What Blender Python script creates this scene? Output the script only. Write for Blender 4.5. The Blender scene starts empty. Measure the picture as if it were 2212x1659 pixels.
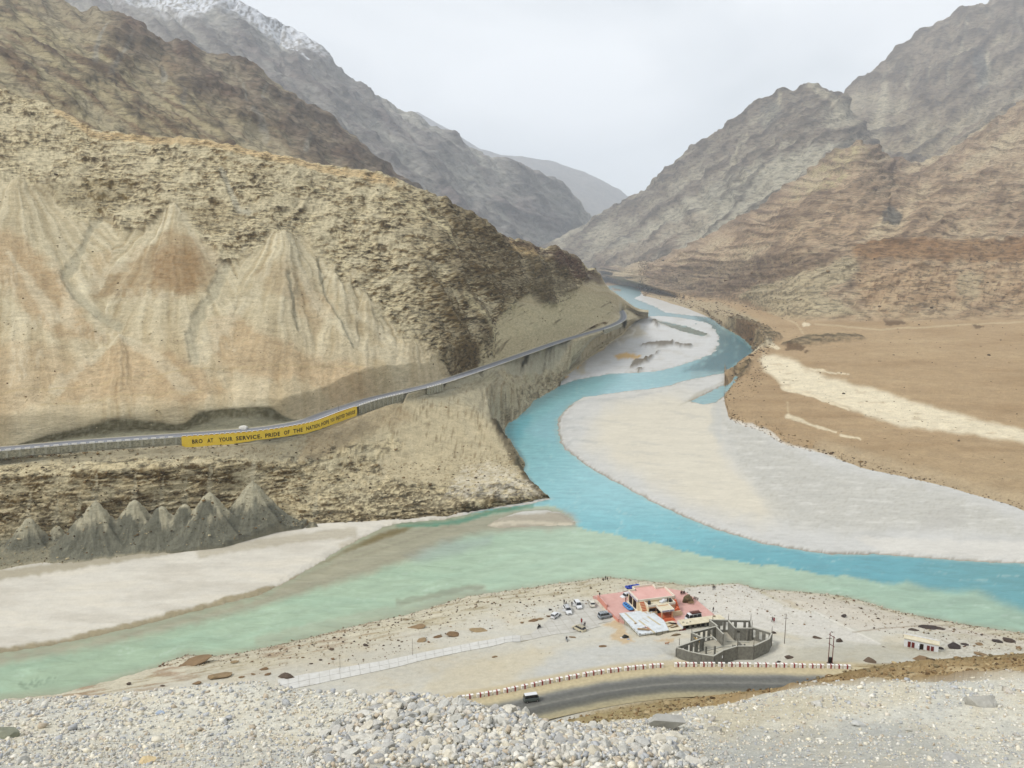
import bpy, bmesh, math, random
import numpy as np
from mathutils import Vector, Matrix, Euler

random.seed(7)
rng = np.random.default_rng(7)
SC = bpy.context.scene
COL = SC.collection
F32 = np.float32

# ------------------------------------------------------------------ camera
CZ = 116.0                      # eye height above the river (river level = 0)
FPX, CX0, CY0 = 1640.0, 1106.0, 829.5     # focal length and centre for a 2212 x 1659 picture
PT = math.atan(0.1594)          # looking down by 9 degrees
SP, CP = math.sin(PT), math.cos(PT)
cam_d = bpy.data.cameras.new('camera')
cam_d.sensor_width = 36.0
cam_d.lens = 36.0 * FPX / 2212.0
cam_d.clip_start = 0.5
cam_d.clip_end = 60000.0
cam = bpy.data.objects.new('camera', cam_d)
COL.objects.link(cam)
cam.location = (0, 0, CZ)
cam.rotation_euler = (math.radians(90) - PT, 0, 0)
SC.camera = cam

# ------------------------------------------------------------------ sky, sun, exposure
SUN_DIR = Vector((-0.62, -0.30, 0.72)).normalized()      # towards the veiled sun
world = bpy.data.worlds.new('World')
SC.world = world
world.use_nodes = True
wn, wl = world.node_tree.nodes, world.node_tree.links
wn.clear()
w_out = wn.new('ShaderNodeOutputWorld')
w_bg = wn.new('ShaderNodeBackground')
w_bg.inputs['Strength'].default_value = 0.1
w_sky = wn.new('ShaderNodeTexSky')
w_sky.sky_type = 'NISHITA'
w_sky.sun_disc = False
w_sky.sun_elevation = math.asin(SUN_DIR.z)
w_sky.sun_rotation = math.atan2(SUN_DIR.x, SUN_DIR.y)
w_sky.altitude = 3000
w_tc = wn.new('ShaderNodeTexCoord')
w_map = wn.new('ShaderNodeMapping')
w_map.inputs['Scale'].default_value = (1.0, 1.0, 2.2)
w_n = wn.new('ShaderNodeTexNoise')
w_n.inputs['Scale'].default_value = 3.2
w_n.inputs['Detail'].default_value = 6
w_n.inputs['Roughness'].default_value = 0.42
w_n.inputs['Distortion'].default_value = 0.5
w_r = wn.new('ShaderNodeValToRGB')
w_r.color_ramp.elements[0].position = 0.34
w_r.color_ramp.elements[0].color = (4.2, 4.36, 4.46, 1)
w_r.color_ramp.elements[1].position = 0.66
w_r.color_ramp.elements[1].color = (5.55, 5.62, 5.68, 1)
w_mix = wn.new('ShaderNodeMix')
w_mix.data_type = 'RGBA'
w_mix.inputs['Factor'].default_value = 0.93
wl.new(w_tc.outputs['Generated'], w_map.inputs['Vector'])
wl.new(w_map.outputs['Vector'], w_n.inputs['Vector'])
wl.new(w_n.outputs['Fac'], w_r.inputs['Fac'])
wl.new(w_sky.outputs['Color'], w_mix.inputs['A'])
wl.new(w_r.outputs['Color'], w_mix.inputs['B'])
wl.new(w_mix.outputs['Result'], w_bg.inputs['Color'])
wl.new(w_bg.outputs['Background'], w_out.inputs['Surface'])

sun_d = bpy.data.lights.new('sun', 'SUN')
sun_d.energy = 1.5
sun_d.angle = math.radians(12)
sun_d.color = (1.0, 0.96, 0.90)
sun = bpy.data.objects.new('sun', sun_d)
COL.objects.link(sun)
sun.rotation_euler = (-SUN_DIR).to_track_quat('-Z', 'Y').to_euler()

SC.cycles.volume_bounces = 2
SC.view_settings.view_transform = 'Standard'
SC.view_settings.look = 'None'
SC.view_settings.gamma = 1.0
SC.view_settings.use_curve_mapping = False
SC.view_settings.exposure = 1.06

# ------------------------------------------------------------------ picture -> world helpers
def elev(v):
    cy = (CY0 - np.asarray(v, float)) / FPX
    return (-SP + cy * CP) / (CP + cy * SP)

def azim(u, v):
    cy = (CY0 - np.asarray(v, float)) / FPX
    return ((np.asarray(u, float) - CX0) / FPX) / (CP + cy * SP)

def to_uv(a, e):
    cy = (SP + e * CP) / (CP - e * SP)
    v = CY0 - FPX * cy
    u = CX0 + FPX * a * (CP + cy * SP)
    return u, v

def W(u, v, z=None, Y=None):
    e = float(elev(v)); a = float(azim(u, v))
    if Y is None:
        Y = (z - CZ) / e
    return Vector((a * Y, Y, CZ + e * Y))

def lin(r, g, b, k=0.70):
    def f(c):
        c = c / 255.0
        return c / 12.92 if c <= 0.04045 else ((c + 0.055) / 1.055) ** 2.4
    return (f(r) * k, f(g) * k, f(b) * k)

def sstep(x, lo=0.0, hi=1.0):
    t = np.clip((x - lo) / (hi - lo), 0, 1)
    return t * t * (3 - 2 * t)

# ------------------------------------------------------------------ noise (numpy gradient noise)
_ang = np.random.default_rng(3).random((256, 256)).astype(F32) * 2 * np.pi
_gx, _gy = np.cos(_ang), np.sin(_ang)

def gn(x, y, seed=0):
    x = np.asarray(x, F32) + F32(seed * 17.31); y = np.asarray(y, F32) + F32(seed * 9.77)
    xi = np.floor(x); yi = np.floor(y)
    fx = x - xi; fy = y - yi
    xi = xi.astype(np.int32) & 255; yi = yi.astype(np.int32) & 255
    x1 = (xi + 1) & 255; y1 = (yi + 1) & 255
    u = fx * fx * fx * (fx * (fx * 6 - 15) + 10)
    v = fy * fy * fy * (fy * (fy * 6 - 15) + 10)
    a = _gx[xi, yi] * fx + _gy[xi, yi] * fy
    b = _gx[x1, yi] * (fx - 1) + _gy[x1, yi] * fy
    c = _gx[xi, y1] * fx + _gy[xi, y1] * (fy - 1)
    d = _gx[x1, y1] * (fx - 1) + _gy[x1, y1] * (fy - 1)
    return (a + u * (b - a) + v * ((c + u * (d - c)) - (a + u * (b - a)))) * F32(1.5)

def fbm(x, y, octv=4, seed=0, gain=0.5, ridged=False):
    s = 0; amp = 1.0; tot = 0
    for k in range(octv):
        n = gn(x, y, seed + k * 3)
        if ridged:
            n = 1 - 2.2 * np.abs(n)
        s = s + n * amp; tot += amp
        amp *= gain
        x = x * 2.03 + 5.3; y = y * 2.03 + 1.7
    return s / tot

# ------------------------------------------------------------------ plane geometry helpers
def seg_dist(x, y, pts, closed=False):
    """distance to a polyline, and the running parameter (segment + fraction) of the nearest point"""
    best = np.full(x.shape, 1e18, F32); par = np.zeros(x.shape, F32)
    n = len(pts)
    for i in range(n if closed else n - 1):
        ax, ay = pts[i]; bx, by = pts[(i + 1) % n]
        dx, dy = bx - ax, by - ay
        L2 = dx * dx + dy * dy + 1e-12
        t = np.clip(((x - ax) * dx + (y - ay) * dy) / L2, 0, 1)
        d = (x - ax - t * dx) ** 2 + (y - ay - t * dy) ** 2
        m = d < best
        best = np.where(m, d, best); par = np.where(m, i + t, par)
    return np.sqrt(best), par

def inside(x, y, pts):
    r = np.zeros(x.shape, bool)
    n = len(pts)
    for i in range(n):
        ax, ay = pts[i]; bx, by = pts[(i + 1) % n]
        if ay == by:
            continue
        c = ((ay > y) != (by > y)) & (x < (bx - ax) * (y - ay) / (by - ay) + ax)
        r ^= c
    return r

def sdist(x, y, pts):
    """positive outside the polygon"""
    d, _ = seg_dist(x, y, pts, True)
    return np.where(inside(x, y, pts), -d, d)

def poly_mask(U, V, pts, soft=8.0, rough=6.0, size=30.0, seed=11):
    """1 inside a patch, with a soft and ragged edge; evaluated only near the patch"""
    p = np.array(pts, float); m = soft + rough * 2 + 4
    out = np.zeros(U.shape, F32)
    w = (U > p[:, 0].min() - m) & (U < p[:, 0].max() + m) & (V > p[:, 1].min() - m) & (V < p[:, 1].max() + m)
    if w.any():
        uu, vv = U[w], V[w]
        d = sdist(uu, vv, pts) + rough * fbm(uu / size, vv / size, 4, seed, 0.6)
        out[w] = sstep(-d, -soft * 0.5, soft * 0.5)
    return out

def line_mask(U, V, pts, w0, w1=None, rough=2.0, size=14.0, seed=5):
    w1 = w0 if w1 is None else w1
    p = np.array(pts, float); m = max(w0, w1) * 2 + rough * 2 + 4
    out = np.zeros(U.shape, F32)
    w = (U > p[:, 0].min() - m) & (U < p[:, 0].max() + m) & (V > p[:, 1].min() - m) & (V < p[:, 1].max() + m)
    if w.any():
        uu, vv = U[w], V[w]
        n = rough * fbm(uu / size, vv / size, 3, seed)
        d, t = seg_dist(uu + n, vv + n, pts)
        wd = w0 + (w1 - w0) * t / (len(pts) - 1)
        out[w] = sstep(wd * 1.3 - d, 0, wd * 0.8)
    return out

def mixc(C, m, rgb):
    C += (np.asarray(rgb, F32) - C) * m[..., None]

# ------------------------------------------------------------------ objects and tags
def tag(o, label=None, cat=None, group=None, kind=None):
    if label: o['label'] = label
    if cat: o['category'] = cat
    if group: o['group'] = group
    if kind: o['kind'] = kind
    return o

def link(o, parent=None):
    COL.objects.link(o)
    if parent is not None:
        o.parent = parent
    return o

def grid_mesh(name, P, C=None, mat=None, smooth=True, attrs=None):
    """P: rows x cols x 3 -> one quad sheet"""
    r, c = P.shape[:2]
    me = bpy.data.meshes.new(name)
    nv = r * c; nf = (r - 1) * (c - 1)
    me.vertices.add(nv)
    me.vertices.foreach_set('co', np.ascontiguousarray(P, F32).reshape(-1))
    i = np.arange(r - 1)[:, None] * c + np.arange(c - 1)[None]
    q = np.stack([i, i + 1, i + 1 + c, i + c], -1).reshape(-1, 4)
    p00, p10, p01 = P[0, 0], P[0, 1], P[1, 0]
    if np.cross(p10 - p00, p01 - p00)[2] < 0:
        q = q[:, ::-1]
    me.loops.add(nf * 4)
    me.loops.foreach_set('vertex_index', np.ascontiguousarray(q, np.int32).reshape(-1))
    me.polygons.add(nf)
    me.polygons.foreach_set('loop_start', np.arange(nf, dtype=np.int32) * 4)
    me.update(calc_edges=True)
    if smooth:
        me.polygons.foreach_set('use_smooth', np.ones(nf, bool))
    if C is not None:
        at = me.color_attributes.new('Col', 'FLOAT_COLOR', 'POINT')
        cc = np.ones((nv, 4), F32); cc[:, :3] = np.clip(C.reshape(-1, 3), 0.005, 0.9)
        at.data.foreach_set('color', cc.reshape(-1))
    for k, arr in (attrs or {}).items():
        at = me.attributes.new(k, 'FLOAT', 'POINT')
        at.data.foreach_set('value', np.ascontiguousarray(arr, F32).reshape(-1))
    if mat: me.materials.append(mat)
    o = bpy.data.objects.new(name, me)
    return link(o)

def mesh_obj(name, verts, faces, mat=None, parent=None, colors=None, smooth=False):
    me = bpy.data.meshes.new(name)
    me.from_pydata([tuple(map(float, v)) for v in verts], [], faces)
    me.update()
    if mat: me.materials.append(mat)
    if smooth:
        me.polygons.foreach_set('use_smooth', np.ones(len(me.polygons), bool))
    if colors is not None:
        at = me.color_attributes.new('Col', 'FLOAT_COLOR', 'POINT')
        cc = np.ones((len(verts), 4), F32); cc[:, :3] = colors
        at.data.foreach_set('color', cc.reshape(-1))
    return link(bpy.data.objects.new(name, me), parent)

# ------------------------------------------------------------------ materials
def new_mat(name):
    m = bpy.data.materials.new(name); m.use_nodes = True
    nt = m.node_tree
    return m, nt, nt.nodes['Principled BSDF']

def terrain_mat(name, scales, bump=0.6, dist=0.5, contrast=0.35, stretch=(1, 1, 1), rough=0.95, fleck=None):
    """colour from the ground's own attribute, broken up by fine grain, with fine relief"""
    m, nt, b = new_mat(name)
    N, L = nt.nodes, nt.links
    at = N.new('ShaderNodeAttribute'); at.attribute_name = 'Col'
    tc = N.new('ShaderNodeTexCoord')
    mp = N.new('ShaderNodeMapping'); mp.inputs['Scale'].default_value = stretch
    L.new(tc.outputs['Object'], mp.inputs['Vector'])
    prev = None; hs = []
    for k, s in enumerate(scales):
        n = N.new('ShaderNodeTexNoise'); n.inputs['Scale'].default_value = s
        n.inputs['Detail'].default_value = 4; n.inputs['Roughness'].default_value = 0.65
        L.new(mp.outputs['Vector'], n.inputs['Vector'])
        hs.append(n.outputs['Fac'])
    add = hs[0]
    for h in hs[1:]:
        a = N.new('ShaderNodeMath'); a.operation = 'ADD'
        L.new(add, a.inputs[0]); L.new(h, a.inputs[1]); add = a.outputs[0]
    mr = N.new('ShaderNodeMapRange')
    n_ = len(scales)
    mr.inputs['From Min'].default_value = 0.33 * n_; mr.inputs['From Max'].default_value = 0.67 * n_
    mr.inputs['To Min'].default_value = 1 - contrast; mr.inputs['To Max'].default_value = 1 + contrast
    L.new(add, mr.inputs['Value'])
    mu = N.new('ShaderNodeVectorMath'); mu.operation = 'SCALE'
    L.new(at.outputs['Color'], mu.inputs[0]); L.new(mr.outputs['Result'], mu.inputs['Scale'])
    L.new(mu.outputs['Vector'], b.inputs['Base Color'])
    if fleck:        # dark flecks on rocky ground: rock through dust, crevice shade put into the colour
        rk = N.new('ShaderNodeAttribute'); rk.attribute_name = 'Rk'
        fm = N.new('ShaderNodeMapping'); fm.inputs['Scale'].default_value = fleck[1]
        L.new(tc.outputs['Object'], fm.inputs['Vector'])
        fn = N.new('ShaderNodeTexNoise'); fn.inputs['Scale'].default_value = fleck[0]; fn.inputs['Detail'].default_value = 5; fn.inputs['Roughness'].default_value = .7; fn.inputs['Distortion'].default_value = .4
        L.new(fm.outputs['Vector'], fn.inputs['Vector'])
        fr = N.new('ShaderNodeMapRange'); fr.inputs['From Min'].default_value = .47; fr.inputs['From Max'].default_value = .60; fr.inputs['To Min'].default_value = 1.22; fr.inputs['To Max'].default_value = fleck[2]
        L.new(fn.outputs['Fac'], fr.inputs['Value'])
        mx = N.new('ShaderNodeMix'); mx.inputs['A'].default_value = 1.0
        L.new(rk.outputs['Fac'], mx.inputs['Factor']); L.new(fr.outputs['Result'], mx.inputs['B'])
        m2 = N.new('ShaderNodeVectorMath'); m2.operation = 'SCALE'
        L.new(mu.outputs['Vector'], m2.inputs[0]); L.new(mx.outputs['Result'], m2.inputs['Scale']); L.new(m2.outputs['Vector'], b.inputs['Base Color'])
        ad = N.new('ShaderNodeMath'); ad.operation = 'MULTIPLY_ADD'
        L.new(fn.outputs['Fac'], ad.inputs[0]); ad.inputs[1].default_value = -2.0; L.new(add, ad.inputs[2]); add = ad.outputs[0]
    b.inputs['Roughness'].default_value = rough
    b.inputs['Specular IOR Level'].default_value = 0.15
    bp = N.new('ShaderNodeBump'); bp.inputs['Strength'].default_value = bump; bp.inputs['Distance'].default_value = dist
    L.new(add, bp.inputs['Height']); L.new(bp.outputs['Normal'], b.inputs['Normal'])
    return m

def flat_mat(name, rgb, rough=0.7, var=0.12, scale=3.0, metallic=0.0, bump=0.0, spec=0.3, k=0.70, dirt=None):
    m, nt, b = new_mat(name)
    N, L = nt.nodes, nt.links
    c = lin(*rgb, k=k)
    n = N.new('ShaderNodeTexNoise'); n.inputs['Scale'].default_value = scale
    n.inputs['Detail'].default_value = 6; n.inputs['Roughness'].default_value = 0.65
    tc = N.new('ShaderNodeTexCoord'); L.new(tc.outputs['Object'], n.inputs['Vector'])
    r = N.new('ShaderNodeValToRGB')
    r.color_ramp.elements[0].position = 0.3; r.color_ramp.elements[1].position = 0.7
    lo = lin(*dirt, k=k) if dirt else tuple(x * (1 - var) for x in c)
    r.color_ramp.elements[0].color = (*lo, 1)
    r.color_ramp.elements[1].color = (*[min(.85, x * (1 + var)) for x in c], 1)
    L.new(n.outputs['Fac'], r.inputs['Fac']); L.new(r.outputs['Color'], b.inputs['Base Color'])
    b.inputs['Roughness'].default_value = rough; b.inputs['Metallic'].default_value = metallic
    b.inputs['Specular IOR Level'].default_value = spec
    if bump:
        bp = N.new('ShaderNodeBump'); bp.inputs['Strength'].default_value = bump; bp.inputs['Distance'].default_value = 0.05
        L.new(n.outputs['Fac'], bp.inputs['Height']); L.new(bp.outputs['Normal'], b.inputs['Normal'])
    return m
# ================================================================== THE LAND
CELL = 2.75            # ground mesh cell, in picture units at the distance where it stands

def acols(u0, u1, cell=CELL):
    a0, a1 = (u0 - CX0) / FPX, (u1 - CX0) / FPX
    n = int((u1 - u0) / cell)
    return np.linspace(a0, a1, n)

def line(pts, A, smooth=0):
    """a line in the landscape given as (u, v, ('z'|'Y', value)); returns Y and elevation for each azimuth"""
    a = []; Yv = []; E = []
    for p in pts:
        u, v, (mode, val) = p
        e = float(elev(v)); aa = float(azim(u, v))
        a.append(aa); E.append(e)
        Yv.append((val - CZ) / e if mode == 'z' else val)
    a = np.array(a); o = np.argsort(a)
    return np.interp(A, a[o], np.array(Yv)[o]), np.interp(A, a[o], np.array(E)[o])

def vline(pts, A):
    """only the elevation of a line (u, v)"""
    a = np.array([float(azim(u, v)) for u, v in pts]); e = np.array([float(elev(v)) for u, v in pts])
    o = np.argsort(a)
    return np.interp(A, a[o], e[o])

def soften(c, sy=30.0, se=0.0, cell=None):
    """round off the kinks of a line along its run (widths in picture units)"""
    def g(x, w):
        if w <= 0: return x
        k = max(1, int(w / (cell or CELL)))
        t = np.arange(-3 * k, 3 * k + 1); ker = np.exp(-(t / k) ** 2 / 2); ker /= ker.sum()
        return np.convolve(np.pad(x, 3 * k, mode='edge'), ker, 'valid')
    return np.exp(g(np.log(c[0]), sy)), g(c[1], se)

def up_slope(prev, E, s):
    """the line seen at elevation E on a slope s rising away from the line prev"""
    Y0, E0 = prev
    z0 = CZ + E0 * Y0
    d = np.maximum(s - E, 0.06)
    Y = np.maximum((CZ - z0 + s * Y0) / d, Y0 + 2)
    return Y, (z0 + s * (Y - Y0) - CZ) / Y

def loft(curves, rows, A, smooth=0):
    Ys, Es = [], []
    for k in range(len(curves) - 1):
        (Y0, E0), (Y1, E1) = curves[k], curves[k + 1]
        n = rows[k]
        t = (np.arange(n) / n)[:, None]
        z0, z1 = E0 * Y0, E1 * Y1
        Y = Y0 + (Y1 - Y0) * t; z = z0 + (z1 - z0) * t
        Ys.append(Y); Es.append(z / Y)
    Ys.append(curves[-1][0][None]); Es.append(curves[-1][1][None])
    Y = np.concatenate(Ys); E = np.concatenate(Es)
    z = CZ + E * Y
    for _ in range(smooth):
        for arr in (Y, z):
            arr[1:-1] = 0.25 * arr[:-2] + 0.5 * arr[1:-1] + 0.25 * arr[2:]
    E = (z - CZ) / Y
    P = np.stack([A[None] * Y, Y, z], -1)
    U, V = to_uv(np.broadcast_to(A[None], Y.shape), E)
    return P, U.astype(F32), V.astype(F32)

def normals(P):
    du = np.gradient(P, axis=1); dv = np.gradient(P, axis=0)
    n = np.cross(du, dv)
    n /= np.linalg.norm(n, axis=-1, keepdims=True) + 1e-9
    n *= np.sign(n[..., 2:3] + 1e-9)
    return n

def displace(P, h_px, N=None):
    """push the surface out by h picture units at its distance"""
    if N is None: N = normals(P)
    return P + N * (h_px * P[..., 1] / FPX)[..., None]

# ------------------------------------------------------------------ shorelines (picture points on the water level)
SHORE = [(-420, 1485), (0, 1411), (100, 1396), (200, 1376), (300, 1353), (400, 1326), (500, 1301), (560, 1286), (610, 1262),
 (672, 1228), (700, 1210), (735, 1188), (780, 1163), (830, 1138), (870, 1129), (960, 1123), (1050, 1101), (1150, 1088), (1188, 1078),
 (1165, 1060), (1150, 1047), (1130, 1022), (1131, 1000), (1110, 970), (1098, 950), (1088, 930), (1097, 912), (1115, 905), (1128, 893),
 (1140, 880), (1156, 864), (1180, 850), (1208, 834), (1240, 822), (1316, 808), (1369, 806), (1421, 802), (1464, 791), (1508, 777),
 (1537, 766), (1548, 756), (1554, 744), (1553, 727), (1548, 715), (1537, 703), (1527, 696), (1490, 689), (1455, 684), (1421, 682),
 (1403, 683), (1392, 686), (1376, 683), (1364, 668), (1367, 661), (1358, 652), (1343, 642), (1327, 631), (1314, 622), (1316, 617), (1351, 615),
 (1383, 624), (1383, 637), (1369, 645), (1390, 654), (1414, 663), (1436, 675), (1473, 680), (1532, 686), (1560, 704), (1577, 715),
 (1596, 725), (1612, 737), (1626, 750), (1624, 762), (1610, 776), (1594, 784), (1591, 797), (1560, 806), (1508, 816), (1473, 823),
 (1450, 832), (1400, 840), (1350, 845), (1260, 858), (1240, 868), (1220, 885), (1205, 905), (1205, 935), (1215, 965), (1245, 990),
 (1280, 1015), (1320, 1036), (1400, 1080), (1480, 1118), (1550, 1145), (1650, 1175), (1750, 1192), (1800, 1198), (1900, 1198),
 (1990, 1205), (2100, 1213), (2212, 1218), (2700, 1235), (2900, 1500), (2212, 1372), (2100, 1355), (2010, 1340), (1920, 1320),
 (1860, 1300), (1800, 1288), (1720, 1281), (1640, 1276), (1597, 1263), (1490, 1268), (1440, 1262), (1360, 1255), (1310, 1250),
 (1260, 1256), (1200, 1263), (1150, 1271), (1060, 1284), (1000, 1291), (960, 1305), (870, 1331), (800, 1346), (700, 1371), (640, 1386),
 (520, 1413), (450, 1419), (400, 1416), (380, 1426), (330, 1446), (240, 1471), (130, 1501), (0, 1513), (-420, 1600)]
POOL = [(1592, 806), (1578, 828), (1560, 834), (1520, 854), (1493, 868), (1520, 873), (1546, 868), (1568, 850), (1588, 826)]
POND = [(1415, 693), (1438, 696), (1473, 704), (1505, 714), (1532, 723), (1516, 725), (1473, 715), (1438, 701)]
SPIT = [(1050, 1136), (1080, 1118), (1130, 1105), (1180, 1101), (1210, 1108), (1243, 1128), (1238, 1134), (1150, 1137), (1080, 1141)]

def plan(pts, z=0.0):
    return [(W(u, v, z=z).x, W(u, v, z=z).y) for u, v in pts]
SHORE_P, POOL_P, POND_P, SPIT_P = plan(SHORE), plan(POOL), plan(POND), plan(SPIT)

def water_sd(x, y):
    """distance to the water's edge in metres, positive on land; ragged in proportion to distance"""
    shp = x.shape; x = x.reshape(-1).astype(F32); y = y.reshape(-1).astype(F32)
    s = np.clip(y / 400, 0.4, 6)
    q = np.log(np.maximum(y, 10)) * 60; p = x / np.maximum(y, 1) * 60
    n = (fbm(p, q, 4, 21, 0.6) * 2.2 + fbm(p * 6, q * 6, 2, 22) * 0.7) * s
    d = sdist(x, y, SHORE_P)
    d = np.minimum(d, sdist(x, y, POOL_P)); d = np.minimum(d, sdist(x, y, POND_P))
    d = np.maximum(d, -sdist(x, y, SPIT_P))
    return (d + n).reshape(shp)

# ------------------------------------------------------------------ roads (picture points, level of the deck)
ROAD1 = [(-420, 1006), (-200, 989), (0, 971), (159, 957), (264, 949.5), (373, 942), (463, 936), (552, 929), (610, 921), (664, 910), (717, 891), (753, 879),
 (807, 862), (878, 845), (950, 827), (1050, 794), (1130, 766), (1210, 738), (1270, 720), (1310, 708), (1334, 698), (1346, 690), (1348, 681),
 (1343, 671), (1333, 662), (1327, 655), (1330, 648)]
ROAD1_Z = [36.0] * 14 + [36.5, 37, 37, 37.5, 37.5, 38, 38, 38, 38, 38, 38, 37, 36]
ROAD1_Z = ROAD1_Z[:len(ROAD1)]
R1 = [W(u, v, z=z) for (u, v), z in zip(ROAD1, ROAD1_Z)]
R1_P = [(p.x, p.y) for p in R1]
ROAD2_BAR = [(-100, 1660), (500, 1588), (850, 1533), (985, 1514), (1050, 1504), (1100, 1495), (1160, 1482), (1230, 1468), (1300, 1456), (1380, 1446),
 (1450, 1441), (1550, 1440), (1650, 1441), (1750, 1443), (1830, 1445), (1950, 1452), (2100, 1466)]
ROAD2_Z = 16.0
R2B = [W(u, v, z=ROAD2_Z) for u, v in ROAD2_BAR]
R2B_P = [(p.x, p.y) for p in R2B]

def smooth_path(pts, n=8):
    out = []
    m = len(pts)
    for i in range(m - 1):
        p0, p1, p2, p3 = pts[max(i - 1, 0)], pts[i], pts[i + 1], pts[min(i + 2, m - 1)]
        for k in range(n):
            t = k / n
            out.append(0.5 * ((2 * p1) + (p2 - p0) * t + (2 * p0 - 5 * p1 + 4 * p2 - p3) * t * t + (3 * p1 - p0 - 3 * p2 + p3) * t ** 3))
    out.append(pts[-1].copy())
    return out

# ------------------------------------------------------------------ 1. left hill with its road bench, cliff and promontory
A = acols(-400, 1400)
zc = lambda z: ('z', z)
yc = lambda y: ('Y', y)
C0 = line([(-400, 1320, zc(-1)), (0, 1262, zc(-1)), (300, 1214, zc(-1)), (480, 1194, zc(-1)), (600, 1164, zc(-2)), (700, 1150, zc(-2)), (820, 1140, zc(-2)),
 (960, 1128, zc(-2)), (1050, 1107, zc(-2)), (1150, 1095, zc(-2)), (1190, 1084, zc(-2)), (1204, 1060, zc(-2)), (1208, 840, zc(-1)), (1216, 822, zc(-1)),
 (1236, 806, zc(-1)), (1300, 762, zc(-1)), (1345, 727, zc(-1)), (1366, 702, zc(-1)), (1380, 690, zc(-1)), (1400, 687, zc(-1))], A)
C1 = line([(-400, 1215, zc(5)), (0, 1166, zc(5)), (300, 1132, zc(5)), (480, 1118, zc(5)), (600, 1110, zc(4)), (700, 1116, zc(3)), (820, 1108, zc(3)),
 (960, 1100, zc(3)), (1050, 1085, zc(3)), (1150, 1074, zc(2)), (1190, 1066, zc(2)), (1204, 1050, zc(2)), (1208, 830, zc(3)), (1216, 812, zc(3)),
 (1240, 794, zc(3)), (1300, 752, zc(3)), (1345, 720, zc(3)), (1366, 697, zc(3)), (1400, 685, zc(0.5))], A)
C2 = line([(-400, 1050, zc(28)), (0, 1030, zc(28)), (300, 1014, zc(28)), (480, 1002, zc(27)), (560, 1000, zc(24)), (640, 1010, zc(19)), (720, 1015, zc(15)), (820, 1005, zc(12)),
 (960, 995, zc(10)), (1050, 985, zc(9)), (1095, 975, zc(8)), (1140, 962, zc(8)), (1190, 940, zc(9)), (1212, 806, zc(8)), (1245, 784, zc(9)), (1300, 745, zc(9)),
 (1345, 715, zc(9)), (1366, 695, zc(8)), (1400, 684, zc(1))], A)
C2b = line([(-400, 1028, zc(30)), (0, 1000, zc(30.5)), (300, 982, zc(30.5)), (400, 976, zc(30.5)), (480, 968, zc(30.5)), (560, 960, zc(30)), (664, 944, zc(30)), (720, 932, zc(30)), (772, 912, zc(31)), (850, 878, zc(32)), (920, 852, zc(32)),
 (1000, 838, zc(30)), (1100, 822, zc(25)), (1190, 792, zc(24)), (1245, 766, zc(22)), (1300, 735, zc(22)), (1345, 710, zc(22)), (1366, 693, zc(18)), (1400, 683, zc(1.2))], A)
C3 = line([(u, v + 5, zc(z)) for (u, v), z in list(zip(ROAD1, ROAD1_Z))[:21]] + [(1352, 692, zc(34)), (1366, 689, zc(28)), (1380, 685, zc(12)), (1400, 682, zc(1.5))], A)
C4 = line([(u, v - 8, zc(z + .3)) for (u, v), z in list(zip(ROAD1, ROAD1_Z))[:20]] + [ (1334, 682, zc(38)), (1352, 680, zc(36)), (1366, 676, zc(26)), (1380, 681, zc(12)), (1400, 681, zc(1.8))], A)
C5 = line([(-400, 955, zc(45)), (0, 921, zc(45)), (100, 911, zc(45)), (250, 899, zc(45)), (400, 892, zc(45)), (480, 882, zc(45)), (560, 877, zc(45)), (615, 882, zc(43)), (664, 886, zc(40)),
 (717, 872, zc(40)), (753, 857, zc(41)), (807, 842, zc(41)), (878, 824, zc(41)), (950, 806, zc(42)), (1050, 776, zc(42)), (1130, 749, zc(42)), (1210, 724, zc(43)), (1270, 705, zc(43)), (1310, 694, zc(43)), (1334, 668, zc(44)),
 (1352, 668, zc(36)), (1366, 671, zc(24)), (1380, 679, zc(12)), (1400, 680, zc(2))], A)
def ease(x, u0, u1, s0, s1):
    return s0 + (s1 - s0) * sstep(x, u0, u1)
uA = A * FPX + CX0
C5 = soften(C5, 14, 0)
C6 = up_slope(C5, vline([(-400, 860), (0, 820), (200, 810), (400, 810), (600, 820), (750, 800), (850, 778), (950, 760), (1050, 735), (1150, 705), (1250, 685), (1310, 672), (1334, 655), (1352, 663), (1380, 677), (1400, 679)], A),
 ease(uA, 700, 1000, .30, .62))
C6 = soften(C6, 26, 8)
C7 = up_slope(C6, vline([(-400, 700), (0, 660), (200, 650), (400, 640), (600, 650), (750, 660), (850, 660), (950, 660), (1050, 665), (1150, 655), (1250, 645), (1310, 645), (1334, 648), (1352, 660), (1380, 676), (1400, 678)], A),
 ease(uA, 700, 1000, .46, .66))
C7 = soften(C7, 30, 8)
C8 = up_slope(C7, vline([(-400, 420), (0, 420), (200, 450), (400, 455), (600, 500), (750, 540), (850, 560), (950, 570), (1050, 590), (1150, 600), (1250, 612), (1310, 628), (1334, 643), (1352, 657), (1380, 675), (1400, 677)], A),
 ease(uA, 600, 1000, .60, .68))
RIDGE_L = [(-400, 60), (-200, 120), (-60, 165), (0, 195), (100, 228), (190, 280), (300, 300), (420, 305), (500, 318), (600, 340), (700, 355), (780, 372), (850, 388), (900, 410), (960, 440), (1010, 470),
 (1060, 500), (1090, 520), (1150, 535), (1200, 546), (1250, 570), (1282, 584), (1298, 600), (1305, 613), (1316, 628), (1334, 641), (1352, 655), (1380, 674), (1400, 676)]
C9 = up_slope(C8, vline(RIDGE_L, A), ease(uA, 600, 1000, .64, .62))
C8 = soften(C8, 30, 8); C9 = soften(C9, 30, 0)
C9b = (C9[0] + 40, (C9[1] * C9[0] + 2) / (C9[0] + 40) * 0.985)
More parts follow.
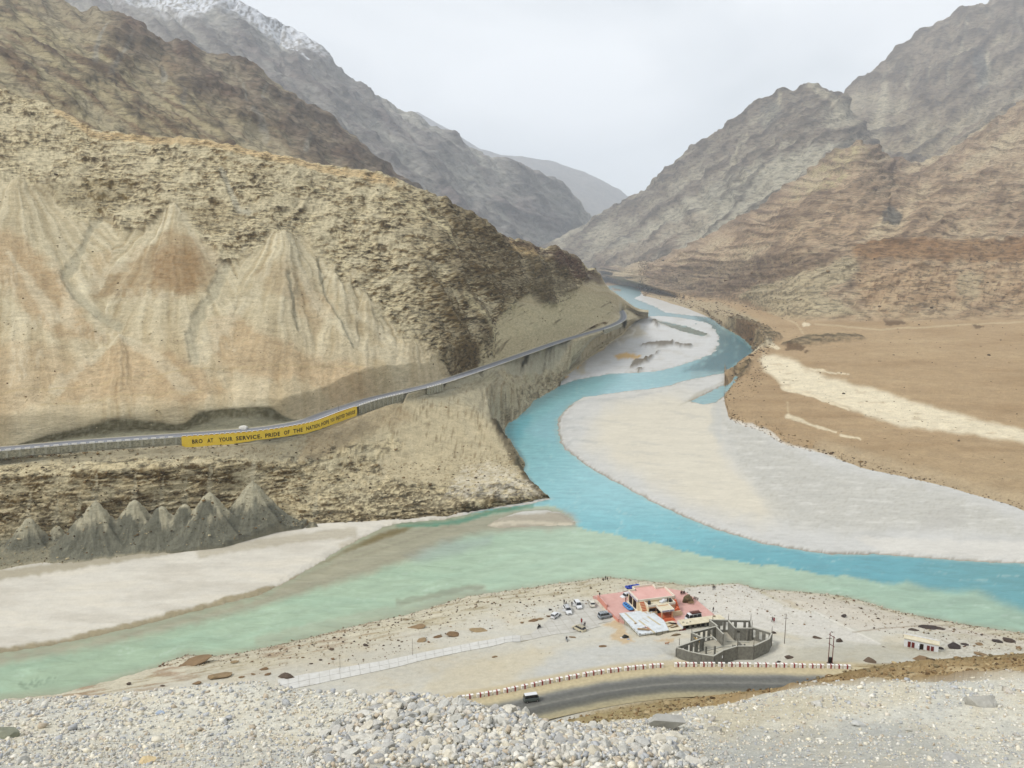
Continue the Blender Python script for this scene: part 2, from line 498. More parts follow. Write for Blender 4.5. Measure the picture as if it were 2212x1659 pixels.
C10 = (C9[0] + 400, (C9[1] * C9[0] - 120) / (C9[0] + 400))
LA = A
P, U, V = loft([C0, C1, C2, C2b, C3, C4, C5, C6, C7, C8, C9, C9b, C10], [34, 58, 14, 16, 6, 12, 44, 62, 76, 62, 6, 8], A, smooth=2)
rows = np.cumsum([0, 34, 58, 14, 16, 6, 12, 44, 62, 76, 62, 6, 8])
lev = np.arange(P.shape[0])[:, None] * np.ones((1, P.shape[1]))
# rock above, scree fans below
RB = [(-400, 350), (-100, 385), (40, 392), (95, 405), (135, 440), (165, 480), (195, 470), (222, 470), (262, 505), (300, 500), (345, 468), (378, 452), (408, 482), (440, 530), (470, 560), (500, 570), (530, 540), (548, 545), (580, 512), (612, 500), (655, 515),
 (690, 545), (715, 580), (735, 615), (760, 590), (790, 640), (815, 690), (850, 700), (880, 740), (915, 748), (950, 775), (985, 786), (1010, 790), (1050, 760), (1075, 700), (1100, 650), (1140, 640), (1175, 668), (1205, 672), (1225, 640), (1245, 615), (1270, 606), (1300, 605), (1305, 560), (1200, 300), (600, -100), (-400, -100)]
wU = U + 9 * fbm(U / 40, V / 40, 3, 31); wV = V + 9 * fbm(U / 40, V / 40, 3, 32)
above = sstep(lev, rows[6] - 2, rows[6] + 6)
rock_hi = poly_mask(wU, wV, RB, 20, 30, 46, 8) * above
below = 1 - sstep(lev, rows[4] - 4, rows[4] + 1)
CLIFF = [(-420, 1000), (0, 992), (200, 990), (420, 985), (560, 990), (640, 985), (690, 970), (760, 960), (850, 940), (880, 965), (820, 1000), (830, 1035), (900, 1045), (1000, 1052), (1100, 1035), (1150, 1040), (1220, 1080), (1150, 1120), (900, 1160), (700, 1180), (480, 1130), (0, 1180), (-420, 1240)]
rock_lo = poly_mask(wU, wV, CLIFF, 14, 16, 40, 9) * below
n_big = fbm(U / 150, V / 120, 4, 41, 0.55, True)
n_rid = fbm(U / 60 + V / 200, V / 130, 4, 42, 0.55, True)
n_str = fbm(U / 38 + 2 * n_big, V / 9 + U / 90, 4, 43, 0.62)
n_str2 = fbm(U / 14, V / 5.5 + U / 60, 3, 44, 0.6)
diag = fbm((V * .55 - U) / 60, (V + U * .55) / 190, 4, 45, 0.55, True)      # buttresses running down to the right
dsw = sstep(U, 820, 1000) * above
h = rock_hi * (9 * n_big + 5.5 * fbm((U + V * .5 + 40 * fbm(U / 200, V / 120, 2, 49)) / 56, V / 190, 4, 48, .55, True) * (1 - dsw) + 15 * diag * dsw + (3.6 - 2.0 * dsw) * n_str + 1.6 * n_str2)
h += rock_lo * (8 * n_big + 5.5 * n_str + 3.0 * n_str2)
n_fin = fbm(U / 6, V / 4.5, 2, 46)
h += np.maximum(rock_hi, rock_lo) * 0.9 * n_fin * (V < 1300)
h = h * np.where(lev < rows[4], sstep(rows[3] - 1 - lev, 0, 12), 1)
# fans: streaks radiate from their apexes, cones stand proud of the gullies
APEX = [(40, 385), (378, 448), (612, 497), (735, 570), (790, 640), (-160, 380), (880, 730), (262, 735)]
fan_s = np.zeros(U.shape, F32); fbest = np.full(U.shape, 1e9, F32)
for k, (au, av) in enumerate(APEX):
    dx, dy = wU - au, np.maximum(wV - av, 1)
    th = dx / (dy + 30)
    sc = np.abs(th) + (wV < av) * 9
    s = fbm(th * 9 + k * 7, dy / 260, 4, 50 + k, 0.6)
    m = sc < fbest
    fan_s = np.where(m, s, fan_s); fbest = np.where(m, sc, fbest)
fanz = above * (1 - rock_hi) * (1 - 0.75 * dsw)
h += fanz * (15 * np.exp(-(fbest / 0.42) ** 2) + 4.2 * fan_s + 0.8 * n_str2 + 8 * fbm(U / 90, V / 150, 3, 47))
GUL = [([(248, 408), (230, 440), (205, 480), (180, 530), (150, 590), (140, 605), (165, 640), (210, 680), (260, 710)], 6, 9),
       ([(480, 372), (500, 420), (515, 455), (538, 460)], 5, 8), ([(548, 445), (530, 480), (510, 520), (480, 590), (460, 640), (430, 690), (415, 740), (420, 790)], 11, 8),
       ([(690, 560), (700, 640), (730, 700), (760, 760)], 3, 3), ([(620, 600), (630, 660), (640, 720)], 4, 3)]
gmask = np.zeros(U.shape, F32)
for pts, w0, w1 in GUL:
    gmask = np.maximum(gmask, line_mask(U, V, pts, w0 * 1.2, w1 * 1.3, 10, 26, 61))
gmask *= above
h -= 4 * gmask
slope_lo = below * (1 - rock_lo)
n_sc = fbm(U / 5 + V / 14, V / 60, 3, 70, 0.6)
h += slope_lo * (0.8 * n_str2 + 2.0 * fbm(U / 70, V / 40, 3, 71))
h[rows[-2]:] *= 0.3
edge = sstep(lev, 0, 8)
P = displace(P, (h * edge).astype(F32))
# the cut above the road: sharp dark lip at left
x, y = P[..., 0], P[..., 1]
# talus cones at the river cliff
CONES = [(-90, 1100, 15), (62, 1108, 16), (122, 1128, 11), (205, 1072, 21), (170, 1112, 13), (290, 1068, 20), (348, 1082, 18), (398, 1078, 18), (452, 1052, 22), (545, 1030, 23), (330, 1110, 14), (680, 1108, 8)]
cone_m = np.zeros(U.shape, F32); cone_h = np.zeros(U.shape, F32)
for cu, cv, cz in CONES:
    p = W(cu, cv, z=cz)
    d = np.hypot(P[..., 0] - p.x, (P[..., 1] - p.y) * 1.0)
    rr = 1 + 0.34 * fbm(np.arctan2(P[..., 1] - p.y, P[..., 0] - p.x) * 3, d * 0.02, 3, 77)
    dd = np.minimum(d * rr, 23.5)
    zz = cz - 1.72 * dd + 0.036 * dd * dd + .5 * fbm(P[..., 0] / 2.5, P[..., 1] / 2.5, 3, 78)
    zz = np.where(d > 23, -50, zz)
    m = sstep(zz - P[..., 2], -0.6, 0.8) * (1 - sstep(P[..., 1], p.y + 1, p.y + 4))
    over = zz - P[..., 2]
    over = over - 1.6 * sstep(zz / cz, .8, 1.0); sm = np.where(np.abs(over) < 2.0, (over + 2.0) ** 2 / 8.0, np.maximum(over, 0))
    P[..., 2] += sm * (1 - sstep(P[..., 1], p.y + .5, p.y + 4))
    cone_h = np.where(m > cone_m, zz / cz, cone_h); cone_m = np.maximum(cone_m, m.astype(F32))
cone_m *= below
# bench for the road
SR1 = smooth_path(R1, 6)
sr_p = [(p.x, p.y) for p in SR1]; sr_z = np.array([p.z for p in SR1])
near = (lev > rows[2]) & (lev < rows[9])
xx, yy = P[..., 0][near], P[..., 1][near]
d, t = seg_dist(xx.astype(F32), yy.astype(F32), sr_p)
_k = np.arange(len(sr_p)); _sx = np.array([q[0] for q in sr_p]); _sy = np.array([q[1] for q in sr_p])
_qx, _qy = np.interp(t, _k, _sx), np.interp(t, _k, _sy); _tx, _ty = np.interp(t, _k, np.gradient(_sx)), np.interp(t, _k, np.gradient(_sy))
low_side = ((xx - _qx) * _ty - (yy - _qy) * _tx) > 0
rz = np.interp(t, np.arange(len(sr_z)), sr_z)
z0 = P[..., 2][near]
k = np.where(low_side, sstep(d, 4.9, 7.5), sstep(d, 6.8, 12))
zn = (rz - 0.35) * (1 - k) + z0 * k
dep = np.interp(U[near], [386, 400, 770, 776, 870, 880, 918, 924, 955, 965, 1300, 1306, 1344, 1350], [3.6, 5.0, 5.0, 5.2, 5.2, .5, .5, 4.6, 4.6, .4, .4, 5, 5, .3])
zn = np.where(low_side & (d < 3.2), rz - .35, zn)
zn = np.where(low_side & (d >= 3.2) & (d < 12), np.minimum(z0 + 0.0, rz - dep * (1 - sstep(d, 9, 12))), zn)
ok = np.zeros(P.shape[:2]); ok[near] = 1 - sstep(d, 4.2, 6.4)
pz = P[..., 2].copy(); pz[near] = zn; P[..., 2] = pz
road_near = ok
# water's edge
sd = water_sd(P[..., 0], P[..., 1])
steep = 1.7 + 0.7 * fbm((U + V * .8) / 34, V / 110, 3, 81)
lim = np.where(sd > 0, sd * steep + 0.1, sd * 0.8)
offs = np.where(lev < rows[6], 1, 0)
P[..., 2] = np.where(offs > 0, np.minimum(P[..., 2], np.maximum(lim, -3.5)), P[..., 2])
P[..., 2] = np.where((offs > 0) & (((U > 1192) & (V > 846)) | ((U > 1212) & (V > 826))) & (sd > -30), -3.0, P[..., 2])
P[0, :, 2] = np.minimum(P[0, :, 2], -2)
LEFT_P, LEFT_V = P, V
# ---- colours
Nn = normals(P)
up = Nn[..., 2]
TAN, PALE, BROWN, ORANGE = lin(202, 189, 156), lin(224, 213, 182), lin(158, 128, 88), lin(188, 158, 118)
RKD, RKM, RKL, GREY = lin(66, 53, 32), lin(112, 92, 58), lin(200, 187, 152), lin(168, 162, 140)
C = np.empty(P.shape, F32); C[:] = TAN
# fans
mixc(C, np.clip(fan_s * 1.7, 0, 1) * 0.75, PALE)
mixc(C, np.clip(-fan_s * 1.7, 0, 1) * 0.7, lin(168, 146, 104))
mixc(C, sstep(V, 640, 860) * 0.35 * above, lin(212, 188, 150))
for pts, col, k in [
 ([(195, 640), (240, 585), (300, 545), (360, 515), (430, 505), (468, 540), (478, 580), (440, 640), (395, 655), (330, 648), (250, 650)], BROWN, .62),
 ([(330, 560), (420, 545), (445, 600), (400, 645), (330, 630)], lin(146, 108, 64), .5),
 ([(-60, 520), (30, 510), (90, 560), (140, 610), (190, 690), (230, 735), (120, 740), (60, 690), (0, 620), (-60, 600)], ORANGE, .7),
 ([(30, 540), (110, 590), (130, 640), (70, 640)], BROWN, .35),
 ([(120, 835), (200, 780), (262, 745), (330, 760), (420, 800), (480, 850), (420, 880), (250, 870), (130, 880)], ORANGE, .62),
 ([(-400, 740), (0, 750), (120, 760), (180, 800), (60, 900), (-400, 940)], ORANGE, .4),
 ([(455, 700), (500, 680), (560, 720), (650, 770), (760, 805), (830, 830), (700, 842), (560, 830), (480, 800), (450, 760)], ORANGE, .62),
 ([(560, 590), (620, 570), (672, 610), (690, 650), (640, 670), (575, 650)], BROWN, .38),
 ([(640, 640), (700, 640), (720, 690), (680, 720), (640, 690)], ORANGE, .45),
 ([(745, 640), (790, 660), (810, 720), (770, 740), (740, 700)], lin(150, 130, 92), .45),
 ([(190, 560), (260, 540), (240, 600), (200, 620)], ORANGE, .4),
 ([(-300, 480), (-20, 470), (0, 560), (-300, 620)], ORANGE, .5)]:
    m = poly_mask(wU, wV, pts, 26, 22, 38, 90) * fanz
    mixc(C, m * k * (0.75 + 0.5 * np.clip(n_str2 + 0.2, 0, 1)), col)
for pts, w0, w1 in [([(378, 455), (345, 500), (300, 545), (235, 590), (170, 640), (140, 690)], 3, 10), ([(380, 455), (410, 490), (440, 540), (475, 570)], 4, 8), ([(608, 500), (580, 580), (540, 640), (480, 710), (440, 770)], 5, 12),
  ([(614, 500), (650, 600), (700, 690), (780, 760), (860, 790)], 4, 9), ([(20, 560), (80, 640), (120, 700)], 4, 9), ([(262, 735), (190, 790), (120, 850)], 5, 8), ([(262, 735), (330, 775), (400, 850)], 6, 8), ([(690, 560), (760, 680), (860, 760)], 3, 7)]:
    mixc(C, line_mask(wU, wV, pts, w0 * 1.4, w1 * 2.2, 16, 30, 95) * fanz * (.30 + .3 * np.clip(n_str2 + .3, 0, 1)), lin(226, 216, 186))
for pts in [[(150, 715), (205, 700), (262, 712), (285, 742), (250, 738), (190, 745)], [(40, 700), (120, 690), (110, 720), (40, 730)],
            [(270, 620), (320, 640), (400, 650), (330, 665), (250, 655)], [(430, 735), (470, 740), (520, 765), (470, 762)], [(25, 770), (60, 760), (70, 830), (20, 850)],
            [(75, 770), (98, 768), (92, 800), (70, 806)], [(10, 590), (40, 600), (35, 660), (12, 640)], [(170, 545), (215, 600), (150, 650), (130, 620)]]:
    mixc(C, poly_mask(wU, wV, pts, 10, 16, 12, 93) * fanz * sstep(fbm(U / 9, V / 30, 3, 94), -.25, .2) * .35, lin(226, 214, 184))
# thin paths across the lower fans
for pts in ([(0, 862), (200, 842), (420, 812), (600, 800), (780, 806)], [(90, 890), (260, 868), (440, 858)]):
    mixc(C, line_mask(U, V, pts, 2, 2, 2, 30, 96) * above * .5, lin(190, 170, 128))
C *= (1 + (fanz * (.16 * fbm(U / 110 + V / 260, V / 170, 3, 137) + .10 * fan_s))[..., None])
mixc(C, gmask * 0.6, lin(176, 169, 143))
# rock
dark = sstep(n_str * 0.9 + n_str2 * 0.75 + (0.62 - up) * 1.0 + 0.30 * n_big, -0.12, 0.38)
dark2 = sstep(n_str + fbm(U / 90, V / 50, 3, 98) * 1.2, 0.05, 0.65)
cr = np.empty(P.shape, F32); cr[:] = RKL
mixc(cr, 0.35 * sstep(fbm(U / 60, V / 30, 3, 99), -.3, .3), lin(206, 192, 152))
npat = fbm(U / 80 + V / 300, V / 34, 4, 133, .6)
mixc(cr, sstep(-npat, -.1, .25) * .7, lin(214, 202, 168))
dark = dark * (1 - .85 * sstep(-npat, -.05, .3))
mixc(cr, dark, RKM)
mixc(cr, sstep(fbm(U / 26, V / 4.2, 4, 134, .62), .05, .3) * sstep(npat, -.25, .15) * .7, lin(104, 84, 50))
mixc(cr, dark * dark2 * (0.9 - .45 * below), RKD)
mixc(cr, below * sstep(fbm(U / 50, V / 22, 3, 119), -.1, .25) * .6, lin(206, 190, 152))
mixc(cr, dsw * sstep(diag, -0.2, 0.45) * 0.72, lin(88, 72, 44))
mixc(cr, sstep(fbm(U / 5, V / 3.2, 3, 130, .7), .05, .4) * .5, lin(86, 70, 46))
mixc(cr, sstep(-fbm(U / 5, V / 3.2, 3, 131, .7), .12, .45) * .4, lin(216, 202, 164))
# darker buttress at the right end, paler steep gullies between
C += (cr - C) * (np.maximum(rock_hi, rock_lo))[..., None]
for pts, col, k in [([(215, 395), (110, 405), (60, 415), (130, 445), (210, 465), (262, 440), (300, 400)], lin(98, 80, 36), .55), ([(380, 455), (470, 440), (540, 470), (480, 510), (420, 490)], lin(104, 84, 46), .4),
  ([(1130, 560), (1160, 550), (1212, 575), (1215, 640), (1190, 665), (1140, 640)], lin(92, 78, 50), .6), ([(1080, 520), (1200, 546), (1282, 584), (1304, 612), (1240, 600), (1180, 560), (1100, 540)], lin(92, 66, 56), .7),
  ([(1095, 532), (1140, 545), (1172, 560), (1150, 566), (1105, 552)], lin(196, 170, 124), .85), ([(1255, 580), (1290, 590), (1300, 612), (1262, 612)], lin(80, 62, 52), .6),
  ([(900, 560), (960, 600), (1010, 700), (1060, 780), (1000, 790), (930, 700), (880, 620)], lin(98, 82, 52), .35)]:
    mixc(C, poly_mask(wU, wV, pts, 14, 12, 22, 100) * above * k * (0.6 + 0.5 * dark), col)
# sandy shelf just under the ridge line
mixc(C, line_mask(U, V, [(120, 246), (200, 296), (300, 308), (420, 314), (520, 330), (640, 356), (780, 384), (850, 402)], 7, 9, 6, 40, 101) * above * 0.7 * (1 - 0.5 * dark), lin(206, 178, 132))
for pts, w0, w1 in [([(850, 420), (880, 450), (930, 480)], 5, 3), ([(900, 445), (960, 500), (985, 540)], 5, 2), ([(1000, 640), (1060, 720), (1090, 760)], 5, 5), ([(640, 400), (700, 420), (730, 440)], 4, 3)]:
    mixc(C, line_mask(U, V, pts, w0, w1, 4, 20, 102) * above * .6, lin(202, 190, 152))
mixc(C, line_mask(U, V, GUL[1][0], 5, 8, 4, 20, 103) * above * .8, lin(178, 172, 150))
# pale scree between the buttresses near the far road
pscr = poly_mask(wU, wV, [(1010, 795), (1075, 690), (1090, 650), (1170, 665), (1225, 640), (1260, 625), (1310, 640), (1330, 690), (1250, 712), (1130, 745)], 12, 10, 24, 104) * above
mixc(C, pscr * .8, lin(196, 184, 148))
sk = fbm((U * 0.62 + V) / 9, (V - U * 1.1) / 70, 3, 105, .6)
mixc(C, pscr * sstep(sk, 0.2, 0.55) * 0.7, lin(92, 78, 52))
# cut bank over the road
cut = sstep(lev, rows[5] - 1, rows[5] + 2) * (1 - sstep(lev, rows[6] - 1.5, rows[6] + .5))
mixc(C, cut * (1 - sstep(U, 640, 720)), lin(150, 146, 122))
cutp = sstep(lev, rows[5] + 5, rows[5] + 7.5) * (1 - sstep(lev, rows[6] - 1, rows[6] + .5))
mixc(C, np.clip(cutp * (1 - sstep(U, 590, 650)) * (.75 + .9 * n_str2 + .3 * n_fin), 0, .9), lin(84, 77, 52))
mixc(C, cut * sstep(U, 640, 720) * sstep(fbm(U / 28, V / 10, 3, 106), .05, .2), lin(104, 84, 52))
# slope between cliff and road, promontory
C_lo = lin(198, 184, 150)
m = below * (1 - rock_lo) * (1 - cone_m)
mixc(C, m * 0.8, C_lo)
gsl = poly_mask(wU, wV, [(-400, 975), (300, 955), (560, 950), (780, 905), (800, 925), (740, 965), (680, 1000), (600, 1000), (400, 990), (-400, 1012)], 10, 12, 20, 107) * below
mixc(C, gsl * .7, lin(158, 150, 126))
far_sl = poly_mask(wU, wV, [(860, 860), (1050, 800), (1210, 740), (1330, 705), (1250, 780), (1205, 838), (1130, 895), (1085, 930), (1010, 880)], 14, 8, 20, 108) * below
sk2 = fbm((U * 0.9 + V) / 7, (V - U * 0.7) / 60, 3, 109, .6)
mixc(C, far_sl * .75, lin(176, 168, 142))
mixc(C, far_sl * sstep(sk2, -.1, .35) * .5 * sstep(U, 980, 1080), lin(112, 106, 88))
mixc(C, poly_mask(wU, wV, [(1080, 800), (1210, 742), (1330, 706), (1330, 725), (1220, 772), (1100, 840)], 10, 8, 20, 110) * below * .5, lin(196, 182, 148))
blk = poly_mask(wU, wV, [(1060, 905), (1100, 890), (1150, 862), (1200, 832), (1206, 842), (1150, 880), (1100, 935), (1080, 935)], 8, 8, 14, 111) * below
mixc(C, blk * .8, lin(78, 70, 48))
shore_rock = below * sstep(-sd + 9 + 6 * n_str2, 0, 6) * sstep(U, 640, 800)
mixc(C, shore_rock * .55 * sstep(n_str2 + n_str, -.2, .3), lin(104, 90, 62))
mixc(C, poly_mask(wU, wV, [(640, 1135), (720, 1080), (830, 1050), (950, 1058), (1100, 1048), (1192, 1076), (1150, 1096), (1000, 1120), (860, 1140), (700, 1150)], 14, 14, 18, 135) * below * sstep(n_str * .7 + n_str2 + n_fin * .5, -.25, .15) * .75, lin(84, 72, 50))
mixc(C, poly_mask(wU, wV, [(1060, 900), (1100, 900), (1100, 950), (1140, 1000), (1160, 1050), (1190, 1078), (1150, 1060), (1110, 1000), (1080, 950)], 8, 8, 12, 136) * below * .75, lin(74, 64, 44))
mixc(C, poly_mask(wU, wV, [(1000, 1010), (1080, 1000), (1140, 1040), (1170, 1068), (1080, 1080), (960, 1075)], 16, 14, 20, 112) * below * .6 * sstep(n_str2, -.3, .2), lin(228, 220, 200))
spots = sstep(fbm(U / 7, V / 4, 3, 113, .65), .10, .32) * sstep(fbm(U / 60, V / 50, 2, 114), -.25, .15)
mixc(C, m * spots * .65, lin(126, 106, 70))
mixc(C, poly_mask(wU, wV, [(700, 880), (860, 870), (900, 900), (780, 950), (700, 990), (640, 1000)], 16, 14, 26, 115) * below * .35, lin(176, 150, 112))
# cones: dark grey scree with pale heads
mixc(C, cone_m, lin(150, 147, 128))
mixc(C, cone_m * sstep(cone_h + .4 * fbm(U / 14, V / 18, 4, 117), .34, .56) * .85, lin(196, 188, 160))
mixc(C, cone_m * (1 - sstep(cone_h + .25 * fbm(U / 12, V / 16, 4, 117), .40, .60)) * .85, lin(114, 113, 98))
mixc(C, cone_m * sstep(fbm(U / 14, V / 26, 4, 116, .65), .05, .5) * .45, lin(160, 158, 138))
mixc(C, cone_m * sstep(fbm(U / 4, V / 3, 3, 118, .65), .1, .5) * .35, lin(70, 70, 58))
for cu, cv, cz in CONES:
    mixc(C, line_mask(U, V, [(cu, cv + 6), (cu + 2, cv - 22), (cu + 5, cv - 48)], 7, 2, 6, 14, int(cu) % 40) * below * .7, lin(200, 190, 160))
tal = below * (1 - cone_m) * (1 - sstep(lev, rows[1] - 3, rows[1] + 3)) * (1 - sstep(U, 580, 680))
mixc(C, tal * .85, lin(124, 122, 104))
mixc(C, tal * sstep(fbm(U / 12, V / 5, 3, 132), .0, .4) * .5, lin(150, 142, 116))
mixc(C, below * sstep(-P[..., 2] + 1.5, 0, .7) * (1 - sstep(U, 600, 700)) * .6, lin(182, 172, 144))
mixc(C, road_near * .8, lin(176, 170, 148))
C *= (1.22 + 0.14 * fbm(U / 4, V / 3, 2, 120))[..., None]
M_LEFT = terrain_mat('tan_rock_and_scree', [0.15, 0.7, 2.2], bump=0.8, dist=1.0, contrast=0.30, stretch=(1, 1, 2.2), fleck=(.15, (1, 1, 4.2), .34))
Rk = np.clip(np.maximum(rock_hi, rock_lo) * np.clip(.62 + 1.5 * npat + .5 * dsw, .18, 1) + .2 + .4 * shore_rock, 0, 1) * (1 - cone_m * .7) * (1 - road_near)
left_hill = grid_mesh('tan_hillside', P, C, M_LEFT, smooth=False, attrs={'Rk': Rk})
tag(left_hill, 'tan scree fans and brown rock slope above the river with the road cut across it', kind='structure')

# ------------------------------------------------------------------ generic mountain layer
def mountain(name, curves, rows_, A, hfun, cfun, mat, label, smooth=3):
    curves = [soften(c, 36, 10 if i < len(curves) - 2 else 0) for i, c in enumerate(curves)]
    P, U, V = loft(curves, rows_, A, smooth)
    lev = np.arange(P.shape[0])[:, None] * np.ones((1, P.shape[1]))
    h = hfun(U, V, lev)
    P = displace(P, h.astype(F32))
    N = normals(P)
    C = cfun(P, U, V, N, lev)
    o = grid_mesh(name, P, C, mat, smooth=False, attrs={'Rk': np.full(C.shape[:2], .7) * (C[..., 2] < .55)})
    tag(o, label, kind='structure')
    return P, U, V

def rel(c, dy, dz):
    return (c[0] + dy, (c[1] * c[0] + dz) / (c[0] + dy))

# ------------------------------------------------------------------ 2. dark brown mountain behind the left hill
A = acols(-420, 1000, 3.0)
foot = line([(-420, 330, yc(1000)), (0, 300, yc(950)), (300, 370, yc(1050)), (600, 400, yc(1150)), (850, 450, yc(1500)), (1000, 520, yc(1900))], A)
mid = line([(-420, 160, yc(1400)), (0, 110, yc(1350)), (200, 180, yc(1450)), (400, 240, yc(1550)), (600, 310, yc(1700)), (800, 395, yc(1950)), (1000, 500, yc(2200))], A)
top = line([(-420, -190, yc(2100)), (-200, -110, yc(2050)), (0, -28, yc(2000)), (100, 2, yc(2000)), (200, 18, yc(2000)), (262, 36, yc(2000)), (300, 58, yc(2020)), (340, 94, yc(2050)), (420, 108, yc(2100)), (480, 124, yc(2150)),
 (560, 156, yc(2150)), (600, 184, yc(2200)), (660, 230, yc(2250)), (700, 255, yc(2300)), (760, 300, yc(2350)), (800, 338, yc(2400)), (850, 380, yc(2450)), (880, 410, yc(2500)), (920, 440, yc(2500)), (1000, 500, yc(2500))], A)
def h2(U, V, lev):
    r = sstep(lev, 0, 10) * (1 - 0.75 * sstep(lev, 158, 170))
    q = (V * 0.75 - U * 0.55); p = (U * 0.75 + V * 0.55)
    return r * (24 * fbm(q / 70, p / 220, 4, 131, .55, True) + 6 * fbm(U / 50, V / 60, 4, 132, .6, True) + 2.2 * fbm(U / 22, V / 8 - U / 30, 3, 133, .6))
def c2(P, U, V, N, lev):
    C = np.empty(P.shape, F32); C[:] = lin(140, 124, 104)
    st = fbm(U / 34, V / 10 - U / 60, 4, 135, .62)
    q = (V * 0.82 - U * 0.5); p = (U * 0.82 + V * 0.5)
    mixc(C, sstep(st, -.15, .35) * .7, lin(104, 88, 72))
    mixc(C, sstep(fbm(U / 90, V / 60, 3, 136), .0, .5) * .6, lin(116, 84, 70))
    mixc(C, sstep(-st, .1, .5) * .5, lin(160, 150, 128))
    # pale and brown bands slanting down to the right on the lower flank
    lowf = sstep(q + 55 * fbm(p / 160, q / 60, 2, 137), -90, 20)
    band = fbm(q / 17, p / 260, 4, 138, .6)
    mixc(C, lowf * .8, lin(188, 174, 134))
    mixc(C, lowf * sstep(band, -.02, .2) * .75, lin(120, 92, 68))
    mixc(C, lowf * sstep(-band, .1, .35) * .5, lin(206, 192, 150))
    for pts, w0, w1 in [([(232, 60), (215, 90), (206, 120), (203, 150)], 3, 8), ([(282, 85), (268, 120), (245, 160), (236, 175)], 3, 8), ([(510, 165), (525, 200), (530, 230)], 2, 3), ([(568, 195), (562, 220)], 2, 4),
                        ([(545, 250), (560, 280), (575, 305)], 9, 6), ([(657, 305), (655, 335)], 5, 7), ([(350, 160), (352, 180)], 6, 10), ([(395, 205), (392, 235)], 3, 6)]:
        mixc(C, line_mask(U, V, pts, w0, w1, 3, 14, 139) * .75, lin(168, 162, 146))
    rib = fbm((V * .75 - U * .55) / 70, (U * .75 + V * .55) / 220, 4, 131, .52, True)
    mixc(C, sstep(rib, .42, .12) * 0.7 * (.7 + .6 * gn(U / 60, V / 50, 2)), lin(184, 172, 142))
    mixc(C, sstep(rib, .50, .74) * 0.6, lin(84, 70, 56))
    C *= (1.15 + 0.12 * fbm(U / 4, V / 3, 2, 140))[..., None]
    return C
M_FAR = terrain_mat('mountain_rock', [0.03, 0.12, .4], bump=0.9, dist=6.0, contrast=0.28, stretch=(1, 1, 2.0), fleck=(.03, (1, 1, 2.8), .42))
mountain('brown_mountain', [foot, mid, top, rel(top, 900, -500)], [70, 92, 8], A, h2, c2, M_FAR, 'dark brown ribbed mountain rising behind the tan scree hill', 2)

# ------------------------------------------------------------------ 3. snow topped mountain
A = acols(-150, 1420, 3.4)
foot = line([(-150, 350, yc(3000)), (400, 380, yc(3000)), (800, 460, yc(3100)), (1000, 530, yc(3900)), (1100, 556, yc(4500)), (1180, 572, yc(5300)), (1300, 585, yc(5600)), (1420, 592, yc(5700))], A)
mid = line([(-150, 150, yc(3900)), (300, 180, yc(3800)), (560, 230, yc(3900)), (800, 350, yc(4000)), (1000, 440, yc(4700)), (1150, 500, yc(5400)), (1250, 535, yc(5900)), (1300, 560, yc(6000)), (1420, 585, yc(6000))], A)
top = line([(-150, -200, yc(5000)), (150, -60, yc(5000)), (240, -30, yc(5000)), (400, -45, yc(5000)), (470, -25, yc(5050)), (502, 2, yc(5100)), (560, 36, yc(5150)), (600, 70, yc(5200)), (615, 74, yc(5200)), (650, 84, yc(5200)), (690, 112, yc(5200)), (740, 170, yc(5250)),
 (800, 210, yc(5300)), (868, 236, yc(5350)), (900, 252, yc(5400)), (960, 290, yc(5450)), (1010, 322, yc(5500)), (1060, 345, yc(5550)), (1110, 366, yc(5600)), (1150, 378, yc(5650)), (1190, 396, yc(6200)), (1220, 418, yc(6400)),
 (1250, 440, yc(6600)), (1280, 466, yc(6600)), (1320, 500, yc(6600)), (1420, 560, yc(6600))], A)
def h3(U, V, lev):
    r = sstep(lev, 0, 10) * (1 - 0.8 * sstep(lev, 150, 160))
    q = (V * 0.72 - U * 0.6); p = (U * 0.72 + V * 0.6)
    return r * (26 * fbm(q / 60, p / 240, 4, 151, .52, True) + 6 * fbm(U / 60, V / 44, 4, 152, .6, True) + 1.3 * fbm(U / 26, V / 7, 3, 153, .6))
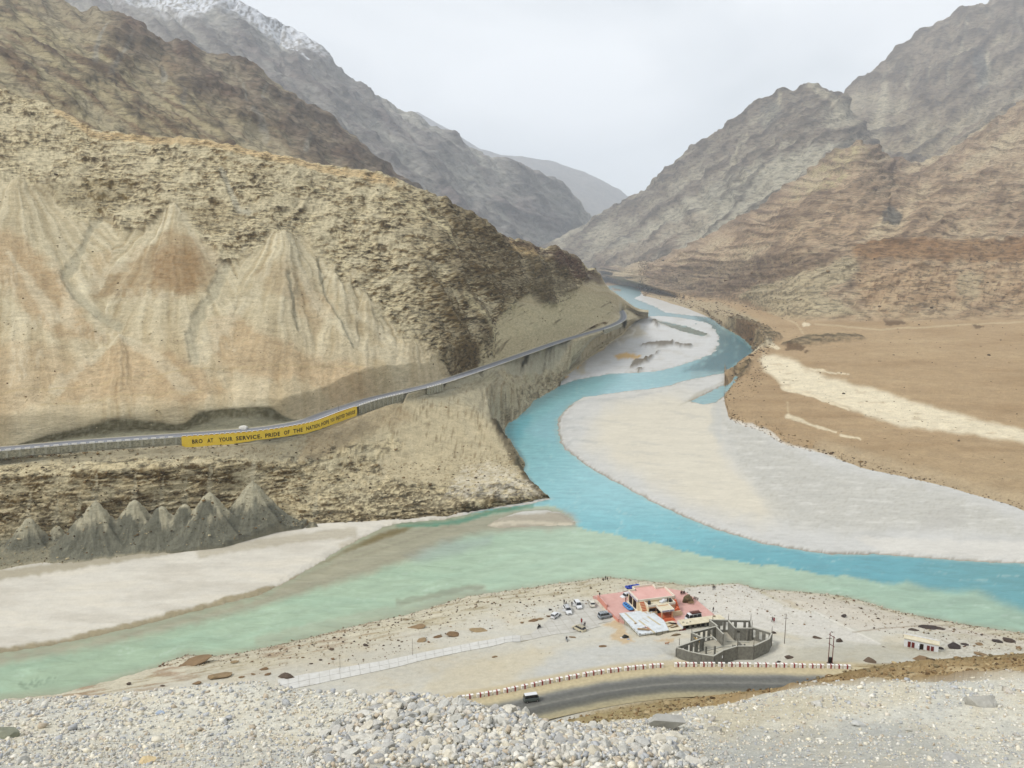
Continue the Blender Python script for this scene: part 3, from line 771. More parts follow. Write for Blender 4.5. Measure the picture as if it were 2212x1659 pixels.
def c3(P, U, V, N, lev):
    C = np.empty(P.shape, F32); C[:] = lin(142, 136, 128)
    st = fbm(U / 50, V / 9 - U / 300, 4, 155, .6)
    q = (V * 0.76 - U * 0.62); p = (U * 0.76 + V * 0.62)
    sk = fbm(q / 16, p / 200, 4, 156, .6)
    mixc(C, sstep(st, .0, .4) * .45, lin(112, 104, 98))
    mixc(C, sstep(sk, .0, .4) * .5, lin(120, 110, 108))
    mixc(C, sstep(-sk, .1, .45) * .5, lin(160, 158, 146))
    mixc(C, sstep(fbm(q / 50, p / 200, 3, 157), .1, .4) * .5, lin(120, 100, 98))
    # snow on the highest, flatter ground
    sn = sstep(V + 26 * fbm(U / 24, V / 18, 4, 158, .6) + (U - 470) * -0.28, 96, 40) * sstep(fbm(U / 9 + V / 30, V / 7, 4, 159, .65), -.22, .12)
    sn = sn * (1 - poly_mask(U, V, [(470, 20), (540, 70), (620, 130), (560, 160), (420, 120), (400, 60)], 20, 12, 20, 160) * .9)
    sn = np.maximum(sn, line_mask(U, V, [(470, 10), (520, 35), (560, 62), (600, 100), (640, 130), (660, 150)], 6, 3, 6, 10, 161) * sstep(gn(U / 6, V / 5, 3), -.2, .2) * .9)
    sn = np.maximum(sn, line_mask(U, V, [(620, 92), (650, 95)], 4, 4, 3, 10, 162) * .8)
    mixc(C, np.clip(sn, 0, 1) * .8, (0.72, 0.74, 0.78))
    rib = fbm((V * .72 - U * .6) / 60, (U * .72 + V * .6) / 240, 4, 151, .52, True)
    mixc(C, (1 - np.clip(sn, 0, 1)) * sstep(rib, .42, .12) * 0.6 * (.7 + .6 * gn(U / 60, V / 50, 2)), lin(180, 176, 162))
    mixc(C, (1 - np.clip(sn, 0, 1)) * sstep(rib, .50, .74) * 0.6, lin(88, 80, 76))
    C *= (1.12 + 0.1 * fbm(U / 4, V / 3, 2, 164))[..., None]
    return C
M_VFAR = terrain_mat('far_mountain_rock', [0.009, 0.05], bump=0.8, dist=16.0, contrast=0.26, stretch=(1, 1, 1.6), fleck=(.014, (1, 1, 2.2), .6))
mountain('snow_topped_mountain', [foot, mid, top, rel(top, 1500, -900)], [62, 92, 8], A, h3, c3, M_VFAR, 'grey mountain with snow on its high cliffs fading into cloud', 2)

# ------------------------------------------------------------------ 4. far blue mountain and the one beyond it
A = acols(900, 1480, 5)
foot = line([(900, 500, yc(11500)), (1480, 560, yc(11500))], A)
top = line([(900, 240, yc(14500)), (1000, 296, yc(14500)), (1040, 322, yc(14500)), (1080, 332, yc(14500)), (1150, 341, yc(14500)), (1200, 350, yc(14500)), (1250, 366, yc(14500)), (1300, 390, yc(14500)), (1340, 412, yc(14500)), (1370, 432, yc(14500)), (1400, 455, yc(14500)), (1480, 520, yc(14500))], A)
def h4(U, V, lev):
    return 6 * fbm((V - U * .4) / 40, (U + V * .4) / 120, 4, 171, .5, True) * sstep(lev, 0, 8) * (1 - .7 * sstep(lev, 56, 62))
def c4(P, U, V, N, lev):
    C = np.empty(P.shape, F32); C[:] = lin(126, 116, 106)
    mixc(C, sstep(fbm((V - U * .5) / 20, (U + V * .5) / 90, 4, 172), -.1, .4) * .5, lin(96, 88, 84))
    return C
mountain('blue_far_mountain', [foot, top, rel(top, 2000, -1200)], [60, 8], A, h4, c4, M_VFAR, 'hazy blue mountain far down the valley', 1)

# ------------------------------------------------------------------ 5. right side: terrace, brown hills
A = acols(1180, 2660)
D0 = line([(1180, 592, yc(4600)), (1270, 592, yc(4500)), (1300, 602, yc(4300)), (1312, 617, zc(.3)), (1351, 617, zc(.3)), (1382, 627, zc(.3)), (1390, 640, zc(.3)), (1450, 657, zc(.3)), (1500, 674, zc(.3)), (1540, 690, zc(.3)), (1558, 704, zc(.3)), (1564, 870, zc(.3)),
 (1574, 908, zc(.3)), (1600, 922, zc(.3)), (1640, 932, zc(.3)), (1680, 958, zc(.3)), (1700, 968, zc(.3)), (1780, 985, zc(.3)),
 (1860, 1015, zc(.3)), (1950, 1034, zc(.3)), (2050, 1058, zc(.3)), (2120, 1078, zc(.3)), (2212, 1110, zc(.3)), (2660, 1190, zc(.3))], A)
# terrace lip
D1 = (D0[0] * 1.035 + 2, None)
zl = np.interp(uA_ := A * FPX + CX0, [1180, 1300, 1400, 1560, 1640, 1750, 2212, 2660], [3, 3, 5, 3, 3.5, 4, 4, 4])
D1 = (D1[0], (zl - CZ) / D1[0])
D2 = line([(1180, 588, yc(4700)), (1300, 596, yc(4500)), (1350, 610, zc(8)), (1400, 622, zc(12)), (1500, 655, zc(14)), (1560, 690, zc(15)), (1620, 725, zc(15)), (1700, 790, zc(13)), (1800, 840, zc(12)), (2000, 880, zc(12)), (2212, 890, zc(13)), (2660, 930, zc(14))], A)
D3 = line([(1180, 586, yc(4800)), (1300, 592, yc(4600)), (1350, 603, yc(3300)), (1400, 616, yc(2500)), (1450, 630, zc(22)), (1500, 642, zc(22)), (1600, 656, zc(24)), (1650, 672, zc(24)), (1700, 690, zc(24)), (1850, 692, zc(26)), (2000, 690, zc(28)), (2212, 686, zc(30)), (2660, 700, zc(34))], A)
D3 = soften(D3, 34, 8)
D4 = up_slope(D3, vline([(1180, 580), (1300, 586), (1350, 592), (1400, 590), (1450, 578), (1500, 568), (1600, 562), (1700, 555), (1780, 545), (1850, 532), (2000, 526), (2212, 526), (2660, 500)], A), 0.40)
D5 = up_slope(D4, vline([(1180, 578), (1300, 582), (1350, 586), (1400, 580), (1450, 562), (1500, 545), (1600, 520), (1700, 490), (1780, 480), (1850, 480), (2000, 480), (2212, 470), (2660, 430)], A), 0.24)
D6 = line([(1180, 574, yc(5000)), (1270, 580, yc(4900)), (1310, 580, yc(4300)), (1350, 578, yc(3600)), (1400, 568, yc(3400)), (1450, 552, yc(3300)), (1500, 532, yc(3200)), (1560, 503, yc(3100)), (1640, 455, yc(3000)), (1700, 414, yc(2900)), (1760, 372, yc(2800)), (1810, 335, yc(2700)), (1853, 311, yc(2600)),
 (1890, 330, yc(2650)), (1925, 356, yc(2700)), (1990, 352, yc(2750)), (2050, 322, yc(2800)), (2100, 292, yc(2850)), (2160, 262, yc(2900)), (2212, 228, yc(2950)), (2660, 0, yc(3200))], A)
def h5(U, V, lev):
    r5 = np.cumsum([0, 8, 76, 84, 44, 22, 62, 6])
    hill = sstep(lev, r5[3] - 2, r5[3] + 14) * (1 - .7 * sstep(lev, r5[6] - 2, r5[6] + 4))
    # rounded spurs running down to the left, rock shelves lying nearly level
    q = (V * 0.8 + (U - 1700) * 0.55); p = ((U - 1700) * 0.8 - V * 0.55)
    up_ = sstep(V, 560, 470)
    a = 15 * fbm(q / 70, p / 210, 4, 181, .52, True) * (.35 + .65 * up_)
    b = 10 * fbm(U / 120, V / 34, 4, 182, .55, True)
    shelf = np.round((V + 14 * fbm(U / 160, V / 60, 2, 183)) / 17.0)
    c = 6.0 * (((V + 14 * fbm(U / 160, V / 60, 2, 183)) / 17.0) - shelf) * sstep(fbm(U / 90, V / 30, 3, 184), -.3, .2)
    d = 2.2 * fbm(U / 24, V / 10, 4, 185, .6)
    ter = 1 - sstep(lev, r5[3] - 8, r5[3] + 2)
    return hill * (a + b + c + d) + ter * sstep(lev, 4, 14) * (1.6 * fbm(U / 200, V / 30, 3, 186) + .25 * fbm(U / 16, V / 8, 3, 187))
D4 = soften(D4, 30, 8); D5 = soften(D5, 30, 8); D6 = soften(D6, 40, 0); D2 = soften(D2, 20, 6)
P, U, V = loft([D0, D1, D2, D3, D4, D5, D6, rel(D6, 500, -260)], [8, 76, 84, 44, 22, 62, 6], A, 1)
lev = np.arange(P.shape[0])[:, None] * np.ones((1, P.shape[1]))
r5 = np.cumsum([0, 8, 76, 84, 44, 22, 62, 6])
P = displace(P, h5(U, V, lev).astype(F32))
# rocky bluffs at the water's edge
bl = poly_mask(U, V, [(1555, 690), (1600, 688), (1660, 712), (1690, 728), (1660, 748), (1630, 752), (1600, 730)], 8, 8, 16, 190)
bl2 = poly_mask(U, V, [(1585, 790), (1610, 772), (1625, 780), (1610, 810), (1590, 812)], 6, 6, 12, 191)
P[..., 2] += (bl * 9 + bl2 * 6) * (0.8 + 0.5 * fbm(U / 12, V / 6, 3, 192))
mound = poly_mask(U, V, [(1690, 745), (1740, 726), (1850, 722), (1870, 732), (1780, 742), (1720, 752)], 8, 5, 14, 193)
P[..., 2] += mound * 4
sd = water_sd(P[..., 0], P[..., 1])
lim = np.where(sd > 0, sd * 0.9 + .1, sd * .6)
P[..., 2] = np.where(lev < r5[2] + 10, np.minimum(P[..., 2], np.maximum(lim, -3)), P[..., 2])
P[0, :, 2] = np.minimum(P[0, :, 2], -1.0)
N = normals(P); upn = N[..., 2]
RIGHT_P, RIGHT_V = P, V
C = np.empty(P.shape, F32); C[:] = lin(182, 156, 120)
ter = 1 - sstep(lev, r5[3] - 6, r5[3] + 6)
wU = U + 8 * fbm(U / 40, V / 30, 3, 195); wV = V + 5 * fbm(U / 40, V / 30, 3, 196)
dn = fbm(U / 260 + V / 900, V / 22, 4, 197, .55)
mixc(C, ter * sstep(dn, .0, .45) * .5, lin(160, 132, 96))
mixc(C, ter * sstep(-dn, .05, .5) * .4, lin(200, 176, 138))
mixc(C, ter * sstep(V, 900, 1060) * .35, lin(186, 166, 132))
SAND = [(1651, 766), (1675, 768), (1706, 776), (1751, 796), (1786, 813), (1846, 830), (1906, 845), (1980, 868), (2056, 893), (2130, 910), (2212, 927), (2400, 960), (2400, 990), (2212, 956), (2130, 943), (2056, 931), (1946, 924), (1900, 906), (1856, 889), (1800, 870), (1740, 852), (1696, 838), (1680, 820), (1650, 798), (1640, 780)]
mixc(C, poly_mask(wU, wV, SAND, 14, 6, 70, 198) * (.9 - .35 * sstep(fbm(U / 40, V / 6, 3, 229), .15, .5)), lin(244, 232, 202))
for pts, w0, w1 in [([(1690, 838), (1740, 850), (1830, 884)], 5, 3), ([(1700, 897), (1730, 906), (1757, 919), (1806, 934)], 5, 2), ([(1750, 797), (1790, 805), (1836, 810)], 3, 1), ([(1626, 752), (1661, 744), (1680, 754)], 8, 4), ([(1820, 940), (1860, 950)], 3, 2),
 ([(1733, 702), (1742, 702)], 5, 4), ([(2070, 1110), (2100, 1115)], 3, 3)]:
    mixc(C, line_mask(wU, wV, pts, w0, w1, 3, 16, 199) * ter * .8, lin(240, 226, 194))
for pts in ([(1600, 655), (1660, 672), (1720, 698), (1735, 720)], [(1760, 700), (1900, 712), (2212, 695)], [(1700, 868), (1702, 890)]):
    mixc(C, line_mask(U, V, pts, 2.4, 2, 3, 40, 200) * ter * .6, lin(206, 186, 150))
# white salt shore
salt = line_mask(wU, wV, [(1560, 905), (1610, 922), (1650, 930), (1690, 960), (1730, 972), (1790, 985), (1830, 1005)], 9, 4, 5, 18, 201)
mixc(C, salt * .8, lin(236, 232, 222))
pebb = sstep(fbm(U / 5, V / 3, 3, 202, .65), .1, .5) * line_mask(wU, wV, [(1556, 870), (1580, 905), (1640, 925), (1760, 975), (1900, 1020), (2050, 1065), (2212, 1110)], 34, 44, 8, 30, 203)
mixc(C, pebb * .5, lin(134, 112, 82))
mixc(C, line_mask(wU, wV, [(1780, 970), (1900, 1010), (2050, 1055), (2212, 1100)], 22, 34, 8, 30, 204) * .4, lin(196, 180, 150))
mixc(C, poly_mask(wU, wV, [(1440, 640), (1560, 655), (1640, 690), (1600, 715), (1540, 690), (1480, 668), (1400, 636)], 10, 8, 20, 205) * .7, lin(178, 164, 134))
rk = np.maximum(np.maximum(bl, bl2), mound)
mixc(C, rk * (.6 + .4 * sstep(fbm(U / 14, V / 5, 3, 206), -.2, .2)) * .85, lin(98, 88, 64))
mixc(C, sstep(-sd + 3, 0, 3) * (lev < r5[2]) * sstep(V, 500, 740) * (1 - sstep(V, 730, 800)) * .8, lin(72, 62, 46))
for pts in ([(1585, 700), (1605, 698), (1640, 716), (1620, 725)], [(1845, 548), (1860, 560), (1850, 580)], [(1905, 688), (1945, 690), (1960, 700), (1915, 704)], [(2100, 700), (2125, 705), (2110, 712)], [(1735, 755), (1750, 757), (1740, 763)], [(1700, 745), (1740, 750), (1735, 757), (1695, 757)]):
    mixc(C, poly_mask(U, V, pts, 4, 5, 8, 207) * .8, lin(96, 72, 46))
# hills
hill = 1 - ter
q = (V * 0.8 + (U - 1700) * 0.55); p = ((U - 1700) * 0.8 - V * 0.55)
st = fbm(U / 70, V / 9 + .3 * fbm(U / 120, V / 80, 2, 208), 4, 209, .6)
sk = fbm(q / 20, p / 220, 4, 210, .6)
Ch = np.empty(P.shape, F32); Ch[:] = lin(174, 152, 124)
mixc(Ch, sstep(sk, .0, .35) * .55, lin(144, 120, 96))
mixc(Ch, sstep(-sk, .1, .4) * .55, lin(182, 168, 140))
mixc(Ch, sstep(st, .08, .4) * .6, lin(118, 98, 76))
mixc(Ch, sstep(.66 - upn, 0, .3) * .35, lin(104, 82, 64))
mixc(Ch, sstep(V, 340, 480) * (1 - sstep(V, 520, 540)) * .3, lin(186, 158, 124))
mixc(Ch, poly_mask(wU, wV, [(1810, 340), (1850, 320), (1870, 350), (1800, 420), (1700, 450), (1720, 410)], 16, 14, 24, 211) * sstep(fbm(U / 16, V / 9, 3, 212), -.2, .1) * .7, lin(184, 172, 128))
mixc(Ch, poly_mask(wU, wV, [(1880, 335), (1990, 355), (2212, 240), (2212, 290), (2100, 345), (2000, 400), (1900, 380)], 20, 14, 24, 213) * .5 * sstep(sk, -.1, .2), lin(112, 84, 72))
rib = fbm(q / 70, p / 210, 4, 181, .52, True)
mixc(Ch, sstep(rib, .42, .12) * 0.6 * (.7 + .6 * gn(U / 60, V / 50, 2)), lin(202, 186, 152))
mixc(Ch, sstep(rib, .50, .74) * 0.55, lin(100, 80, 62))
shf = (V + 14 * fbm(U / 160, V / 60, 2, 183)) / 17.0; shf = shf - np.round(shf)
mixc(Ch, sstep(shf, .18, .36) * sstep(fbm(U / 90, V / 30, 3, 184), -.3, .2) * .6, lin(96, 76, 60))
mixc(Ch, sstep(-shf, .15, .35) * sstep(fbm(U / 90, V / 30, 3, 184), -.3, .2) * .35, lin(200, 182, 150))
# orange cliff band and its debris
band = poly_mask(wU, wV, [(1835, 545), (1870, 528), (2000, 524), (2660, 520), (2660, 560), (2100, 572), (1980, 566), (1900, 566), (1850, 560)], 8, 6, 18, 214)
mixc(Ch, band * .75, lin(142, 106, 68))
mixc(Ch, band * sstep(st, .0, .3) * .6, lin(88, 64, 40))
deb = poly_mask(wU, wV, [(1860, 560), (1900, 570), (2660, 560), (2660, 690), (2000, 670), (1900, 690), (1850, 640)], 60, 30, 60, 215)
mixc(Ch, deb * .45, lin(180, 150, 112))
mixc(Ch, deb * sstep(fbm(U / 12, V / 6, 4, 216, .6), .12, .3) * .75, lin(106, 76, 48))
mixc(Ch, deb * sstep(V, 640, 690) * .5 * sstep(fbm(U / 30, V / 8, 3, 217), -.2, .2), lin(204, 188, 152))
mixc(Ch, poly_mask(wU, wV, [(2070, 590), (2120, 600), (2110, 650), (2060, 640)], 14, 10, 16, 218) * .6, lin(180, 166, 134))
# dark layered cliff above the bend of the river
cl = poly_mask(wU, wV, [(1385, 628), (1410, 605), (1440, 588), (1520, 572), (1640, 560), (1760, 552), (1820, 556), (1740, 590), (1640, 615), (1560, 640), (1480, 650), (1420, 642)], 10, 9, 22, 219)
cl3 = fbm(U / 40, V / 5, 4, 220, .65)
mixc(Ch, cl * .65, lin(126, 106, 86))
mixc(Ch, cl * sstep(cl3, -.1, .25) * .75, lin(78, 64, 52))
mixc(Ch, cl * sstep(-fbm(U / 7, V / 22, 3, 221), .05, .4) * .4, lin(166, 148, 118))
sl = poly_mask(wU, wV, [(1600, 640), (1740, 590), (1840, 560), (1860, 590), (1780, 640), (1860, 680), (1720, 690), (1650, 670)], 12, 10, 22, 222)
qs = fbm((V * .9 + U * .42) / 8, (U * .9 - V * .42) / 80, 4, 223, .6)
mixc(Ch, sl * .7, lin(182, 170, 138))
mixc(Ch, sl * sstep(qs, .05, .3) * .7, lin(104, 90, 66))
mixc(Ch, line_mask(U, V, [(1835, 655), (1860, 675), (1880, 690)], 5, 4, 8, 8, 224) * .4, lin(96, 80, 48))
mixc(Ch, poly_mask(wU, wV, [(1905, 470), (1925, 458), (1948, 472), (1945, 487), (1902, 487)], 4, 3, 12, 225) * .8, lin(92, 92, 88))
mixc(Ch, poly_mask(wU, wV, [(1300, 592), (1400, 600), (1400, 616), (1320, 618), (1295, 604)], 8, 5, 16, 226) * .8, lin(182, 160, 128))
for vv, k in ((432, .6), (458, .6), (478, .55), (500, .45), (523, .5)):
    mixc(Ch, line_mask(U, V + 10 * fbm(U / 130, V / 40, 3, int(vv)), [(1560 + (vv - 430) * 1.2, vv + 18), (1760, vv), (1950, vv - 4), (2212, vv - 6), (2600, vv - 20)], 4, 4, 4, 20, 227) * sstep(fbm(U / 60, V / 12, 3, int(vv) + 3), -.15, .15) * k, lin(98, 78, 62))
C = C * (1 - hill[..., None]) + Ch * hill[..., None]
C *= (.97 + .12 * ter + 0.12 * fbm(U / 4, V / 3, 2, 228))[..., None]
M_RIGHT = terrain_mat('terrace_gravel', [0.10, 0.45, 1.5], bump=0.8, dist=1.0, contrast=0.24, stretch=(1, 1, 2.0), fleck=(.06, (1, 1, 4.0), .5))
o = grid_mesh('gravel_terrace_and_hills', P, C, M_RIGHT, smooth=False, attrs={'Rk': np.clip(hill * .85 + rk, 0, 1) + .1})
tag(o, 'flat brown gravel terrace running back to layered brown hills beyond the river', kind='structure')

# ------------------------------------------------------------------ 6. peaked grey mountain on the right
A = acols(1130, 2100, 3.2)
foot = line([(1130, 575, yc(4700)), (1180, 570, yc(4500)), (1230, 585, yc(4400)), (1290, 600, yc(4300)), (1400, 592, yc(3700)), (1500, 575, yc(3500)), (1700, 480, yc(3300)), (1850, 400, yc(3200)), (2000, 400, yc(3300)), (2100, 400, yc(3400))], A)
mid = line([(1130, 566, yc(4800)), (1180, 560, yc(4700)), (1230, 545, yc(4650)), (1290, 530, yc(4600)), (1400, 500, yc(4300)), (1500, 450, yc(4000)), (1600, 400, yc(3800)), (1700, 350, yc(3650)), (1800, 330, yc(3600)), (1900, 350, yc(3600)), (2100, 390, yc(3600))], A)
top = line([(1130, 562, yc(4900)), (1180, 545, yc(4900)), (1230, 502, yc(4950)), (1262, 484, yc(5000)), (1290, 466, yc(5000)), (1340, 456, yc(5000)), (1370, 433, yc(5000)), (1400, 411, yc(5000)), (1430, 388, yc(4900)), (1470, 352, yc(4700)), (1500, 327, yc(4600)), (1560, 290, yc(4500)),
 (1600, 258, yc(4450)), (1640, 230, yc(4400)), (1690, 206, yc(4350)), (1720, 196, yc(4300)), (1752, 189, yc(4300)), (1775, 194, yc(4300)), (1800, 206, yc(4300)), (1826, 219, yc(4250)), (1838, 250, yc(4150)), (1862, 290, yc(4100)), (1900, 330, yc(4000)), (2100, 385, yc(3900))], A)
def h6(U, V, lev):
    r = sstep(lev, 0, 10) * (1 - 0.8 * sstep(lev, 146, 156))
    q = (V * 0.80 + (U - 1500) * 0.60); p = ((U - 1500) * 0.80 - V * 0.60)
    return r * (15 * fbm(q / 44, p / 200, 4, 231, .52, True) + 13 * fbm((q) / 90, p / 60, 4, 232, .55, True) + 1.3 * fbm(U / 26, V / 8 + U / 60, 3, 233, .6))
def c6(P, U, V, N, lev):
    q = (V * 0.80 + (U - 1500) * 0.62); p = ((U - 1500) * 0.80 - V * 0.62)
    C = np.empty(P.shape, F32); C[:] = lin(142, 130, 114)
    sk = fbm(q / 13, p / 230, 4, 235, .62); st = fbm(U / 34, V / 10 + U / 40, 4, 236, .6)
    mixc(C, sstep(st, -.1, .35) * .5, lin(112, 98, 84))
    mixc(C, sstep(-st, .1, .4) * .5, lin(166, 158, 136))
    mixc(C, sstep(sk, .1, .4) * .3, lin(104, 88, 80))
    scr = poly_mask(U + 10 * sk, V + 8 * sk, [(1852, 312), (1740, 330), (1660, 360), (1560, 395), (1470, 455), (1380, 510), (1290, 555), (1330, 590), (1500, 560), (1640, 470), (1760, 390)], 22, 16, 26, 237)
    mixc(C, scr * .85, lin(186, 180, 160))
    mixc(C, scr * sstep(sk, .05, .3) * .6, lin(124, 112, 96))
    mixc(C, scr * sstep(-sk, .15, .4) * .5, lin(216, 206, 178))
    mixc(C, poly_mask(U, V, [(1290, 560), (1400, 520), (1500, 470), (1560, 470), (1480, 540), (1400, 585), (1300, 592)], 18, 12, 24, 238) * .5, lin(142, 118, 96))
    for pts, w0, w1 in [([(1690, 215), (1688, 235)], 2, 3), ([(1620, 300), (1590, 350), (1570, 390)], 2, 3), ([(1680, 310), (1640, 360), (1600, 400)], 2, 2), ([(1750, 195), (1762, 205), (1780, 215), (1840, 275)], 4, 6)]:
        mixc(C, line_mask(U, V, pts, w0 * 1.3, w1 * 1.6, 4, 14, 239) * .8, lin(184, 174, 150))
    mixc(C, poly_mask(U, V, [(1655, 235), (1680, 225), (1700, 260), (1660, 290), (1640, 270)], 10, 8, 12, 240) * .4, lin(92, 98, 98))
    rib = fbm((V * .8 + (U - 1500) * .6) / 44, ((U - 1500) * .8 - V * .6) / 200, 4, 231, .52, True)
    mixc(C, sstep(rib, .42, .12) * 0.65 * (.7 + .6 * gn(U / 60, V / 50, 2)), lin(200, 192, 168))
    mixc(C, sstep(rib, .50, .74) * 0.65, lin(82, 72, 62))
    C *= (1.1 + 0.12 * fbm(U / 4, V / 3, 2, 241))[..., None]
    return C
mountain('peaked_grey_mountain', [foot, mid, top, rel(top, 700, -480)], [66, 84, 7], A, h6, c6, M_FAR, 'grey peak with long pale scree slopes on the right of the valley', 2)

# ------------------------------------------------------------------ 7. high mountain behind it at the right edge
A = acols(1660, 2700, 3.6)
foot = line([(1660, 470, yc(3900)), (1900, 430, yc(3700)), (2212, 400, yc(3600)), (2700, 330, yc(3600))], A)
mid = line([(1660, 350, yc(4700)), (1800, 280, yc(4700)), (1900, 270, yc(4600)), (2000, 255, yc(4500)), (2212, 220, yc(4400)), (2700, 60, yc(4400))], A)
top = line([(1660, 320, yc(5400)), (1760, 265, yc(5400)), (1825, 217, yc(5400)), (1850, 195, yc(5400)), (1900, 154, yc(5400)), (1950, 110, yc(5400)), (2000, 76, yc(5400)), (2050, 44, yc(5400)), (2100, 20, yc(5400)), (2140, 4, yc(5400)), (2170, -12, yc(5400)), (2212, -24, yc(5400)), (2400, -120, yc(5400)), (2700, -240, yc(5400))], A)
def h7(U, V, lev):
    r = sstep(lev, 0, 10) * (1 - 0.8 * sstep(lev, 122, 132))
    q = (V * 0.82 + (U - 1900) * 0.55); p = ((U - 1900) * 0.82 - V * 0.55)
    return r * (22 * fbm(q / 60, p / 170, 4, 251, .52, True) + 7 * fbm(U / 40, V / 90, 4, 252, .6, True) + 1.2 * fbm(U / 30, V / 7, 3, 253, .6))
def c7(P, U, V, N, lev):
    q = (V * 0.82 + (U - 1900) * 0.57); p = ((U - 1900) * 0.82 - V * 0.57)
    C = np.empty(P.shape, F32); C[:] = lin(146, 132, 114)
    st = fbm(U / 60, V / 8, 4, 255, .6); sk = fbm(q / 18, p / 200, 4, 256, .6)
    mixc(C, sstep(st, 0, .35) * .5, lin(114, 98, 86))
    mixc(C, sstep(-st, .1, .4) * .4, lin(172, 162, 138))
    mixc(C, sstep(V - sk * 60 + (U - 2000) * .28, 225, 330) * .6, lin(186, 172, 142))
    mixc(C, sstep(V - sk * 60 + (U - 2000) * .28, 225, 330) * sstep(sk, .02, .25) * .6, lin(112, 86, 74))
    for pts, w0, w1 in [([(1920, 170), (1912, 215), (1900, 260), (1890, 300)], 3, 14), ([(2130, 120), (2135, 160), (2128, 190)], 3, 5), ([(2050, 150), (2045, 190)], 2, 3), ([(1970, 160), (1960, 200)], 2, 3), ([(2010, 155), (2005, 190)], 2, 3), ([(2090, 50), (2080, 110), (2060, 150)], 2, 2), ([(2180, 60), (2205, 90)], 2, 2)]:
        mixc(C, line_mask(U, V, pts, w0 * 1.3, w1 * 1.5, 4, 16, 257) * .85, lin(186, 176, 152))
    mixc(C, poly_mask(U, V, [(2100, 110), (2125, 130), (2140, 190), (2115, 205), (2098, 160)], 10, 6, 14, 258) * .5, lin(88, 98, 104))
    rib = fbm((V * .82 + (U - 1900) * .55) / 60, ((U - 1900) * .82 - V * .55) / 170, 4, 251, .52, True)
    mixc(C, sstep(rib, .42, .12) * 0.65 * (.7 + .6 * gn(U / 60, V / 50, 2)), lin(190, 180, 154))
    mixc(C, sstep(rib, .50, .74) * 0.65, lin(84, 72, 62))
    C *= (1.1 + 0.12 * fbm(U / 4, V / 3, 2, 259))[..., None]
    return C
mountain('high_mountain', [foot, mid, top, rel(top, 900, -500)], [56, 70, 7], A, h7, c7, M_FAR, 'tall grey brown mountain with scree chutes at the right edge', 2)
# ------------------------------------------------------------------ 8. sand bars of the valley floor
A = acols(-420, 2660, 3.4)
vs = np.concatenate([np.arange(1500, 700, -3.0), np.arange(700, 604, -1.6)])
ev = elev(vs)
P = np.zeros((len(vs), len(A), 3)); Yb = (1.0 - CZ) / ev
P[..., 0] = A[None] * Yb[:, None]; P[..., 1] = Yb[:, None]
U, V = to_uv(A[None] * np.ones((len(vs), 1)), ev[:, None] * np.ones((1, len(A))))
U = U.astype(F32); V = V.astype(F32)
sd = water_sd(P[..., 0], P[..., 1])
lo = np.clip(P[..., 1] / 420, .6, 5)
base = 0.9 + 0.35 * fbm(U / 240, V / 60, 3, 301) * lo + .10 * fbm(U / 30, V / 14, 3, 302)
z = np.minimum(base, -0.05 + sd * 0.22 / lo)
z = np.where(sd < 0, np.maximum(sd * .25, -2.5), z)
z = np.where(V > 1330, np.where(sd > 0, np.minimum(z, .9), z), z)
shelfm = line_mask(U, V, [(0, 1408), (200, 1374), (400, 1324), (560, 1284)], 14, 10, 0)
P[..., 2] = z
wU = U + 10 * fbm(U / 60, V / 24, 3, 303); wV = V + 4 * fbm(U / 60, V / 24, 3, 304)
C = np.empty(P.shape, F32); C[:] = lin(212, 210, 202)
n1 = fbm(U / 200, V / 26, 4, 305, .55); n2 = fbm(U / 40, V / 10, 4, 306, .6)
# left bar: cream and pale grey waves
lb = (V > 1090) & (U < 1000)
mixc(C, lb * .9, lin(222, 216, 202))
mixc(C, lb * sstep(n1, -.05, .3) * .45, lin(200, 192, 176))
mixc(C, lb * sstep(-n1, .0, .3) * .5, lin(228, 220, 202))
edge_l = line_mask(wU, wV, [(-420, 1476), (0, 1404), (100, 1389), (200, 1368), (300, 1345), (400, 1318), (500, 1292), (560, 1276), (620, 1256), (672, 1226)], 7, 5, 3, 20, 307)
mixc(C, edge_l * .8, lin(150, 136, 98))
mixc(C, line_mask(wU, wV, [(430, 1195), (520, 1180), (600, 1168), (700, 1155), (760, 1148)], 10, 12, 5, 24, 308) * .6, lin(180, 170, 146))
mixc(C, line_mask(wU, wV, [(-420, 1290), (0, 1242), (200, 1214), (400, 1184)], 14, 8, 4, 18, 309) * .75, lin(168, 158, 132))
mixc(C, line_mask(wU, wV, [(672, 1224), (705, 1207), (735, 1186), (780, 1161)], 3, 3, 2, 10, 310) * .8, lin(84, 76, 56))
mixc(C, lb * line_mask(U, V, [(740, 1178), (790, 1158), (850, 1138)], 8, 6, 3, 20, 311) * .5, lin(196, 184, 160))
# big bar
bb = poly_mask(U, V, [(1190, 935), (1205, 880), (1340, 840), (1600, 790), (1620, 930), (1800, 985), (2000, 1040), (2212, 1095), (2700, 1190), (2700, 1260), (2212, 1230), (1800, 1215), (1400, 1100), (1180, 980)], 6, 0)
mixc(C, bb * .9, lin(212, 211, 206))
cream = poly_mask(wU, wV, [(1300, 880), (1400, 850), (1510, 855), (1560, 880), (1555, 940), (1580, 1000), (1640, 1060), (1690, 1110), (1640, 1130), (1520, 1100), (1420, 1050), (1330, 1000), (1270, 960)], 60, 24, 70, 312)
mixc(C, cream * .75, lin(226, 217, 195))
grey = poly_mask(wU, wV, [(1560, 900), (1640, 935), (1780, 1000), (2000, 1050), (2212, 1120), (2212, 1160), (2000, 1140), (1860, 1150), (1700, 1140), (1640, 1060), (1580, 990)], 40, 20, 50, 313)
mixc(C, grey * .7, lin(200, 197, 186))
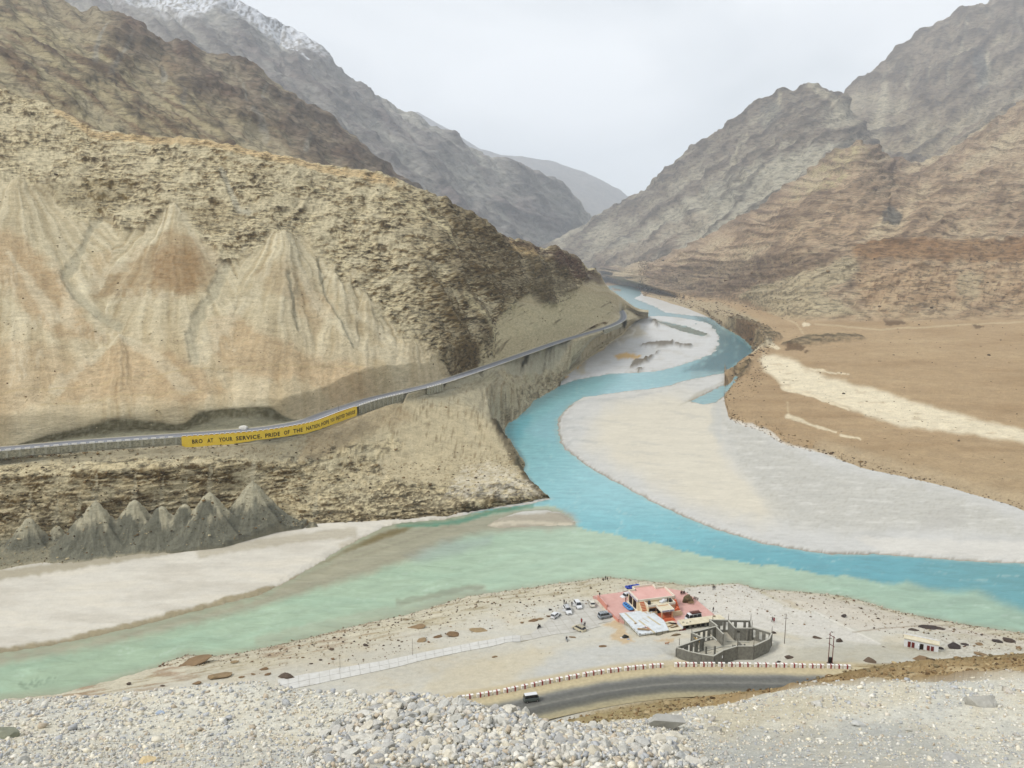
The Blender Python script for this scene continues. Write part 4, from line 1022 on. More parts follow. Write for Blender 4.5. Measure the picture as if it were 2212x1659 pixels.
mixc(C, grey * sstep(fbm(U / 9, V / 5, 3, 314, .6), .0, .4) * .35, lin(172, 166, 150))
mixc(C, grey * sstep(fbm(U / 60, V / 8, 3, 315), .15, .4) * .5, lin(230, 228, 220))
mixc(C, bb * sstep(fbm(U / 130 + V / 90, V / 9 - U / 70, 4, 329, .6), .12, .4) * .35, lin(188, 186, 178))
mixc(C, (1 - sstep(np.abs(sd - 1.2 * lo), 0, .6 * lo)) * bb * .6, lin(128, 122, 108))
mixc(C, bb * poly_mask(wU, wV, [(2000, 1110), (2060, 1090), (2090, 1110), (2060, 1140), (1980, 1150)], 8, 8, 20, 316) * .3, lin(188, 184, 176))
mixc(C, bb * poly_mask(wU, wV, [(1850, 1160), (2212, 1170), (2500, 1190), (2500, 1225), (2212, 1212), (1900, 1192)], 10, 8, 30, 317) * .7, lin(226, 222, 212))
wl_ = (1 - sstep(sd, .2, 2.2 * lo)) * (V < 1250)
mixc(C, wl_ * .55 * bb, lin(140, 130, 108))
mixc(C, (sstep(sd, 2.0 * lo, 3.2 * lo) * (1 - sstep(sd, 3.2 * lo, 6 * lo))) * bb * .35, lin(188, 186, 180))
for pts in ([(1212, 966), (1240, 950), (1290, 956)], [(1206, 930), (1240, 922), (1275, 928)], [(1215, 905), (1260, 900)], [(1240, 868), (1330, 862), (1430, 845)]):
    mixc(C, line_mask(wU, wV, pts, 4, 2, 3, 14, 318) * .35, lin(176, 178, 176))
mixc(C, poly_mask(wU, wV, [(1460, 880), (1500, 850), (1560, 826), (1592, 806), (1560, 822), (1500, 862)], 5, 3, 16, 319) * .5, lin(176, 168, 146))
mixc(C, poly_mask(wU, wV, [(1540, 860), (1560, 870), (1556, 960), (1530, 930)], 10, 6, 16, 320) * .4, lin(186, 190, 190))
# white bars up the valley
ub = poly_mask(U, V, [(1200, 830), (1240, 770), (1330, 700), (1300, 600), (1420, 600), (1640, 740), (1560, 800), (1320, 825)], 4, 0) * (1 - bb)
mixc(C, ub * .9, lin(214, 214, 212))
mixc(C, ub * sstep(n2, .0, .4) * .5, lin(196, 192, 182))
mixc(C, ub * poly_mask(wU, wV, [(1230, 800), (1240, 770), (1340, 705), (1380, 700), (1395, 720), (1330, 740), (1270, 770), (1260, 805)], 10, 10, 20, 321) * .7, lin(198, 184, 152))
for pts in ([(1208, 815), (1214, 790), (1236, 772), (1240, 790), (1222, 818)], [(1325, 768), (1350, 762), (1385, 768), (1380, 776), (1330, 776)], [(1240, 790), (1258, 788), (1250, 798)], [(1340, 655), (1352, 664), (1342, 672)], [(1262, 772), (1290, 752), (1310, 742), (1300, 756)]):
    mixc(C, poly_mask(wU, wV, pts, 5, 5, 7, 322) * .85, lin(222, 176, 90))
mixc(C, line_mask(U, V, [(1330, 704), (1352, 703), (1372, 712), (1366, 722), (1330, 732), (1340, 745)], 2.5, 2.5, 1, 14, 323) * ub * .7, lin(236, 232, 222))
mixc(C, poly_mask(U, V, [(1440, 640), (1380, 640), (1400, 652), (1440, 672), (1530, 686), (1500, 668)], 5, 3) * .5, lin(204, 198, 188))
pondb = line_mask(U, V, [(1412, 692), (1440, 700), (1480, 712), (1532, 725)], 5, 3, 1) 
mixc(C, pondb * .5, lin(150, 146, 124))
for pts in ([(1392, 748), (1408, 742), (1455, 736), (1458, 745), (1430, 752), (1400, 750)], [(1352, 800), (1368, 780), (1400, 778), (1405, 782), (1380, 790)], [(1458, 742), (1500, 746), (1490, 750), (1462, 748)], [(1386, 783), (1400, 775), (1424, 758), (1420, 764), (1404, 780)],
            [(1404, 690), (1416, 693), (1420, 706), (1412, 700)], [(1370, 798), (1395, 794), (1380, 802)], [(1318, 620), (1338, 625), (1340, 628), (1320, 627)]):
    mm = poly_mask(wU, wV, pts, 3, 4, 6, 324)
    P[..., 2] += mm * 3.0 * lo * .5
    mixc(C, mm * .85, lin(104, 92, 70))
wetm = 1 - sstep(sd, .0, .9 * lo)
mixc(C, wetm * .6, lin(134, 124, 100))
mixc(C, poly_mask(wU, wV, [(1000, 1140), (1080, 1112), (1215, 1104), (1250, 1130), (1150, 1142)], 6, 4, 16, 327) * .8, lin(168, 158, 136))
mixc(C, line_mask(wU, wV, [(1065, 1130), (1130, 1127), (1235, 1131)], 4, 3, 3, 14, 328) * .8, lin(214, 204, 182))
C *= (1 + 0.05 * fbm(U / 4, V / 3, 2, 325) + 0.04 * fbm(U / 22, V / 5, 3, 326))[..., None]
M_SAND = terrain_mat('river_sand', [0.06, 0.35, 2.0], bump=0.3, dist=0.25, contrast=0.15, stretch=(.6, 1.4, 1))
floor = grid_mesh('river_sandbanks', P, C, M_SAND)
tag(floor, 'pale sand and gravel banks on both sides of the joining rivers', kind='structure')

# spit in the shallows
# ------------------------------------------------------------------ 9. near bank of the river with the yard
FOOT2 = [(-420, 1780), (300, 1700), (850, 1612), (1060, 1578), (1180, 1561), (1300, 1538), (1430, 1512), (1560, 1496), (1650, 1486), (1720, 1474), (1790, 1455), (1860, 1440), (1950, 1428), (2050, 1419), (2212, 1408), (2400, 1400), (2700, 1392)]
CREST = [(-500, 1490), (0, 1512), (130, 1505), (200, 1500), (300, 1490), (420, 1481), (500, 1473), (560, 1470), (610, 1478), (640, 1486), (700, 1489), (800, 1500), (900, 1510), (985, 1515), (1030, 1524), (1060, 1532), (1110, 1540),
         (1150, 1553), (1200, 1572), (1250, 1572), (1300, 1568), (1350, 1560), (1450, 1546), (1530, 1526), (1620, 1510), (1700, 1492), (1770, 1481), (1850, 1480), (1950, 1474), (2050, 1477), (2130, 1472), (2212, 1467), (2700, 1450)]
R2B_S = smooth_path(R2B, 5); r2b_p = [(p.x, p.y) for p in R2B_S]
FT = [W(u, v, z=ROAD2_Z) for u, v in FOOT2]; ft_p = [(p.x, p.y) for p in FT]

SLAB_LOT = [(1124.6, 1373), (1147, 1368.6), (1168, 1353.7), (1188, 1335), (1204, 1318), (1214, 1306.6), (1232, 1302), (1256, 1299), (1281, 1295), (1291, 1295), (1312, 1313), (1335, 1338), (1291, 1347.5), (1298, 1352.5), (1273, 1358.7), (1236, 1366), (1199, 1370), (1165, 1377), (1124.6, 1387)]
LOT_Z = 9.0
LOT_P = plan(SLAB_LOT, LOT_Z)
PATH_T = [(1124.6, 1373), (1060, 1382), (1000, 1393), (930, 1407), (850, 1424), (770, 1438), (700, 1450), (640, 1461), (600, 1469)]
PATH_B = [(1124.6, 1387), (1060, 1398), (1000, 1409), (930, 1424), (850, 1444), (770, 1461), (700, 1476), (640, 1489), (600, 1497)]
TERR = [(1281, 1287), (1340, 1279), (1398, 1268), (1443, 1270.5), (1478, 1277), (1498, 1290), (1545, 1329), (1548, 1334), (1470, 1348), (1420, 1370), (1337, 1338), (1313, 1316), (1311, 1311), (1291.5, 1290)]
TERR_Z = 10.2
TERR_P = plan(TERR, TERR_Z)
RUIN_C = W(1570, 1408, z=11)
SHED_C = W(1400, 1370, z=9)

NEAR_LAND = plan(SHORE[SHORE.index((2900, 1500)):], 0.0) + [(-900, 100), (-900, 10), (900, 10), (900, 100)]
def bank_sd(x, y):
    shp = x.shape; x = x.reshape(-1).astype(F32); y = y.reshape(-1).astype(F32)
    s = np.clip(y / 400, 0.4, 6)
    q = np.log(np.maximum(y, 10)) * 60; p = x / np.maximum(y, 1) * 60
    n = (fbm(p, q, 4, 21, 0.6) * 2.2 + fbm(p * 6, q * 6, 2, 22) * 0.7) * s
    return (-sdist(x, y, NEAR_LAND) + n).reshape(shp)
def bank_z(x, y):
    """ground level of the near bank at a plan position (arrays)"""
    shp = np.shape(x)
    x = np.asarray(x, F32).reshape(-1); y = np.asarray(y, F32).reshape(-1)
    sdw = bank_sd(x, y)
    a = x / np.maximum(y, 1)
    rise = np.interp(sdw, [-8, 0, 2, 6, 14, 26, 60], [-3, 0, 1.2, 3.0, 6.0, 8.6, 9.0])
    db, _ = seg_dist(x, y, r2b_p)
    df = sdist(x, y, ft_p + [(900, 20), (-900, 20)])          # negative on the hill side
    toward = np.interp(db, [0, 4, 12, 26, 44], [1, .93, .66, .24, 0])
    # on the river side of the kerb blocks the yard, on the other side the road
    cr = inside(x, y, r2b_p + [(700, 20), (-700, 20)])
    toward = np.where(cr, 1, toward)
    und = 0.28 * fbm(x / 14, y / 14, 4, 341) + .05 * fbm(x / 1.6, y / 1.6, 3, 342)
    ledge = sstep(sdw, 2, 9) * (1 - sstep(sdw, 18, 34))
    und = und + ledge * (0.55 * fbm(x / 22 + y / 60, (y - x * .28) / 3.0, 4, 343, .6))
    z = rise + (ROAD2_Z - 9.0) * toward + und * (1 - .9 * cr)
    # levelled places
    d = sdist(x, y, LOT_P); k = 1 - sstep(d, -0.5, 4); z = z * (1 - k) + (LOT_Z - .12) * k
    d = sdist(x, y, TERR_P); k = 1 - sstep(d, -0.3, 1.6); z = z * (1 - k) + (9.3) * k
    d = np.hypot(x - RUIN_C.x, y - RUIN_C.y); k = 1 - sstep(d, 12, 20); z = z * (1 - k) + 11.0 * k
    return z.reshape(shp), sdw.reshape(shp)

A = acols(-420, 2660, CELL)
Yr = np.concatenate([np.linspace(285, 232, 60, endpoint=False), (9.0 - CZ) / elev(np.arange(1289, 1600, 1.9)), np.linspace(131, 118, 4)])
Yr = np.sort(Yr)[::-1]
P = np.zeros((len(Yr), len(A), 3))
P[..., 0] = A[None] * Yr[:, None]; P[..., 1] = Yr[:, None]
z, sdw = bank_z(P[..., 0], P[..., 1])
P[..., 2] = z
df = sdist(P[..., 0].reshape(-1).astype(F32), P[..., 1].reshape(-1).astype(F32), ft_p + [(900, 20), (-900, 20)]).reshape(z.shape)
P[..., 2] -= np.clip(-df, 0, 3) * 0.8          # dive under the hill slope
U, V = to_uv(P[..., 0] / P[..., 1], (P[..., 2] - CZ) / P[..., 1])
U = U.astype(F32); V = V.astype(F32)
BANK_P = P.copy()
wU = U + 7 * fbm(U / 34, V / 16, 3, 351); wV = V + 3 * fbm(U / 34, V / 16, 3, 352)
n1 = fbm(U / 120, V / 30, 4, 353, .55); n2 = fbm(U / 26, V / 8, 4, 354, .6); n3 = fbm(U / 8, V / 4, 3, 355, .65)
C = np.empty(P.shape, F32); C[:] = lin(210, 206, 192, k=.74)
mixc(C, sstep(n1, .0, .4) * .5, lin(208, 208, 200))
mixc(C, sstep(-n1, .05, .4) * .5, lin(216, 204, 176))
mixc(C, sstep(n2, .1, .5) * .25, lin(184, 180, 166))
bankb = sstep(sdw, 0, 2) * (1 - sstep(sdw, 22, 36))
mixc(C, bankb * .6, lin(206, 196, 166))
lay = fbm(U / 70 + V / 90, (V + U * .16) / 5.5, 4, 356, .62)
mixc(C, bankb * sstep(lay, .05, .3) * .65, lin(160, 146, 112))
mixc(C, bankb * sstep(-lay, .12, .4) * .5, lin(228, 220, 196))
mixc(C, bankb * (1 - sstep(U, 600, 1100)) * sstep(n1 + lay, .1, .4) * .5, lin(168, 136, 110))
mixc(C, (1 - sstep(sdw, .0, 1.6)) * .8, lin(132, 122, 98))
mixc(C, sstep(U, 300, 700) * (1 - sstep(U, 1000, 1250)) * (1 - sstep(V, 1440, 1500)) * sstep(V, 1360, 1420) * .3, lin(190, 180, 156))
# yard tones
mixc(C, poly_mask(wU, wV, [(1180, 1480), (1300, 1440), (1450, 1420), (1440, 1400), (1300, 1390), (1150, 1430)], 30, 16, 40, 357) * .55, lin(204, 206, 204))
mixc(C, poly_mask(wU, wV, [(900, 1490), (1000, 1430), (1160, 1400), (1200, 1410), (1100, 1470), (1020, 1505)], 24, 14, 40, 358) * .55, lin(218, 206, 176))
for pts in ([(1300, 1350), (1330, 1338), (1345, 1352), (1370, 1385), (1350, 1392), (1320, 1380), (1330, 1360)], [(1410, 1383), (1460, 1378), (1450, 1388)]):
    mixc(C, poly_mask(wU, wV, pts, 8, 8, 14, 359) * .75, lin(212, 182, 138))
# pale aprons at the right
AP1 = [(1468, 1288), (1482, 1270), (1501, 1268), (1597, 1262), (1620, 1270), (1650, 1284), (1700, 1312), (1750, 1322), (1901, 1392), (1880, 1392), (1806, 1379), (1740, 1374), (1666, 1362), (1600, 1352), (1550, 1334)]
ap = poly_mask(U, V, AP1, 3, 2, 16, 360)
mixc(C, ap * .8, lin(222, 218, 208))
mixc(C, ap * sstep(fbm(U / 8, V / 4, 3, 361), .12, .4) * .5, lin(234, 230, 222))
mixc(C, ap * sstep(-fbm(U / 9, V / 4.5, 3, 362), .22, .45) * .4, lin(184, 176, 158))
AP2 = [(1651, 1277), (1760, 1285), (1876, 1310), (2010, 1345), (2212, 1385), (2212, 1400), (2100, 1372), (1990, 1360), (1870, 1365), (1830, 1352), (1760, 1320), (1700, 1308)]
mixc(C, poly_mask(U, V, AP2, 5, 3, 20, 363) * .7, lin(216, 208, 194))
mixc(C, line_mask(U, V, [(1760, 1321), (1901, 1391)], 1.6, 1.6, 1) * .7, lin(240, 236, 226))
mixc(C, line_mask(U, V, [(1842, 1366), (1900, 1358), (1980, 1352), (2060, 1350)], 1.5, 1.5, 1) * .6, lin(156, 142, 120))
mixc(C, poly_mask(wU, wV, [(1690, 1295), (1705, 1295), (1730, 1312), (1715, 1314)], 4, 3, 8, 364) * .7, lin(196, 184, 160))
mixc(C, poly_mask(wU, wV, [(1900, 1390), (1960, 1392), (2050, 1400), (2040, 1420), (1960, 1425), (1800, 1440), (1700, 1430), (1700, 1400), (1800, 1395)], 14, 10, 20, 365) * .5, lin(184, 178, 156))
mixc(C, poly_mask(wU, wV, [(2000, 1370), (2212, 1395), (2212, 1408), (2050, 1418), (1960, 1410)], 14, 12, 14, 366) * .35 * sstep(n3, -.1, .2), lin(150, 136, 112))
# road verge dust
db, _ = seg_dist(P[..., 0].reshape(-1).astype(F32), P[..., 1].reshape(-1).astype(F32), r2b_p)
db = db.reshape(z.shape)
mixc(C, (1 - sstep(db, 3, 6)) * .8, lin(206, 190, 154))
mixc(C, (1 - sstep(df, 0, 2.5)) * .85, lin(172, 154, 114))
mixc(C, (1 - sstep(df, 0, 3)) * sstep(n3, -.1, .3) * .5, lin(132, 114, 76))
mixc(C, sstep(n3, .3, .5) * sstep(n2, .05, .3) * .35, lin(140, 126, 100))
C *= (1 + 0.07 * fbm(U / 3.5, V / 3, 2, 367))[..., None]
M_BANK = terrain_mat('pale_silt_and_gravel', [0.5, 3.0], bump=0.5, dist=0.25, contrast=0.14)
bank = grid_mesh('river_bank_ground', P, C, M_BANK)
tag(bank, 'pale dusty ground of the near river bank around the cafe and yard', kind='structure')

# ------------------------------------------------------------------ 10. slope below the viewpoint and the gravel brow
A = acols(-600, 2860, 2.9)
ef = vline([(u, v + 3) for u, v in FOOT2], A); Yf = (ROAD2_Z - 1 - CZ) / ef
ec = vline(CREST, A)
uA = A * FPX + CX0
Yc = np.interp(uA, [-600, 0, 560, 900, 1150, 1400, 1700, 2212, 2860], [30, 27, 25, 22, 19, 20, 26, 30, 32])
curves = [(Yf, ef)]
for t in (.2, .4, .6, .75, .88):
    Y = Yf + (Yc - Yf) * t
    curves.append((Y, ef + (ec - ef) * t ** .75 - 0.012 * math.sin(t * 3.14) * sstep(uA, 1000, 1400) - .05 * t * (1 - t) * 4 * (1 - sstep(uA, 1000, 1200))))
curves.append((Yc, ec))
e2 = vline([(0, 1600), (1100, 1600), (2212, 1590)], A); e3 = float(elev(1662)); e4 = float(elev(1740))
Y3 = np.full(A.shape, 13.2)
curves.append((Yc * .45 + Y3 * .55, np.minimum(e2, (ec * .62 + e3 * .38))))
curves.append((Y3, np.full(A.shape, e3)))
curves.append((np.full(A.shape, 8.0), np.full(A.shape, -.79)))
curves.append((np.full(A.shape, 2.0), np.full(A.shape, -1.15)))
curves.append((np.full(A.shape, .5), np.full(A.shape, -3.4)))
P, U, V = loft(curves, [16, 14, 12, 10, 8, 12, 36, 40, 12, 10, 4], A, 3)
rg = np.cumsum([0, 16, 14, 12, 10, 8, 12, 36, 40, 12, 10, 4])
lev = np.arange(P.shape[0])[:, None] * np.ones((1, P.shape[1]))
fg = sstep(lev, rg[6] - 8, rg[6] - 1)
xx, yy = P[..., 0], P[..., 1]
PILE = poly_mask(U, V, [(700, 1700), (760, 1560), (900, 1515), (1050, 1530), (1150, 1552), (1250, 1590), (1400, 1600), (1480, 1640), (1500, 1700)], 60, 30, 80, 401)
hz = fg * (.16 * fbm(xx / 3.2, yy / 3.2, 4, 402) + .03 * fbm(xx / .5, yy / .5, 3, 403)) + (1 - fg) * (1.5 * fbm(xx / 14, yy / 18, 4, 404, .6) + .55 * fbm(xx / 3, yy / 4, 3, 405))
hz *= sstep(lev, 0, 4) * (1 - .85 * sstep(lev, rg[8] + 6, rg[9]))
P[..., 2] += hz
P[..., 2] += PILE * .12 * fg
FG_P, FG_U, FG_V, FG_R = P, U, V, rg
wU = U + 10 * fbm(U / 50, V / 30, 3, 406); wV = V + 6 * fbm(U / 50, V / 30, 3, 407)
C = np.empty(P.shape, F32); C[:] = lin(222, 218, 202, k=.8)
n1 = fbm(U / 160, V / 60, 4, 408, .55); n2 = fbm(U / 24, V / 12, 4, 409, .6); n3 = fbm(U / 6, V / 4, 3, 410, .65)
mixc(C, sstep(n1, 0, .35) * .5, lin(212, 213, 206))
mixc(C, sstep(-n1, 0, .35) * .55, lin(232, 220, 190))
mixc(C, sstep(n2, .05, .5) * .3, lin(176, 176, 168))
mixc(C, poly_mask(wU, wV, [(1500, 1600), (1800, 1560), (2000, 1570), (2100, 1640), (1900, 1700), (1400, 1700)], 50, 30, 60, 411) * .5, lin(182, 184, 180))
mixc(C, poly_mask(wU, wV, [(1500, 1540), (1700, 1500), (1800, 1500), (1760, 1540), (1560, 1590)], 30, 20, 40, 412) * .6, lin(216, 204, 172))
mixc(C, PILE * .35, lin(176, 174, 162))
mixc(C, sstep(n3, .2, .5) * .25, lin(150, 146, 132))
br = 1 - sstep(lev, rg[5] + 2, rg[6] - 2)
Cb = np.empty(P.shape, F32); Cb[:] = lin(176, 150, 106)
mixc(Cb, sstep(n1 + n2 * .6, .0, .4) * .6, lin(148, 120, 78))
mixc(Cb, sstep(n3, .1, .4) * .55, lin(112, 92, 62))
mixc(Cb, sstep(-n3, .15, .4) * .45, lin(206, 188, 146))
mixc(Cb, (1 - sstep(U, 1300, 1600)) * .6, lin(178, 164, 122))
mixc(Cb, (1 - sstep(U, 1300, 1700)) * sstep(n2, -.1, .3) * .5, lin(140, 124, 78))
mixc(Cb, (1 - sstep(lev, 0, 12)) * (U > 1600) * .5, lin(122, 106, 66))
for pts in ([(1800, 1485), (1900, 1468), (2020, 1452), (2110, 1448)], [(2050, 1446), (2212, 1450)]):
    mixc(Cb, line_mask(U, V, pts, 2.5, 2.5, 3, 20, 413) * .7, lin(212, 190, 150))
C = C * (1 - br[..., None]) + Cb * br[..., None]
C *= (1 + 0.12 * fbm(U / 3.2, V / 2.6, 2, 414))[..., None]
M_FG = terrain_mat('crushed_stone', [4.0, 22.0], bump=0.9, dist=0.03, contrast=0.25)
brow = grid_mesh('gravel_slope', P, C, M_FG)
tag(brow, 'grey gravel brow in the foreground and the brown slope falling to the road', kind='structure')

# ------------------------------------------------------------------ 11. the rivers
A = acols(-420, 2660, 5.0)
vs = np.concatenate([np.arange(1640, 700, -4.5), np.arange(700, 606, -2.0)])
ev = elev(vs); Yb = -CZ / ev
P = np.zeros((len(vs), len(A), 3))
P[..., 0] = A[None] * Yb[:, None]; P[..., 1] = Yb[:, None]; P[..., 2] = 0
U, V = to_uv(A[None] * np.ones((len(vs), 1)), ev[:, None] * np.ones((1, len(A))))
U = U.astype(F32); V = V.astype(F32)
BORDER = [(860, 1100), (1000, 1112), (1100, 1096), (1190, 1090), (1215, 1104), (1236, 1116), (1245, 1136), (1262, 1142), (1300, 1150), (1330, 1154), (1352, 1163), (1400, 1170), (1440, 1178), (1460, 1187), (1500, 1196), (1530, 1202), (1560, 1206), (1600, 1214), (1640, 1220), (1680, 1222), (1720, 1230), (1760, 1238), (1800, 1244),
          (1830, 1243), (1870, 1252), (1920, 1262), (1960, 1256), (2010, 1272), (2060, 1278), (2110, 1274), (2160, 1300), (2212, 1318), (2700, 1420), (2900, 900), (1300, 560), (1000, 800)]
wv_ = V + 5 * fbm(U / 26, V / 12, 4, 501, .6) + 3 * fbm(U / 9, V / 6, 2, 502)
blue = sstep(-sdist(U.reshape(-1), wv_.reshape(-1).astype(F32), BORDER).reshape(U.shape), -3, 3 + 0 * U)
farm = sstep(V, 1180, 1220) * sstep(U, 1700, 2212)
edge_w = 1 + 14 * farm
blue = sstep(-sdist(U.reshape(-1), wv_.reshape(-1).astype(F32), BORDER).reshape(U.shape), -edge_w, edge_w)
C = np.empty(P.shape, F32)
G1, G2 = lin(172, 196, 168), lin(150, 182, 160)
C[:] = G1
mixc(C, sstep(U, 1500, 2100) * .8, G2)
mixc(C, (1 - sstep(U, 150, 700)) * .5, lin(158, 180, 148))
mixc(C, sstep(fbm(U / 120 + V / 60, V / 18 + U / 60, 3, 503), .0, .4) * .3, lin(176, 206, 178))
mixc(C, sstep(-fbm(U / 200, V / 30, 3, 504), .0, .4) * .2, lin(148, 186, 162))
B = np.empty(P.shape, F32); B[:] = lin(136, 196, 202)
mixc(B, sstep(V, 1060, 1160) * .8, lin(106, 182, 192))
mixc(B, sstep(V, 1130, 1215) * sstep(U, 1350, 1600) * .7, lin(76, 156, 168))
mixc(B, sstep(U, 1900, 2150) * .55, lin(96, 156, 158))
mixc(B, poly_mask(U, V, [(1085, 940), (1100, 900), (1130, 880), (1150, 900), (1120, 960)], 24, 10, 20, 505) * .5, lin(60, 160, 178))
mixc(B, poly_mask(U, V, [(1130, 930), (1200, 880), (1260, 850), (1400, 835), (1500, 815), (1400, 860), (1220, 900), (1200, 960)], 20, 8, 30, 506) * .55, lin(152, 202, 214))
mixc(B, (1 - sstep(V, 690, 720)) * .9, lin(176, 212, 222))
mixc(B, (1 - sstep(V, 800, 830)) * (1 - sstep(U, 1500, 1560)) * sstep(V, 765, 775) * .4, lin(148, 200, 212))
RAP = [(1500, 680), (1540, 695), (1600, 735), (1628, 752), (1620, 775), (1560, 806), (1480, 800), (1520, 775), (1545, 758), (1552, 730)]
rap = poly_mask(U, V, RAP, 18, 8, 16, 507)
mixc(B, rap * .95, lin(24, 112, 128))
mixc(B, rap * sstep(fbm(U / 22, V / 4, 4, 508, .65), .1, .4) * .6, lin(140, 190, 192))
C = C * (1 - blue[..., None]) + B * blue[..., None]
# current lines run along the banks
sdw = water_sd(P[..., 0], P[..., 1])
lo_ = np.clip(P[..., 1] / 420, .7, 5)
cur = fbm(U / 110, sdw / lo_ / 3.2, 4, 520, .6)
C *= (1 + .10 * cur + .05 * fbm(U / 12, sdw / lo_ / 1.1, 3, 521, .6))[..., None]
mixc(C, sstep(cur, .22, .5) * .25, lin(206, 222, 208))
# shallow places let the sand show
shal = (1 - sstep(-sdw, 0, 5.5)) * (1 - blue) * .75
SHOAL = [(-420, 1490), (0, 1416), (200, 1382), (400, 1332), (560, 1290), (610, 1262), (680, 1226), (740, 1190), (830, 1140), (880, 1134), (960, 1128), (1040, 1116), (1090, 1106), (1180, 1098), (1225, 1110), (1245, 1130), (1236, 1140), (1150, 1142), (1080, 1148), (1000, 1160), (940, 1180), (900, 1205),
         (840, 1225), (760, 1250), (700, 1268), (640, 1285), (560, 1310), (480, 1332), (400, 1352), (300, 1376), (200, 1398), (0, 1435), (-420, 1510)]
sh = poly_mask(U + 8 * fbm(U / 60, V / 20, 3, 509), V, SHOAL, 26, 10, 40, 510)
mixc(C, sh * .9, lin(168, 162, 138))
mixc(C, sh * sstep(fbm(U / 60 + V / 20, (V + U * .34) / 12, 3, 511), -.05, .3) * .5, lin(146, 140, 118))
mixc(C, poly_mask(U, V, [(880, 1200), (960, 1170), (1060, 1160), (1060, 1175), (980, 1200), (900, 1215)], 26, 8, 30, 512) * .5, lin(156, 168, 164))
CH = [(672, 1226), (705, 1210), (740, 1188), (785, 1166), (840, 1145), (905, 1134), (870, 1150), (810, 1172), (750, 1192), (705, 1214)]
mixc(C, poly_mask(U, V, CH, 8, 4, 14, 513) * .85, lin(112, 96, 48))
mixc(C, line_mask(U, V, [(860, 1132), (940, 1132), (1000, 1124), (1070, 1104), (1150, 1093)], 7, 5, 3, 14, 514) * .85, lin(84, 146, 120))
mixc(C, shal * .9, lin(160, 158, 132))
mixc(C, line_mask(U, V, [(560, 1385), (700, 1350), (850, 1320), (960, 1290), (1040, 1272), (1020, 1285), (900, 1320)], 12, 12, 6, 30, 515) * .45, lin(166, 166, 142))
mixc(C, line_mask(U, V, [(860, 1300), (920, 1290), (1000, 1270), (1040, 1268)], 7, 6, 5, 20, 516) * .5, lin(134, 132, 108))
mixc(C, (1 - sstep(-sdw, 0, 3)) * blue * .35, lin(184, 196, 180))
mixc(C, poly_mask(U, V, [(30, 1478), (90, 1462), (130, 1466), (60, 1490)], 10, 8, 10, 517) * .5 * sstep(fbm(U / 9, V / 4, 2, 518), -.1, .2), lin(96, 120, 96))
ponds = poly_mask(U, V, [(1405, 690), (1540, 718), (1540, 730), (1405, 706)], 2, 0)
mixc(C, ponds * .9, lin(112, 122, 102))
mixc(C, poly_mask(U, V, [(1490, 800), (1600, 800), (1600, 880), (1490, 880)], 2, 0) * .5, lin(140, 176, 180))
m, nt, b = new_mat('glacial_water')
N, L = nt.nodes, nt.links
at = N.new('ShaderNodeAttribute'); at.attribute_name = 'Col'
tc = N.new('ShaderNodeTexCoord')
nz = N.new('ShaderNodeTexNoise'); nz.inputs['Scale'].default_value = 0.16; nz.inputs['Detail'].default_value = 7; nz.inputs['Roughness'].default_value = .62; nz.inputs['Distortion'].default_value = .6
mp = N.new('ShaderNodeMapping'); mp.inputs['Rotation'].default_value = (0, 0, .3); mp.inputs['Scale'].default_value = (.55, 1.3, 1)
L.new(tc.outputs['Object'], mp.inputs['Vector']); L.new(mp.outputs['Vector'], nz.inputs['Vector'])
mr = N.new('ShaderNodeMapRange'); mr.inputs['From Min'].default_value = .3; mr.inputs['From Max'].default_value = .7; mr.inputs['To Min'].default_value = .86; mr.inputs['To Max'].default_value = 1.12
L.new(nz.outputs['Fac'], mr.inputs['Value'])
mu = N.new('ShaderNodeVectorMath'); mu.operation = 'SCALE'
L.new(at.outputs['Color'], mu.inputs[0]); L.new(mr.outputs['Result'], mu.inputs['Scale']); L.new(mu.outputs['Vector'], b.inputs['Base Color'])
b.inputs['Roughness'].default_value = .2; b.inputs['Specular IOR Level'].default_value = .35
bp = N.new('ShaderNodeBump'); bp.inputs['Strength'].default_value = .6; bp.inputs['Distance'].default_value = .4
L.new(nz.outputs['Fac'], bp.inputs['Height']); L.new(bp.outputs['Normal'], b.inputs['Normal'])
river = grid_mesh('river', P, C, m)
tag(river, 'turquoise river meeting a milky green river along a ragged line', kind='structure')

# ground far beyond and below everything
g = bmesh.new(); bmesh.ops.create_circle(g, cap_ends=True, radius=16000, segments=64)
me = bpy.data.meshes.new('ground'); g.to_mesh(me); g.free()
mg = flat_mat('far_ground', (176, 160, 132), .95, .1, .001)
me.materials.append(mg)
go = link(bpy.data.objects.new('ground', me)); go.location = (0, 2400, -12)
tag(go, 'dry ground running out to the horizon', kind='structure')

# ------------------------------------------------------------------ haze
hb = bmesh.new(); bmesh.ops.create_cube(hb, size=1.0)
me = bpy.data.meshes.new('haze'); hb.to_mesh(me); hb.free()
hz_o = link(bpy.data.objects.new('haze', me))
hz_o.scale = (34000, 34000, 2700); hz_o.location = (0, 2000, 1335)
mh = bpy.data.materials.new('haze'); mh.use_nodes = True
hn = mh.node_tree.nodes; hn.clear()
ho = hn.new('ShaderNodeOutputMaterial'); pv = hn.new('ShaderNodeVolumePrincipled')
pv.inputs['Color'].default_value = (0.82, 0.89, 0.98, 1); pv.inputs['Density'].default_value = HAZE if 'HAZE' in globals() else 7.2e-5
pv.inputs['Anisotropy'].default_value = 0.1
mh.node_tree.links.new(pv.outputs['Volume'], ho.inputs['Volume'])
me.materials.append(mh)
tag(hz_o, 'thin pale haze filling the valley', kind='stuff')
